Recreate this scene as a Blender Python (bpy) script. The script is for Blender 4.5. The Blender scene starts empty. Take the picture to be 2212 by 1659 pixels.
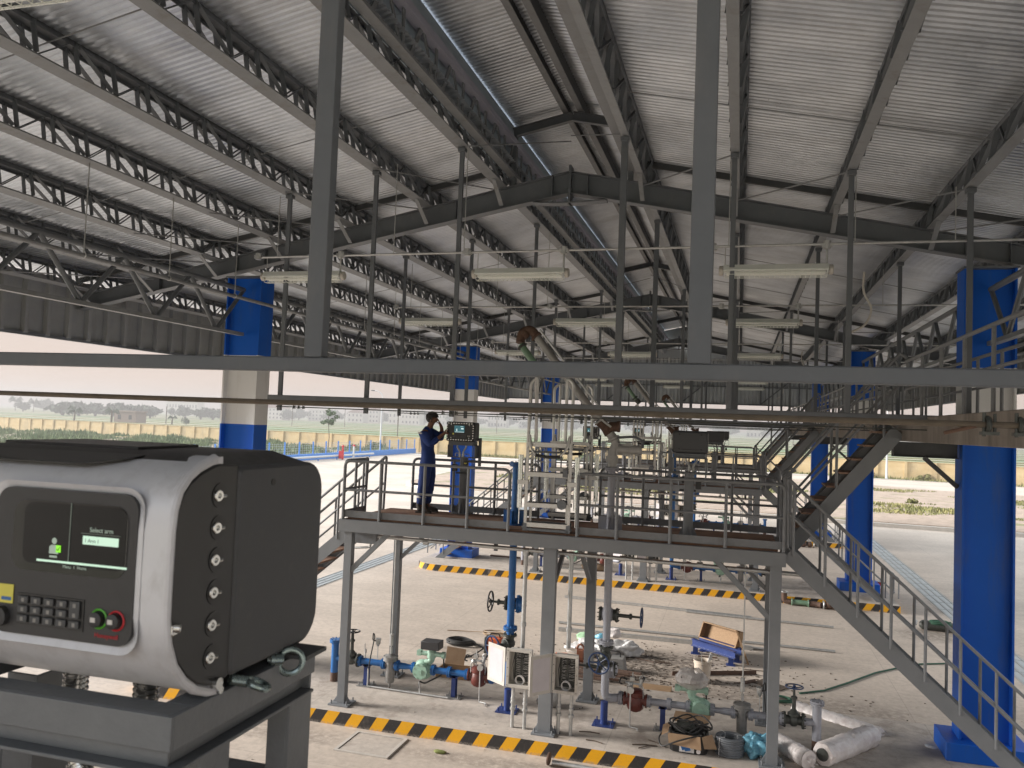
import bpy, bmesh, math, random
from mathutils import Vector, Matrix, Quaternion
R = math.radians
rnd = random.Random(7)
scene = bpy.context.scene

# ---------------------------------------------------------------- camera
YAW, PITCH, ROLL, FPX = R(15.743), R(2.718), R(2.214), 1756.0 / 2212.0
fwd = Vector((-math.sin(YAW) * math.cos(PITCH), math.cos(YAW) * math.cos(PITCH), math.sin(PITCH)))
r0 = Vector((math.cos(YAW), math.sin(YAW), 0)); u0 = r0.cross(fwd)
cr = r0 * math.cos(ROLL) + u0 * math.sin(ROLL); cu = -r0 * math.sin(ROLL) + u0 * math.cos(ROLL)
cam = bpy.data.cameras.new('camera'); camo = bpy.data.objects.new('camera', cam)
scene.collection.objects.link(camo); scene.camera = camo
cam.sensor_width = 36; cam.lens = 36 * FPX; cam.clip_start = 0.05; cam.clip_end = 6000
M = Matrix((cr, cu, -fwd)).transposed().to_4x4(); M.translation = (0, 0, 4.67); camo.matrix_world = M
cam.dof.use_dof = True; cam.dof.focus_distance = 12.5; cam.dof.aperture_fstop = 12

# ---------------------------------------------------------------- light
SUN_EL, SUN_AZ = R(19), R(-98)          # azimuth measured from +Y towards +X
w = bpy.data.worlds.new('World'); scene.world = w; w.use_nodes = True
nt = w.node_tree; nt.nodes.clear()
out = nt.nodes.new('ShaderNodeOutputWorld'); bg = nt.nodes.new('ShaderNodeBackground')
sky = nt.nodes.new('ShaderNodeTexSky'); sky.sky_type = 'NISHITA'; sky.sun_disc = False
sky.sun_elevation = SUN_EL; sky.sun_rotation = SUN_AZ
sky.air_density = 1.0; sky.dust_density = 8.0; sky.ozone_density = 1.0; sky.altitude = 10
# thin even overcast: most of the blue is washed out of the sky
hsv = nt.nodes.new('ShaderNodeHueSaturation'); hsv.inputs['Saturation'].default_value = 0.35
tcw = nt.nodes.new('ShaderNodeTexCoord'); sxw = nt.nodes.new('ShaderNodeSeparateXYZ'); rmp = nt.nodes.new('ShaderNodeValToRGB')
nt.links.new(tcw.outputs['Generated'], sxw.inputs[0]); nt.links.new(sxw.outputs[2], rmp.inputs[0])
rmp.color_ramp.elements[0].position = 0.0; rmp.color_ramp.elements[0].color = (0.97, 0.70, 0.54, 1)
rmp.color_ramp.elements[1].position = 0.45; rmp.color_ramp.elements[1].color = (1.70, 1.85, 2.0, 1)
e_ = rmp.color_ramp.elements.new(0.10); e_.color = (0.86, 0.73, 0.655, 1)
gain = nt.nodes.new('ShaderNodeVectorMath'); gain.operation = 'SCALE'; gain.inputs['Scale'].default_value = 7.6
nt.links.new(rmp.outputs[0], gain.inputs[0])
mx = nt.nodes.new('ShaderNodeMix'); mx.data_type = 'RGBA'; mx.inputs[0].default_value = 0.965
bg.inputs['Strength'].default_value = 0.055
nt.links.new(sky.outputs[0], hsv.inputs['Color']); nt.links.new(hsv.outputs[0], mx.inputs[6]); nt.links.new(gain.outputs[0], mx.inputs[7])
nt.links.new(mx.outputs[2], bg.inputs[0]); nt.links.new(bg.outputs[0], out.inputs[0])
sl = bpy.data.lights.new('sun', 'SUN'); sl.energy = 4.5; sl.angle = R(20); sl.color = (1.0, 0.95, 0.90)
so = bpy.data.objects.new('sun', sl); scene.collection.objects.link(so)
sd = Vector((math.sin(SUN_AZ) * math.cos(SUN_EL), math.cos(SUN_AZ) * math.cos(SUN_EL), math.sin(SUN_EL)))
so.rotation_euler = sd.to_track_quat('Z', 'Y').to_euler()
scene.view_settings.view_transform = 'Standard'; scene.view_settings.look = 'None'
scene.view_settings.gamma = 1; scene.view_settings.exposure = 1.18
cy = scene.cycles
cy.use_denoising = True; cy.max_bounces = 7; cy.diffuse_bounces = 5; cy.glossy_bounces = 3
cy.transmission_bounces = 4; cy.volume_bounces = 0; cy.sample_clamp_indirect = 6
cy.caustics_reflective = False; cy.caustics_refractive = False
try: cy.denoising_prefilter = 'ACCURATE'
except Exception: pass

# ---------------------------------------------------------------- materials
MATS = {}
def mat(name, col, rough=0.6, metal=0.0, col2=None, nscale=6.0, namt=0.5, bump=0.0, bscale=40.0, spec=None,
        trans=0.0, emit=None, estr=0.0, stretch=(1, 1, 1), alpha=None, coat=0.0):
    if name in MATS: return MATS[name]
    m = bpy.data.materials.new(name); m.use_nodes = True; t = m.node_tree
    b = t.nodes['Principled BSDF']; b.inputs['Base Color'].default_value = (*col, 1)
    b.inputs['Roughness'].default_value = rough; b.inputs['Metallic'].default_value = metal
    if spec is not None: b.inputs['Specular IOR Level'].default_value = spec
    if trans: b.inputs['Transmission Weight'].default_value = trans
    if coat: b.inputs['Coat Weight'].default_value = coat
    if alpha is not None: b.inputs['Alpha'].default_value = alpha
    if emit: b.inputs['Emission Color'].default_value = (*emit, 1); b.inputs['Emission Strength'].default_value = estr
    if col2 or bump:
        tc = t.nodes.new('ShaderNodeTexCoord'); mp = t.nodes.new('ShaderNodeMapping')
        mp.inputs['Scale'].default_value = stretch; t.links.new(tc.outputs['Object'], mp.inputs[0])
    if col2:
        n = t.nodes.new('ShaderNodeTexNoise'); n.inputs['Scale'].default_value = nscale; n.inputs['Detail'].default_value = 8
        n.inputs['Roughness'].default_value = 0.65
        cr_ = t.nodes.new('ShaderNodeValToRGB'); lo = 0.5 - 0.28 * (1.1 - namt); hi = 0.5 + 0.28 * (1.1 - namt)
        cr_.color_ramp.elements[0].position = lo; cr_.color_ramp.elements[1].position = hi
        cr_.color_ramp.elements[0].color = (*col, 1); cr_.color_ramp.elements[1].color = (*col2, 1)
        t.links.new(mp.outputs[0], n.inputs[0]); t.links.new(n.outputs[0], cr_.inputs[0]); t.links.new(cr_.outputs[0], b.inputs['Base Color'])
        rr = t.nodes.new('ShaderNodeMapRange'); rr.inputs[3].default_value = max(0.05, rough - 0.08); rr.inputs[4].default_value = min(1, rough + 0.12)
        t.links.new(n.outputs[0], rr.inputs[0]); t.links.new(rr.outputs[0], b.inputs['Roughness'])
    if bump:
        n2 = t.nodes.new('ShaderNodeTexNoise'); n2.inputs['Scale'].default_value = bscale; n2.inputs['Detail'].default_value = 5
        bp = t.nodes.new('ShaderNodeBump'); bp.inputs['Strength'].default_value = bump; bp.inputs['Distance'].default_value = 0.02
        t.links.new(mp.outputs[0], n2.inputs[0]); t.links.new(n2.outputs[0], bp.inputs['Height']); t.links.new(bp.outputs[0], b.inputs['Normal'])
    MATS[name] = m; return m

G = lambda v: (v, v, v)
mat('steel', (0.110, 0.123, 0.138), 0.48, 0, (0.142, 0.155, 0.170), 3, 0.3, 0.05, 60)
mat('steel_light', (0.20, 0.213, 0.225), 0.5, 0, (0.25, 0.263, 0.275), 5, 0.3)
mat('steel_dark', (0.052, 0.056, 0.061), 0.55, 0, (0.080, 0.084, 0.088), 5, 0.4)
mat('rail', (0.15, 0.16, 0.172), 0.42, 0, (0.19, 0.20, 0.21), 9, 0.4)
mat('galv', (0.42, 0.43, 0.42), 0.42, 0.75, (0.56, 0.56, 0.55), 14, 0.5, 0.04, 80)
mat('alu', (0.50, 0.495, 0.47), 0.35, 0.6, (0.62, 0.615, 0.59), 6, 0.4)
mat('blue_col', (0.004, 0.095, 0.48), 0.5, 0, (0.006, 0.11, 0.54), 2, 0.2, 0.03, 30, spec=.25)
mat('white_col', (0.70, 0.71, 0.71), 0.5, 0, (0.76, 0.77, 0.77), 2, 0.3)
mat('blue_pipe', (0.015, 0.105, 0.33), 0.35, 0, (0.02, 0.15, 0.42), 8, 0.4, 0.05, 60)
mat('blue_support', (0.012, 0.034, 0.155), 0.4, 0, (0.02, 0.045, 0.19), 8, 0.4)
mat('grey_pipe', (0.30, 0.31, 0.35), 0.4, 0, (0.36, 0.37, 0.41), 8, 0.4, 0.05, 60)
mat('valve_grey', (0.20, 0.20, 0.19), 0.5, 0.2, (0.28, 0.27, 0.26), 12, 0.6, 0.1, 50)
mat('valve_dark', (0.05, 0.055, 0.05), 0.45, 0.3, (0.085, 0.09, 0.08), 15, 0.6, 0.1, 50)
mat('wheel_blue', (0.015, 0.035, 0.10), 0.4, 0, (0.02, 0.05, 0.14), 20, 0.4)
mat('wheel_black', (0.02, 0.02, 0.022), 0.4)
mat('mint', (0.30, 0.47, 0.37), 0.38, 0, (0.36, 0.54, 0.43), 10, 0.4, 0.05, 50)
mat('red_valve', (0.10, 0.018, 0.012), 0.42, 0, (0.14, 0.028, 0.018), 12, 0.5, 0.08, 50)
mat('rust', (0.075, 0.042, 0.03), 0.75, 0, (0.13, 0.075, 0.05), 15, 0.6, 0.2, 50)
mat('deck', (0.18, 0.085, 0.05), 0.8, 0, (0.28, 0.17, 0.11), 2.2, 0.6, 0.15, 60)
mat('chrome', (0.62, 0.62, 0.60), 0.2, 0.95)
mat('black', (0.012, 0.012, 0.013), 0.4)
mat('black_rubber', (0.02, 0.02, 0.02), 0.55)
mat('box_dark', (0.030, 0.030, 0.032), 0.5, 0, (0.040, 0.040, 0.042), 60, 0.3, 0.04, 300)
mat('box_side', (0.052, 0.055, 0.060), 0.5, 0, (0.060, 0.063, 0.068), 60, 0.3, 0.04, 300)
mat('box_black', (0.0145, 0.0148, 0.0155), 0.35, 0, (0.019, 0.0193, 0.02), 60, 0.3, 0.03, 300)
mat('silver', (0.60, 0.61, 0.65), 0.38, 0.2, (0.63, 0.64, 0.67), 60, 0.2, 0.02, 400)
mat('panel_cream', (0.52, 0.495, 0.45), 0.45)
mat('panel_white', (0.50, 0.47, 0.49), 0.5, 0, (.56, .53, .55), 6, .4); mat('vent_trim', (.40, .40, .48), .45, 0, (.46, .46, .54), 3, .4)
mat('lamp_white', (0.74, 0.78, 0.74), 0.35, 0, (0.82, 0.84, 0.80), 8, 0.4)
mat('tube', (0.85, 0.87, 0.82), 0.3, 0.0)
mat('plastic_clear', (0.85, 0.85, 0.84), 0.15, 0, trans=0.85)
mat('plastic_film', (0.62, 0.58, 0.55), 0.25, 0, (0.82, 0.80, 0.78), 14, 0.6, 0.5, 18, alpha=0.55)
mat('sheet', (0.50, 0.54, 0.59), 0.30, 0.75, (0.68, 0.72, 0.77), 1.1, 0.6, 0.5, 3.0)
mat('fascia', (0.27, 0.285, 0.29), 0.5, 0.1, (0.33, 0.345, 0.35), 2, 0.4)
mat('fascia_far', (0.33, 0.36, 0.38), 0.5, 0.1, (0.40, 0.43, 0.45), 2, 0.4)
mat('translucent', (0.42, 0.50, 0.56), 0.5, 0, (0.50, 0.58, 0.64), 2, 0.4)  # opaque; pale colour stands in for daylight passing through the vent panels
mat('concrete_beam', (0.20, 0.175, 0.155), 0.85, 0, (0.30, 0.27, 0.24), 2.5, 0.6, 0.25, 40, stretch=(1, 1, 0.5))
mat('kerb_con', (0.42, 0.39, 0.35), 0.85, 0, (0.52, 0.48, 0.43), 3, 0.5, 0.2, 30)
mat('wood', (0.27, 0.165, 0.085), 0.75, 0, (0.38, 0.25, 0.14), 6, 0.5, 0.1, 40, stretch=(1, 8, 8))
mat('cardboard', (0.30, 0.19, 0.11), 0.8, 0, (0.37, 0.25, 0.15), 8, 0.4)
mat('bag_white', (0.58, 0.57, 0.56), 0.5, 0, (0.72, 0.71, 0.70), 12, 0.5, 0.9, 14)
mat('bag_blue', (0.10, 0.30, 0.42), 0.4, 0, (0.16, 0.40, 0.52), 12, 0.5, 0.5, 25)
mat('bag_green', (0.30, 0.48, 0.30), 0.5)
mat('film_roll', (0.66, 0.60, 0.58), 0.3, 0, (0.80, 0.76, 0.74), 9, 0.6, 0.6, 22)
mat('bucket', (0.66, 0.58, 0.48), 0.5, 0, (0.56, 0.48, 0.40), 10, 0.5)
mat('orange', (0.52, 0.10, 0.03), 0.45)
mat('red', (0.50, 0.02, 0.03), 0.4)
mat('green_ring', (0.10, 0.42, 0.04), 0.4)
mat('yellow_label', (0.66, 0.60, 0.10), 0.5)
mat('cloth_blue', (0.016, 0.040, 0.17), 0.85, 0, (0.026, 0.060, 0.24), 14, 0.5, 0.4, 30)
mat('skin', (0.20, 0.095, 0.06), 0.6)
mat('hair', (0.012, 0.010, 0.009), 0.6, 0, (0.02, 0.017, 0.015), 80, 0.5, 0.5, 120)
mat('boot', (0.03, 0.022, 0.016), 0.6)
mat('reflective', (0.62, 0.60, 0.58), 0.4)
mat('wall_yellow', (0.50, 0.37, 0.19), 0.85, 0, (0.58, 0.46, 0.27), 0.5, 0.5, 0.1, 3, stretch=(1, 1, 2.5))
mat('low_blue', (0.05, 0.22, 0.62), 0.5)
mat('fence_wire', (0.42, 0.46, 0.52), 0.5, 0.3)
mat('lamp_pole', (0.55, 0.57, 0.58), 0.5)
mat('lamp_head', (0.10, 0.10, 0.10), 0.5)
mat('leaf', (0.045, 0.095, 0.03), 0.7, 0, (0.085, 0.15, 0.05), 2, 0.6)
mat('leaf_dark', (0.03, 0.055, 0.03), 0.8, 0, (0.055, 0.085, 0.045), 0.1, 0.6)
mat('weed', (0.075, 0.125, 0.045), 0.9, 0, (0.15, 0.19, 0.085), 0.35, 0.7)
mat('weed_dry', (0.16, 0.17, 0.06), 0.85, 0, (0.26, 0.24, 0.10), 0.5, 0.7)
mat('bark', (0.10, 0.08, 0.06), 0.9)
mat('house', (0.45, 0.42, 0.38), 0.9, 0, (0.55, 0.52, 0.48), 0.2, 0.5)
mat('house_roof', (0.20, 0.10, 0.08), 0.9)
mat('glass_dark', (0.03, 0.035, 0.04), 0.2)
mat('rope_green', (0.03, 0.10, 0.06), 0.7)
mat('rope_tan', (0.30, 0.21, 0.13), 0.8)
mat('stone', (0.42, 0.37, 0.31), 0.9, 0, (0.52, 0.46, 0.39), 8, 0.5, 0.3, 30)
mat('paint_purple', (0.10, 0.03, 0.16), 0.4)
mat('drain_metal', (0.36, 0.38, 0.38), 0.5, 0.6)
mat('debris', (0.07, 0.05, 0.035), 0.9, 0, (0.13, 0.10, 0.075), 10, 0.5)

def grime(name, dcol, amt, scale=3.0, streak=(1, 1, .25), lo=.52, hi=.72, rust=None):
    """adds blotches and run marks of dirt to a paint"""
    t = MATS[name].node_tree; b = t.nodes['Principled BSDF']; g = t.nodes.new('ShaderNodeNewGeometry'); mp = t.nodes.new('ShaderNodeMapping'); mp.inputs['Scale'].default_value = streak
    n = t.nodes.new('ShaderNodeTexNoise'); n.inputs['Scale'].default_value = scale; n.inputs['Detail'].default_value = 9; n.inputs['Roughness'].default_value = .7
    r_ = t.nodes.new('ShaderNodeMapRange'); r_.inputs[1].default_value = lo; r_.inputs[2].default_value = hi; r_.inputs[4].default_value = amt
    m = t.nodes.new('ShaderNodeMix'); m.data_type = 'RGBA'; t.links.new(g.outputs['Position'], mp.inputs[0]); t.links.new(mp.outputs[0], n.inputs[0]); t.links.new(n.outputs[0], r_.inputs[0]); t.links.new(r_.outputs[0], m.inputs[0])
    bc = b.inputs['Base Color']
    if bc.links: t.links.new(bc.links[0].from_socket, m.inputs[6])
    else: m.inputs[6].default_value = bc.default_value
    m.inputs[7].default_value = (*dcol, 1); t.links.new(m.outputs[2], bc)
grime('blue_col', (.10, .13, .20), .45, 4.0, (1, 1, .12)); grime('blue_col', (.30, .28, .26), .5, 30, (1, 1, 1), .66, .72)
grime('white_col', (.42, .40, .37), .3, 4.0, (1, 1, .12)); grime('steel', (.18, .18, .18), .55, 5, (1, 1, .4)); grime('steel_light', (.13, .11, .09), .5, 5, (1, 1, .4)); grime('rail', (.12, .09, .07), .5, 9, (1, 1, 1), .55, .7)
grime('fascia', (.16, .14, .12), .6, 3, (1, 1, .15)); grime('sheet', (.26, .26, .26), .4, .8, (.35, 1.6, 1), .5, .7); grime('wall_yellow', (.25, .21, .15), .6, .7, (1, 1, .3), .5, .7)
grime('blue_pipe', (.10, .07, .05), .5, 16, (1, 1, 1), .58, .68); grime('grey_pipe', (.14, .12, .10), .5, 12, (1, 1, 1), .58, .7); grime('mint', (.12, .13, .10), .5, 18, (1, 1, 1), .56, .7); grime('red_valve', (.06, .035, .03), .6, 18, (1, 1, 1), .52, .68)
grime('silver', (.34, .33, .33), .35, 25, (1, 1, .5), .5, .7); grime('box_side', (.11, .105, .10), .35, 35, (1, 1, 1), .55, .75); grime('panel_cream', (.30, .27, .23), .5, 12, (1, 1, .5), .52, .72)
grime('deck', (.10, .08, .07), .6, 5, (1, 1, 1), .5, .65); grime('concrete_beam', (.09, .08, .075), .6, 3, (1, 1, .12), .48, .65)

# ---------------------------------------------------------------- mesh builder
class MB:
    def __init__(s): s.v = []; s.f = []
    def quadbox(s, P):
        b = len(s.v); s.v += [Vector(p) for p in P]
        for q in ((0, 3, 2, 1), (4, 5, 6, 7), (0, 1, 5, 4), (1, 2, 6, 5), (2, 3, 7, 6), (3, 0, 4, 7)): s.f.append([b + i for i in q])
        return s
    def box(s, x0, x1, y0, y1, z0, z1):
        if x0 > x1: x0, x1 = x1, x0
        if y0 > y1: y0, y1 = y1, y0
        if z0 > z1: z0, z1 = z1, z0
        return s.quadbox([(x0, y0, z0), (x1, y0, z0), (x1, y1, z0), (x0, y1, z0), (x0, y0, z1), (x1, y0, z1), (x1, y1, z1), (x0, y1, z1)])
    def beam(s, a, b, w, h, up=(0, 0, 1)):
        a, b = Vector(a), Vector(b); d = (b - a).normalized(); up = Vector(up)
        sd_ = d.cross(up)
        if sd_.length < 1e-4: sd_ = d.cross(Vector((0, 1, 0)))
        sd_.normalize(); u = sd_.cross(d); x = sd_ * w / 2; y = u * h / 2
        return s.quadbox([a - x - y, a + x - y, b + x - y, b - x - y, a - x + y, a + x + y, b + x + y, b - x + y])
    def ibeam(s, a, b, w, h, t=0.012, up=(0, 0, 1)):
        a, b = Vector(a), Vector(b); d = (b - a).normalized(); sd_ = d.cross(Vector(up)).normalized(); u = sd_.cross(d)
        s.beam(a + u * (h / 2 - t / 2), b + u * (h / 2 - t / 2), w, t, up); s.beam(a - u * (h / 2 - t / 2), b - u * (h / 2 - t / 2), w, t, up)
        return s.beam(a, b, t * .7, h - 2 * t, up)
    def tube(s, pts, r, n=10, cap=True, closed=False):
        pts = [Vector(p) for p in pts]; m = len(pts); b0 = len(s.v); rs = r if isinstance(r, (list, tuple)) else [r] * m
        prev = None
        for i, p in enumerate(pts):
            if closed: d = pts[(i + 1) % m] - pts[i - 1]
            elif i == 0: d = pts[1] - p
            elif i == m - 1: d = p - pts[i - 1]
            else: d = (pts[i + 1] - p).normalized() + (p - pts[i - 1]).normalized()
            d = d.normalized() if d.length > 1e-9 else Vector((0, 0, 1))
            if prev is None:
                a = Vector((0, 0, 1)) if abs(d.z) < .9 else Vector((1, 0, 0)); x = d.cross(a).normalized()
            else:
                x = prev - d * prev.dot(d); x = x.normalized() if x.length > 1e-6 else d.cross(Vector((0, 0, 1))).normalized()
            prev = x; y = d.cross(x)
            for k in range(n):
                t = 2 * math.pi * k / n; s.v.append(p + (x * math.cos(t) + y * math.sin(t)) * rs[i])
        rng = m if closed else m - 1
        for i in range(rng):
            for k in range(n):
                i2 = (i + 1) % m
                s.f.append([b0 + i * n + k, b0 + i * n + (k + 1) % n, b0 + i2 * n + (k + 1) % n, b0 + i2 * n + k])
        if cap and not closed:
            s.f.append([b0 + k for k in range(n)][::-1]); s.f.append([b0 + (m - 1) * n + k for k in range(n)])
        return s
    def cyl(s, a, b, r, r2=None, n=20): return s.tube([a, b], [r, r if r2 is None else r2], n)
    def lathe(s, prof, o, ax=(0, 0, 1), n=24):
        o = Vector(o); ax = Vector(ax).normalized(); a = Vector((0, 0, 1)) if abs(ax.z) < .9 else Vector((1, 0, 0))
        x = ax.cross(a).normalized(); y = ax.cross(x); b0 = len(s.v)
        for r, h in prof:
            for k in range(n):
                t = 2 * math.pi * k / n; s.v.append(o + ax * h + (x * math.cos(t) + y * math.sin(t)) * max(r, 1e-4))
        for i in range(len(prof) - 1):
            for k in range(n): s.f.append([b0 + i * n + k, b0 + i * n + (k + 1) % n, b0 + (i + 1) * n + (k + 1) % n, b0 + (i + 1) * n + k])
        s.f.append([b0 + k for k in range(n)][::-1]); s.f.append([b0 + (len(prof) - 1) * n + k for k in range(n)])
        return s
    def ring(s, c, ax, Rr, r, n=28, m=8):
        c = Vector(c); ax = Vector(ax).normalized(); a = Vector((0, 0, 1)) if abs(ax.z) < .9 else Vector((1, 0, 0))
        x = ax.cross(a).normalized(); y = ax.cross(x)
        return s.tube([c + (x * math.cos(2 * math.pi * k / n) + y * math.sin(2 * math.pi * k / n)) * Rr for k in range(n)], r, m, closed=True)
    def bolts(s, c, ax, Rr, r, h, n=8):
        c = Vector(c); ax = Vector(ax).normalized(); a = Vector((0, 0, 1)) if abs(ax.z) < .9 else Vector((1, 0, 0))
        x = ax.cross(a).normalized(); y = ax.cross(x)
        for k in range(n):
            t = 2 * math.pi * (k + .5) / n; p = c + (x * math.cos(t) + y * math.sin(t)) * Rr; s.tube([p - ax * h, p + ax * h], r, 6)
        return s
    def flange(s, c, ax, Rr, t=0.022, gap=0.006, nb=8):
        c = Vector(c); ax = Vector(ax).normalized()
        s.cyl(c - ax * (t + gap / 2), c - ax * gap / 2, Rr); s.cyl(c + ax * gap / 2, c + ax * (t + gap / 2), Rr); s.cyl(c - ax * gap, c + ax * gap, Rr * .72)
        return s.bolts(c, ax, Rr * .8, Rr * .09, t + gap + Rr * .13, nb)
    def sphere(s, c, r, n=16, sc=(1, 1, 1)):
        prof = []; c = Vector(c); b0 = len(s.v); m = n // 2
        for i in range(m + 1):
            a = -math.pi / 2 + math.pi * i / m; prof.append((max(math.cos(a) * r, 1e-4), math.sin(a) * r))
        s.lathe(prof, (0, 0, 0), (0, 0, 1), n)
        for i in range(b0, len(s.v)): v = s.v[i]; s.v[i] = Vector((v.x * sc[0], v.y * sc[1], v.z * sc[2])) + c
        return s
    def poly(s, pts, d):
        """prism: polygon pts (3-D, planar) extruded by vector d"""
        b = len(s.v); n = len(pts); d = Vector(d); s.v += [Vector(p) for p in pts] + [Vector(p) + d for p in pts]
        s.f.append(list(range(b, b + n))[::-1]); s.f.append(list(range(b + n, b + 2 * n)))
        for i in range(n): j = (i + 1) % n; s.f.append([b + i, b + j, b + n + j, b + n + i])
        return s
    def quad(s, a, b, c, d):
        k = len(s.v); s.v += [Vector(a), Vector(b), Vector(c), Vector(d)]; s.f.append([k, k + 1, k + 2, k + 3]); return s
    def build(s, name, m, parent=None, smooth=True, bevel=0.0, ang=35, org=(0, 0, 0)):
        org = Vector(org)
        if parent is not None:
            p = parent
            while p is not None: org = org + p.location; p = p.parent
        me = bpy.data.meshes.new(name); me.from_pydata([tuple(v - org) for v in s.v], [], s.f)
        bm = bmesh.new(); bm.from_mesh(me); bmesh.ops.recalc_face_normals(bm, faces=bm.faces); bm.to_mesh(me); bm.free()
        me.materials.append(MATS[m] if isinstance(m, str) else m)
        if smooth:
            me.polygons.foreach_set('use_smooth', [True] * len(me.polygons)); me.set_sharp_from_angle(angle=R(ang))
        o = bpy.data.objects.new(name, me); scene.collection.objects.link(o)
        if parent is not None: o.parent = parent
        else: o.location = org
        if bevel:
            bv = o.modifiers.new('bevel', 'BEVEL'); bv.width = bevel; bv.segments = 2; bv.limit_method = 'ANGLE'; bv.angle_limit = R(40); bv.harden_normals = False
        return o

def loose(mb, name, m, parent, **kw):
    """one object per connected piece"""
    n = len(mb.v); pa = list(range(n))
    def fd(a):
        while pa[a] != a: pa[a] = pa[pa[a]]; a = pa[a]
        return a
    for f in mb.f:
        r_ = fd(f[0])
        for q in f[1:]: pa[fd(q)] = r_
    gr = {}
    for f in mb.f: gr.setdefault(fd(f[0]), []).append(f)
    o = None
    for fs in gr.values():
        ids = sorted({i for f in fs for i in f}); mp = {i: k for k, i in enumerate(ids)}; b = MB(); b.v = [mb.v[i] for i in ids]; b.f = [[mp[i] for i in f] for f in fs]; o = b.build(name, m, parent, **kw)
    return o
def thing(name, label, cat, loc=(0, 0, 0), group=None):
    o = bpy.data.objects.new(name, None); scene.collection.objects.link(o); o.location = loc
    o.empty_display_size = .1; o['label'] = label; o['category'] = cat
    if group: o['group'] = group
    return o
def tag(o, label, cat, group=None):
    o['label'] = label; o['category'] = cat
    if group: o['group'] = group
    return o
def struct(o, kind='structure'): o['kind'] = kind; return o
KIDS = {}
def dup(root, off, label, group=None, rz=None):
    def cp(o, par):
        c = o.copy(); scene.collection.objects.link(c); c.parent = par
        for ch in list(o.children): cp(ch, c)
        return c
    r_ = cp(root, None); r_.location = root.location + Vector(off)
    if rz is not None: r_.rotation_euler.z = rz
    r_['label'] = label
    if group: r_['group'] = group
    return r_
def arc(c, ra, rb, a0, a1, n=8):
    c = Vector(c); ra = Vector(ra); rb = Vector(rb)
    return [c + ra * math.cos(a0 + (a1 - a0) * i / n) + rb * math.sin(a0 + (a1 - a0) * i / n) for i in range(n + 1)]
def bend(pts, r=0.08, n=5):
    """round the corners of a polyline"""
    pts = [Vector(p) for p in pts]; o = [pts[0]]
    for i in range(1, len(pts) - 1):
        a, b, c = pts[i - 1], pts[i], pts[i + 1]; d1 = (a - b); d2 = (c - b)
        k = min(r, d1.length * .45, d2.length * .45); p = b + d1.normalized() * k; q = b + d2.normalized() * k
        for j in range(n + 1):
            t = j / n; o.append(p * (1 - t) ** 2 + b * 2 * t * (1 - t) + q * t * t)
    o.append(pts[-1]); return o
ORD = ['first', 'second', 'third', 'fourth', 'fifth', 'sixth', 'seventh', 'eighth']
# ================================================================ ground, roads, fields
def nd(t, ty, **k):
    n = t.nodes.new(ty)
    for a, b in k.items(): setattr(n, a, b)
    return n
def math_(t, op, a, b=None, c=None):
    n = nd(t, 'ShaderNodeMath', operation=op)
    for i, v in enumerate((a, b, c)):
        if v is None: continue
        if isinstance(v, (int, float)): n.inputs[i].default_value = v
        else: t.links.new(v, n.inputs[i])
    return n.outputs[0]
def mix_(t, f, a, b, mode='MIX'):
    n = nd(t, 'ShaderNodeMix', data_type='RGBA', blend_type=mode)
    for i, v in ((0, f), (6, a), (7, b)):
        if isinstance(v, (int, float)): n.inputs[i].default_value = v
        elif isinstance(v, tuple): n.inputs[i].default_value = (*v, 1)
        else: t.links.new(v, n.inputs[i])
    return n.outputs[2]
def noise_(t, vec, sc, det=6, rough=.6):
    n = nd(t, 'ShaderNodeTexNoise'); n.inputs['Scale'].default_value = sc; n.inputs['Detail'].default_value = det
    n.inputs['Roughness'].default_value = rough; t.links.new(vec, n.inputs[0]); return n.outputs[0]
def smooth_(t, v, a, b):
    n = nd(t, 'ShaderNodeMapRange', interpolation_type='SMOOTHSTEP'); t.links.new(v, n.inputs[0])
    n.inputs[1].default_value = a; n.inputs[2].default_value = b; return n.outputs[0]
def world_coords(t, stretch=(1, 1, 1)):
    g = nd(t, 'ShaderNodeNewGeometry'); mp = nd(t, 'ShaderNodeMapping'); mp.inputs['Scale'].default_value = stretch
    t.links.new(g.outputs['Position'], mp.inputs[0]); return g.outputs['Position'], mp.outputs[0]

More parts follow.
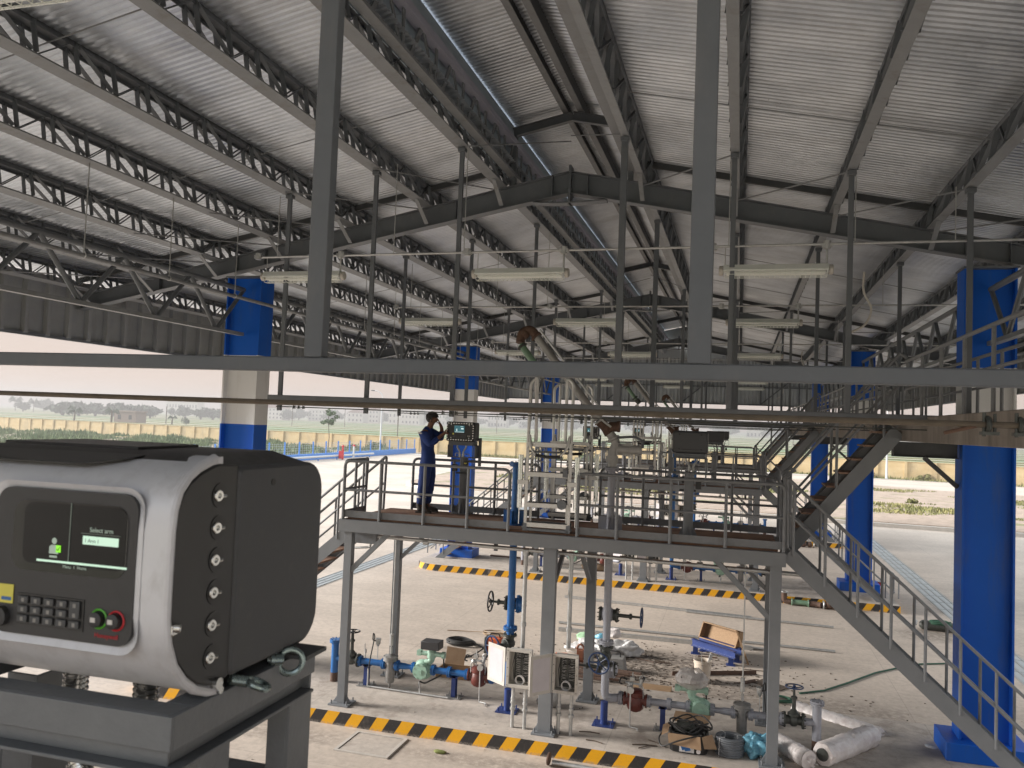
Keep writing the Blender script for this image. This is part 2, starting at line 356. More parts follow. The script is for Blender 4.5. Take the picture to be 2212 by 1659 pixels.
def concrete_mat(name, base, dark, dirt=True):
    m = bpy.data.materials.new(name); m.use_nodes = True; t = m.node_tree; b = t.nodes['Principled BSDF']; b.inputs['Roughness'].default_value = .85
    pos, p1 = world_coords(t, (1, 1, 1)); _, p2 = world_coords(t, (.35, 1.6, 1))
    n1 = noise_(t, pos, .35, 8, .62); n2 = noise_(t, p2, 1.1, 8, .7); n3 = noise_(t, pos, 9, 6, .7); n4 = noise_(t, pos, 60, 3, .6)
    c = mix_(t, smooth_(t, n1, .38, .62), base, tuple(v * .80 for v in base))
    c = mix_(t, math_(t, 'MULTIPLY', smooth_(t, n2, .48, .70), .65), c, dark)
    c = mix_(t, math_(t, 'MULTIPLY', smooth_(t, n3, .48, .68), .55), c, tuple(v * .62 for v in base))
    c = mix_(t, math_(t, 'MULTIPLY', smooth_(t, n3, .52, .30), .35), c, tuple(min(.8, v * 1.22) for v in base))
    c = mix_(t, math_(t, 'MULTIPLY', n4, .25), c, tuple(v * .75 for v in base))
    sx = nd(t, 'ShaderNodeSeparateXYZ'); t.links.new(pos, sx.inputs[0])
    if not dirt:
        n7 = noise_(t, pos, 1.6, 9, .75); c = mix_(t, math_(t, 'MULTIPLY', smooth_(t, n7, .50, .64), .5), c, (.20, .16, .13))
    if dirt:
        # oily, littered patch on the lane behind the first island
        def blob(x, y, rx, ry, amt):
            dx = math_(t, 'DIVIDE', math_(t, 'SUBTRACT', sx.outputs[0], x), rx); dy = math_(t, 'DIVIDE', math_(t, 'SUBTRACT', sx.outputs[1], y), ry)
            d = math_(t, 'SQRT', math_(t, 'ADD', math_(t, 'MULTIPLY', dx, dx), math_(t, 'MULTIPLY', dy, dy)))
            d = math_(t, 'ADD', d, math_(t, 'MULTIPLY', math_(t, 'SUBTRACT', n2, .5), 1.6))
            return math_(t, 'MULTIPLY', smooth_(t, d, 1.0, .25), amt)
        for bx in ((-1.5, 16.6, 2.0, 1.5, .9), (-2.9, 15.4, 1.7, 1.0, .85), (-.2, 15.3, 1.8, 1.3, .6), (2.0, 15.2, 1.4, .8, .45), (2.6, 13.0, 1.6, .8, .45), (-5.2, 15.9, 1.4, .6, .45), (-6.4, 10.9, 1.6, .5, .4), (-3.0, 10.9, 2.4, .35, .4), (4.6, 21.6, 1.4, .9, .5), (3.4, 14.2, 1.2, .7, .5)):
            mk = math_(t, 'MULTIPLY', blob(*bx), smooth_(t, n3, .25, .62)); c = mix_(t, mk, c, (.075, .058, .045))
    # tyre and scuff marks running along the lanes (X)
    _, p4 = world_coords(t, (.10, 3.2, 1)); n5 = noise_(t, p4, 1.0, 7, .7); c = mix_(t, math_(t, 'MULTIPLY', smooth_(t, n5, .56, .74), .32), c, tuple(v * .55 for v in base))
    n6 = noise_(t, pos, 2.3, 9, .75); c = mix_(t, math_(t, 'MULTIPLY', smooth_(t, n6, .60, .68), .35), c, tuple(v * .5 for v in base))
    # saw-cut joints
    def joint(o, per, off, wd):
        f = math_(t, 'FRACT', math_(t, 'DIVIDE', math_(t, 'ADD', o, off), per)); f = math_(t, 'ABSOLUTE', math_(t, 'SUBTRACT', f, .5))
        return smooth_(t, f, wd / per, 0)
    jt = math_(t, 'MAXIMUM', joint(sx.outputs[0], 4.6, 1.7 + 2.3, .012), joint(sx.outputs[1], 5.2, 2.9, .012))
    c = mix_(t, math_(t, 'MULTIPLY', jt, .4), c, tuple(v * .35 for v in base))
    t.links.new(c, b.inputs['Base Color'])
    bp = nd(t, 'ShaderNodeBump'); bp.inputs['Strength'].default_value = .25; bp.inputs['Distance'].default_value = .01
    t.links.new(n3, bp.inputs['Height']); t.links.new(bp.outputs[0], b.inputs['Normal']); MATS[name] = m; return m
concrete_mat('concrete', (.55, .47, .395), (.40, .34, .285))
concrete_mat('concrete_island', (.53, .47, .41), (.36, .31, .265), False)

def field_mat():
    m = bpy.data.materials.new('field'); m.use_nodes = True; t = m.node_tree; b = t.nodes['Principled BSDF']; b.inputs['Roughness'].default_value = .95
    pos, p2 = world_coords(t, (.0035, .022, 1)); _, p3 = world_coords(t, (.02, .09, 1))
    n = noise_(t, p2, 1.0, 3, .5); n2 = noise_(t, p3, 1, 5, .6)
    r_ = nd(t, 'ShaderNodeValToRGB'); t.links.new(n, r_.inputs[0]); cr_ = r_.color_ramp; cr_.interpolation = 'LINEAR'
    cols = ((.30, (.13, .20, .09)), (.42, (.15, .22, .10)), (.46, (.26, .25, .15)), (.54, (.31, .28, .19)), (.60, (.17, .22, .12)), (.68, (.34, .30, .22)))
    cr_.elements[0].position = cols[0][0]; cr_.elements[0].color = (*cols[0][1], 1); cr_.elements[1].position = cols[-1][0]; cr_.elements[1].color = (*cols[-1][1], 1)
    for p_, c_ in cols[1:-1]: e = cr_.elements.new(p_); e.color = (*c_, 1)
    c = mix_(t, math_(t, 'MULTIPLY', smooth_(t, n2, .4, .7), .5), r_.outputs[0], (.10, .15, .06))
    t.links.new(c, b.inputs['Base Color']); MATS['field'] = m
field_mat()
def dirt_mat():
    m = bpy.data.materials.new('dirt'); m.use_nodes = True; t = m.node_tree; b = t.nodes['Principled BSDF']; b.inputs['Roughness'].default_value = .95
    pos, p2 = world_coords(t, (.5, 1, 1)); n = noise_(t, p2, .12, 6, .65); n2 = noise_(t, pos, 1.5, 8, .75); n3 = noise_(t, p2, .3, 6, .7)
    c = mix_(t, smooth_(t, n2, .35, .7), (.44, .34, .27), (.30, .235, .18))
    c = mix_(t, math_(t, 'MULTIPLY', smooth_(t, n3, .54, .62), .8), c, (.17, .18, .07)); c = mix_(t, math_(t, 'MULTIPLY', smooth_(t, n2, .6, .8), .4), c, (.5, .45, .4))
    t.links.new(c, b.inputs['Base Color']); bp = nd(t, 'ShaderNodeBump'); bp.inputs['Strength'].default_value = 1; bp.inputs['Distance'].default_value = .15
    t.links.new(n2, bp.inputs['Height']); t.links.new(bp.outputs[0], b.inputs['Normal']); MATS['dirt'] = m
dirt_mat()
def stripe_mat():
    m = bpy.data.materials.new('hazard_stripes'); m.use_nodes = True; t = m.node_tree; b = t.nodes['Principled BSDF']; b.inputs['Roughness'].default_value = .45
    pos, _ = world_coords(t); sx = nd(t, 'ShaderNodeSeparateXYZ'); t.links.new(pos, sx.inputs[0])
    v = math_(t, 'SUBTRACT', math_(t, 'SUBTRACT', sx.outputs[0], math_(t, 'MULTIPLY', sx.outputs[2], .62)), math_(t, 'MULTIPLY', sx.outputs[1], .0))
    n = noise_(t, pos, 14, 4, .6); v = math_(t, 'ADD', v, math_(t, 'MULTIPLY', math_(t, 'SUBTRACT', n, .5), .012))
    f = math_(t, 'FRACT', math_(t, 'DIVIDE', math_(t, 'ADD', v, 40.06), .405))
    k = smooth_(t, f, .497, .503); c = mix_(t, k, (.80, .40, .004), (.022, .021, .022))
    n2 = noise_(t, pos, 25, 7, .75); n3 = noise_(t, pos, 2.5, 4, .6)
    c = mix_(t, math_(t, 'MULTIPLY', smooth_(t, n2, .5, .75), .35), c, (.20, .16, .12)); c = mix_(t, math_(t, 'MULTIPLY', smooth_(t, n3, .6, .75), .35), c, (.30, .26, .22))
    low = smooth_(t, sx.outputs[2], .05, .0); c = mix_(t, math_(t, 'MULTIPLY', math_(t, 'MULTIPLY', low, smooth_(t, n2, .4, .6)), .8), c, (.32, .28, .24))
    t.links.new(c, b.inputs['Base Color']); MATS['hazard_stripes'] = m
stripe_mat()

struct(MB().quad((-3500, -300, -.35), (3500, -300, -.35), (3500, 5500, -.35), (-3500, 5500, -.35)).build('field', 'field'))
struct(MB().box(-42.2, 60, -40, 97.5, -.5, 0).build('road', 'concrete'))
struct(MB().box(-400, -42.21, 40, 108, -.5, .0).build('verge', 'dirt'))
struct(MB().box(-42.2, 60, 97.51, 101.5, -.5, .05).build('pavement', 'kerb_con'))
# dirt island beyond the lanes, with its concrete kerb
ipts = [(-23.0, 54.5), (-22.2, 52.6), (-20.3, 51.0), (-17.5, 50.0), (-10, 48.2), (0, 47.2), (6.8, 46.2), (40, 43.5), (58, 43), (58, 74), (30, 76.5), (17, 78), (8, 84), (-3, 86), (-19, 88), (-23, 84), (-24.3, 66)]
def inset(pts, d):
    cx = sum(p[0] for p in pts) / len(pts); cy_ = sum(p[1] for p in pts) / len(pts); o = []
    for x, y in pts:
        L = math.hypot(x - cx, y - cy_); o.append((x + (cx - x) / L * d, y + (cy_ - y) / L * d))
    return o
struct(MB().poly([(x, y, 0) for x, y in ipts], (0, 0, .2)).build('kerb', 'kerb_con', smooth=False))
struct(MB().poly([(x, y, .1) for x, y in inset(ipts, .35)], (0, 0, .14)).build('earth', 'dirt', smooth=False))

def island(y0, i):
    """raised concrete island with painted front and ends"""
    xl, xr = -9.75, 4.22; y1 = y0 + 2.9
    pts = [(xl, y0 + .75)] + [(xl + .75 - .75 * math.cos(a), y0 + .75 - .75 * math.sin(a)) for a in (R(20), R(45), R(70))] + [(xl + .75, y0), (xr, y0), (xr, y1), (xl, y1)]
    o = MB(); b = len(pts)
    o.poly([(x, y, 0) for x, y in pts], (0, 0, .2)); k = o.build('island', 'concrete_island', smooth=False, bevel=0)
    k.data.materials.append(MATS['hazard_stripes'])
    for p in k.data.polygons:
        if abs(p.normal.z) < .5: p.material_index = 1
    struct(k)
for i in range(-1, 3): island(11.40 + 12.45 * i, i)

def drain(x0, x1, i):
    d = struct(MB().box(x0 - .08, x1 + .08, -8, 60, -.01, .004).build('drain_channel', 'concrete_island'))
    m = MB()
    for k in range(4): xx = x0 + (x1 - x0) * k / 3; m.box(xx - .012, xx + .012, -8, 60, .004, .016)
    for k in range(0, 69): m.box(x0, x1, -8 + k - .012, -8 + k + .012, .004, .015)
    for k in range(3):
        a = x0 + (x1 - x0) * k / 3
        m.box(a + .03, a + (x1 - x0) / 3 - .03, -8, 60, .004, .008)
    m.build('grating', 'drain_metal', d)
drain(-11.45, -10.95, 0); drain(5.4, 5.95, 1)
# square manhole cover in the lane in front of the first island
hx = MB(); hx.box(-5.3, -4.6, 10.58, 11.22, -.01, .012); hb = hx.build('manhole_cover', 'concrete_island'); tag(hb, 'square concrete manhole cover in the lane before the nearest striped kerb', 'manhole')
hx = MB()
for a in ((-5.36, -4.54, 10.53, 10.57), (-5.36, -4.54, 11.23, 11.27), (-5.36, -5.31, 10.57, 11.23), (-4.59, -4.54, 10.57, 11.23)): hx.box(*a, -.01, .02)
hx.build('frame', 'kerb_con', hb)

# ================================================================ canopy
PX = [-12.31, -10.95, -9.55, -8.15, -6.8, -5.35, -4.0, -1.61, -.15, 1.29, 2.65, 4.05, 5.45, 6.8]
FY = [.6, 13.2, 25.8, 38.45]
YA, YB_ = -5.0, 44.0
def pz(x): return 8.9 - .208 * abs(x + 2.83)
MID = -2.83
# --- columns: H-section, blue / white / blue, on a blue plinth
def column(x0, x1, yc, label, zt=7.15, zw=4.45):
    t = thing('steel_column', label, 'column', ((x0 + x1) / 2, yc, .2), 'blue and white columns carrying the canopy')
    def hsec(z0, z1, g=0):
        m = MB(); fy = .21 - g
        m.box(x0, x0 + .03, yc - fy, yc + fy, z0, z1); m.box(x1 - .03, x1, yc - fy, yc + fy, z0, z1); m.box(x0 + .03, x1 - .03, yc - .1, yc + .1, z0, z1)
        return m
    hsec(.45, zw).build('lower_shaft', 'blue_col', t); hsec(zw, 5.72).build('white_band', 'white_col', t); hsec(5.72, zt).build('upper_shaft', 'blue_col', t)
    MB().box(x0 - .2, x1 + .2, yc - .38, yc + .38, .2, .45).build('plinth', 'blue_col', t, bevel=.008)
    MB().box(x0 - .02, x1 + .02, yc - .24, yc + .24, zt, zt + .03).build('cap_plate', 'steel', t)
    return t
LC, RC = (-9.22, -8.50), (3.08, 3.76)
WH = {0: 'beside the camera', 1: 'nearest the camera', 2: 'second back', 3: 'farthest back'}
for k, y in enumerate(FY):
    column(LC[0], LC[1], y, 'blue and white column of the left row, %s' % WH[k]); column(RC[0], RC[1], y, 'blue and white column of the right row, %s' % WH[k], zw=4.66)

# --- portal rafters
def rafter(y, label):
    t = thing('portal_rafter', label, 'rafter', (MID, y, 8.4), 'portal rafters of the canopy')
    xl, xr = -12.72, 7.05; w2 = .1
    def prof(s):
        e = xl if s < 0 else xr; m = []
        n = abs(e - MID)
        d0 = .36; d1 = .26
        return e, d0, d1
    for s, nm in ((-1, 'left_arm'), (1, 'right_arm')):
        e, d0, d1 = prof(s)
        zt0, zte = 8.9, pz(e); zb0, zbe = zt0 - d0, zte - d1
        m = MB()
        m.poly([(MID, y - .006, zt0), (e, y - .006, zte), (e, y - .006, zbe), (MID, y - .006, zb0)], (0, .012, 0))
        m.beam((MID, y, zt0), (e, y, zte), .2, .014); m.beam((MID, y, zb0), (e, y, zbe), .2, .014)
        for xs in (MID + s * .30, MID + s * 2.0, (LC[0] if s < 0 else RC[0]) + .05, (LC[1] if s < 0 else RC[1]) - .05, MID + s * 8):
            f = (xs - MID) / (e - MID); z1 = zt0 + (zte - zt0) * f; z0 = zb0 + (zbe - zb0) * f; m.box(xs - .005, xs + .005, y - .095, y + .095, z0, z1)
        m.build(nm, 'steel', t, smooth=False)
    m = MB(); zb = 8.36
    m.poly([(MID - .62, y - .1, 8.40), (MID - .2, y - .1, zb + .03), (MID + .2, y - .1, zb + .03), (MID + .62, y - .1, 8.40), (MID + .62, y - .1, 8.385), (MID + .2, y - .1, zb), (MID - .2, y - .1, zb), (MID - .62, y - .1, 8.385)], (0, .2, 0))
    m.box(MID - .02, MID + .02, y - .11, y + .11, zb, 9.0)
    for zz in (8.5, 8.62, 8.74, 8.86):
        for yy in (-.06, .06): m.cyl((MID - .045, y + yy, zz), (MID + .045, y + yy, zz), .012, n=6)
    m.build('ridge_plate', 'steel', t, smooth=False)
    # fly braces from the purlins down to the bottom flange
    for x in PX:
        if abs(x - MID) < .5 or x < xl or x > xr: continue
        z = pz(x); m = MB(); m.beam((x, y - .62, z + .0), (x, y - .11, z - .3), .07, .012); m.build('fly_brace', 'steel_light', t, smooth=False)
    # small frame of the raised ridge vent
    m = MB()
    for s in (-1, 1): m.ibeam((MID, y, 9.86), (MID + s * 1.03, y, 9.64), .1, .15); m.box(MID + s * 1.0 - .04, MID + s * 1.0 + .04, y - .05, y + .05, 8.7, 9.58)
    m.build('vent_frame', 'steel', t, smooth=False)
for k, y in enumerate(FY): rafter(y, 'grey portal rafter spanning between the blue columns %s' % WH[k])

# --- lattice purlins
def purlin(x, label):
    s = -1 if x < MID else 1; z = pz(x); t = thing('lattice_purlin', label, 'purlin', (x, YA, z), 'lattice purlins under the roof sheet')
    up = Vector((.208 * -s * -1, 0, 1)); up = Vector((s * .208, 0, 1)).normalized(); out_ = Vector((1, 0, -s * .208)).normalized()
    dw = .075 if x < MID else .05
    def P(a, y, h): return Vector((x, y, z)) + out_ * a + up * h
    m = MB(); m.beam(P(0, YA, .012), P(0, YB_, .012), .165 if x < MID else .115, .02, up)
    m.build('bottom_chord', 'steel_light', t, smooth=False)  # paler steel: light thrown up by the floor is put into the colour
    m = MB(); m.beam(P(0, YA, .39), P(0, YB_, .39), .15, .03, up); m.beam(P(-.07, YA, .365), P(-.07, YB_, .365), .01, .06, up); m.beam(P(.07, YA, .365), P(.07, YB_, .365), .01, .06, up)
    m.build('top_chord', 'steel', t, smooth=False)
    m = MB(); y = YA + .1; i = 0
    while y < YB_ - 1.2:
        m.beam(P(-dw, y, .03), P(-.06, y, .38), .055, .012, (0, 1, 0)); m.beam(P(-dw, y + .04, .37), P(-dw, y + .48, .04), .05, .012, (0, 1, 0)); m.beam(P(-dw, y + .53, .03), P(-dw, y + .53, .38), .06, .012, (0, 1, 0))
        m.beam(P(-dw, y + .57, .04), P(-dw, y + 1.02, .37), .03, .012, (0, 1, 0))
        m.beam(P(dw, y, .03), P(dw, y, .38), .055, .012, (0, 1, 0)); m.beam(P(dw, y + .04, .37), P(dw, y + .48, .04), .05, .012, (0, 1, 0)); m.beam(P(dw, y + .57, .04), P(dw, y + 1.02, .37), .035, .012, (0, 1, 0)); m.beam(P(dw, y + .53, .03), P(dw, y + .53, .38), .06, .012, (0, 1, 0)); y += 1.06
    m.build('lattice', 'steel', t, smooth=False)
    # sag rods to the next purlin are part of the bracing built below
    return t
nl = [x for x in PX if x < MID][::-1]; nr = [x for x in PX if x > MID]
for i, x in enumerate(nl): purlin(x, 'long grey lattice purlin, %s to the left of the ridge vent' % ORD[i])
for i, x in enumerate(nr): purlin(x, 'long grey lattice purlin, %s to the right of the ridge vent' % ORD[i])
for s in (-1, 1):
    x = MID + s * .13; m = MB(); t = thing('ridge_purlin', 'boxed purlin %s of the peak inside the ridge vent' % ('left' if s < 0 else 'right'), 'purlin', (x, YA, 9.93), 'twin ridge purlins')
    m.box(x - .05, x + .05, YA, YB_, 9.93, 9.95); m.build('bottom_chord', 'steel_light', t, smooth=False)
    m = MB(); m.box(x - .02 + s * .03, x + .02 + s * .03, YA, YB_, 9.95, 10.16); m.build('web', 'steel_dark', t, smooth=False)

# --- corrugated roof sheets
def corr_roof(x0, x1, z0, z1, label, name='roof_sheet'):
    """ribs run up the slope (x0,z0) -> (x1,z1)"""
    m = MB(); y = YA; prof = ((0, 0), (.035, 0), (.05, .02), (.085, .02))
    ys = []
    while y < YB_:
        for dy, h in prof: ys.append((y + dy, h))
        y += .10
    th = .0
    n = 4
    for j, (yy, h) in enumerate(ys):
        for i in range(n + 1):
            f = i / n; m.v.append(Vector((x0 + (x1 - x0) * f, yy, z0 + (z1 - z0) * f + h)))
    for j in range(len(ys) - 1):
        for i in range(n): a = j * (n + 1) + i; m.f.append([a, a + 1, a + n + 2, a + n + 1])
    o = m.build(name, 'sheet', smooth=False); sl_ = o.modifiers.new('thick', 'SOLIDIFY'); sl_.thickness = .004
    tag(o, label, 'roof'); return o
SH = .415
corr_roof(-13.0, -3.80, pz(-13.0) + SH, pz(-3.80) + SH, 'corrugated metal roof slope left of the ridge vent')
corr_roof(7.35, -1.86, pz(7.35) + SH, pz(-1.86) + SH, 'corrugated metal roof slope right of the ridge vent')
corr_roof(-4.7, MID, 10.18 - .208 * 1.87, 10.18, 'left half of the raised corrugated vent roof')
corr_roof(-.96, MID, 10.18 - .208 * 1.87, 10.181, 'right half of the raised corrugated vent roof')
# strip beams tight under the sheet over each rafter
for k, y in enumerate(FY):
    m = MB()
    for s in (-1, 1):
        e = -12.8 if s < 0 else 7.1; a = MID + s * .98
        m.beam((a, y, pz(a) + SH - .07), (e, y, pz(e) + SH - .07), .05, .10)
    t = thing('strip_beam', 'dark strip beams tight under the roof sheet over the rafter %s' % WH[k], 'beam', (MID, y, 8.9), 'strip beams under the sheet'); loose(m, 'beam_half', 'steel_dark', t, smooth=False)

# --- vent side trusses with opaque panels, coloured pale as if daylight came through
for s in (-1, 1):
    x = MID + s * 1.02; side = 'left' if s < 0 else 'right'
    t = thing('vent_truss', 'long lattice truss closing the %s side of the ridge vent' % side, 'truss', (x, YA, 8.86), 'trusses of the ridge vent')
    m = MB(); m.box(x - .06, x + .08, YA, YB_, 8.86, 8.91); m.build('bottom_chord', 'steel_light', t, smooth=False)
    m = MB(); m.box(x - .07, x + .07, YA, YB_, 9.40, 9.50); m.build('top_chord', 'vent_trim', t, smooth=False)
    m = MB(); y = YA
    while y < YB_ - 1.1:
        m.beam((x, y, 8.9), (x, y + .35, 9.46), .07, .02, (1, 0, 0)); m.beam((x, y + .38, 9.46), (x, y + .8, 8.9), .05, .02, (1, 0, 0)); m.beam((x, y + .85, 8.9), (x, y + .85, 9.46), .06, .02, (1, 0, 0)); y += 1.05
    m.build('lattice', 'steel_light', t, smooth=False)
    m = MB(); y = YA
    while y < YB_ - 1: m.box(x - s * -.12, x + s * .13, y, y + 1.05, 8.9, 9.9); y += 1.05  # panels carried up to the vent sheet to keep sky glare out
    m.build('infill_panel', 'translucent', t, smooth=False)

# --- eave fascias and gable
def fascia(x, s, label):
    t = thing('eave_fascia', label, 'fascia', (x, YA, 6.0), 'sheeted fascias round the eaves'); m = MB(); y = YA; zt = pz(x) + .3
    pts = []
    while y < YB_ + .2: pts += [(y, 0), (y + .34, 0), (y + .36, .09), (y + .44, .09), (y + .46, 0)]; y += .5
    for yy, h in pts: m.v += [Vector((x + s * h, yy, 5.98)), Vector((x + s * h, yy, zt))]
    for j in range(len(pts) - 1): a = 2 * j; m.f.append([a, a + 1, a + 3, a + 2])
    m.build('sheet', 'fascia', t, smooth=False)
    m = MB(); m.box(x - .04, x + .06, YA, YB_, 5.94, 6.0); m.box(x - s * .10, x - s * .02, YA, YB_, 6.62, 6.67); loose(m, 'edge_trim', 'steel', t, smooth=False)
    m = MB(); y = YA + .4
    while y < YB_: m.box(x - s * .09, x - s * .03, y, y + .06, 6.0, zt); y += 1.26
    loose(m, 'stud', 'steel_dark', t, smooth=False)
fascia(-12.75, 1, 'grey ribbed sheet fascia hanging along the left eave'); fascia(7.1, -1, 'grey ribbed sheet fascia hanging along the right eave')
t = thing('gable_cladding', 'ribbed sheet wall closing the top of the far end of the canopy', 'fascia', (MID, YB_, 6.0)); m = MB(); x = -12.75; pts = []
while x < 7.1: pts += [(x, 0), (x + .1, 0), (x + .13, .04), (x + .17, .04)]; x += .2
for xx, h in pts: m.v += [Vector((xx, YB_ + h, 6.08)), Vector((xx, YB_ + h, pz(xx) + .36))]
for j in range(len(pts) - 1): a = 2 * j; m.f.append([a, a + 1, a + 3, a + 2])
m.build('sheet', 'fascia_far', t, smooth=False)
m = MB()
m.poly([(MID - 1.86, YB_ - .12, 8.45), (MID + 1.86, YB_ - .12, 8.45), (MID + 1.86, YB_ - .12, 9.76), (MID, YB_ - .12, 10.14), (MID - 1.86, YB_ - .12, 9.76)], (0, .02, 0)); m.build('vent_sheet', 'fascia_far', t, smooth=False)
m = MB(); m.box(-12.75, 7.1, YB_ - .06, YB_, 6.03, 6.09); m.box(-12.75, 7.1, YB_ - .08, YB_ - .02, 6.95, 7.0)
for xx in (-11, -7, -3, 1, 5): m.beam((xx, YB_ - .04, 6.1), (xx + 1.4, YB_ - .04, 7.3), .06, .05, (0, 1, 0)); m.box(xx - .04, xx + .04, YB_ - .1, YB_ - .03, 6.1, pz(xx) + .2)
loose(m, 'framing_bar', 'steel', t, smooth=False)

# --- longitudinal tie trusses between the columns
def tie(x, y0, y1, zt, zb, label):
    t = thing('tie_truss', label, 'truss', (x, y0, zb), 'tie trusses between the columns'); m = MB()
    m.cyl((x, y0, zt), (x, y1, zt), .045, n=10).build('upper_chord', 'steel', t)
    m = MB(); m.box(x - .05, x + .05, y0, y1, zb - .03, zb + .03); m.build('lower_chord', 'steel_light', t, smooth=False)
    m = MB(); n = 8; L = (y1 - y0) / n
    for i in range(n): m.cyl((x, y0 + L * i, zt), (x, y0 + L * (i + .5), zb), .036, n=8); m.cyl((x, y0 + L * (i + .5), zb), (x, y0 + L * (i + 1), zt), .036, n=8)
    m.build('web', 'steel', t)
for k in range(3):
    tie(-8.86, FY[k] + .22, FY[k + 1] - .22, 6.92, 6.1, 'grey tube tie truss between the left columns, %s bay' % ORD[k])
    tie(3.42, FY[k] + .22, FY[k + 1] - .22, 6.84, 6.06, 'grey tube tie truss between the right columns, %s bay' % ORD[k])

# --- thin roof bracing rods, one rod set per bay
for k in range(4):
    y0 = FY[k - 1] if k else -3; y1 = FY[k]; m = MB()
    for i in range(len(nl) - 1): a, b = nl[i], nl[i + 1]; yy = y1 - 3.1; m.cyl((a, yy, pz(a) + .3), (b, yy, pz(b) + .3), .008, n=5); yy -= 3.6; m.cyl((a, yy, pz(a) + .3), (b, yy, pz(b) + .3), .008, n=5)
    for i in range(len(nr) - 1): a, b = nr[i], nr[i + 1]; yy = y1 - 3.1; m.cyl((a, yy, pz(a) + .3), (b, yy, pz(b) + .3), .008, n=5); yy -= 3.6; m.cyl((a, yy, pz(a) + .3), (b, yy, pz(b) + .3), .008, n=5)
    for i in range(len(nl) - 1): a, b = nl[i + 1], nl[i]; m.cyl((a, y1 - 2.3, pz(a)), (b, y1 - .1, pz(b) - .05), .012, n=5)
    for i in range(len(nr) - 1): a, b = nr[i + 1], nr[i]; m.cyl((a, y1 - 2.2, pz(a)), (b, y1 - .1, pz(b) - .05), .012, n=5)
    m.cyl((-4, y1 - 2.2, 8.66), (MID, y1 - .1, 9.4), .01, n=5); m.cyl((-1.61, y1 - 2.2, 8.7), (MID, y1 - .1, 9.5), .01, n=5)
    t = thing('roof_bracing', 'thin sag and bracing rods between the purlins, %s bay' % ('first', 'second', 'third', 'farthest')[k], 'rods', (-2.8, y1 - 3, 8.5), 'bracing rods'); loose(m, 'rod', 'steel_light', t)

# --- hanging rail frames for the truck lanes
HY = [2.85, 10.95, 15.5, 23.4, 28.0, 35.85, 40.4]
HX = [-6.8, -5.35, -4.0, -1.61, -.15, 1.29]
NM = ['just in front of the camera', 'before the nearest platform', 'behind the nearest platform', 'before the middle platform', 'behind the middle platform', 'before the far platform', 'behind the far platform']
for k, y in enumerate(HY):
    t = thing('hanging_rail', 'grey rail hung from the purlins on square posts, %s' % NM[k], 'rail frame', (-1, y, 4.8), 'rails hung over the truck lanes')
    xl, xr = (-6.95, 6.9) if k else (-7.5, 6.9); zt, zb = (4.895, 4.838) if k == 0 else (4.955, 4.88)
    m = MB(); m.box(xl, xr, y - .022, y + .022, zb, zt); m.build('rail', 'steel', t, bevel=.006)
    hw = .039 if k == 0 else .033; hd = .027 if k == 0 else .022
    for x in ([-6.8, -5.35, -4.0, -1.606, -.14, 1.29, 2.65] if k == 0 else HX + [2.65]):
        zlo = zt if x > -3 or k == 0 else 4.72; hy = y + (0 if zlo == zt else 0)
        if k and x == -1.61: hw, hd = .045, .03
        elif k: hw, hd = .033, .022
        m = MB(); yo = .092 if zlo < zt else 0
        m.box(x - hw, x + hw, y - hd + yo, y + hd + yo, zlo, pz(x) - .012); m.box(x - .055, x + .055, y - .05 + yo, y + .05 + yo, pz(x) - .07, pz(x) - .012)
        m.build('post', 'steel', t, bevel=.004)
def lifeline(y, z, xl, xr, r, mt, label, clamp):
    t = thing('lifeline', label, 'cable', (xl, y, z), 'lifelines strung under the rails'); MB().tube([(xl + (xr - xl) * i / 12, y, z - .008 * math.sin(math.pi * i / 12)) for i in range(13)], r, 8).build('cable', mt, t)
    m = MB()
    for x in clamp:
        m.ring((x, y, z), (1, 0, 0), r * 1.9, r * .8, 12, 6); m.cyl((x - .01, y, z - r * 3.6), (x - .01, y, z + r * 3.6), r * .55, n=8); m.cyl((x + .02, y, z + r * 3.2), (x + .02, y, z - r * 3.2), r * .5, n=8); m.box(x - .02, x + .03, y - r * 1.4, y + r * 1.4, z - r * 3.2, z - r * 2.2)
    m.build('clamp', 'valve_dark', t)
    return t
mat('rod_tan', (.11, .09, .065), .5, .3, (.16, .13, .095), 20, .5)
L0 = lifeline(2.85, 4.722, -7.2, 1.2, .0105, 'rod_tan', 'brownish lifeline rod crossing the whole view just below the thick beam', [.745, .835])
MB().cyl((.62, 2.84, 4.69), (.735, 2.85, 4.722), .006, n=8).build('stray_end', 'rust', L0)
for k, y in enumerate(HY[1:]): lifeline(y + .0, 4.78, -6.8, 6.8, .008, 'valve_dark', 'thin dark lifeline with cable clamps, %s' % NM[k + 1], [-6.5, -6.42, -6.34, -4.1, -3.98, -3.9, 1.5, 1.6])

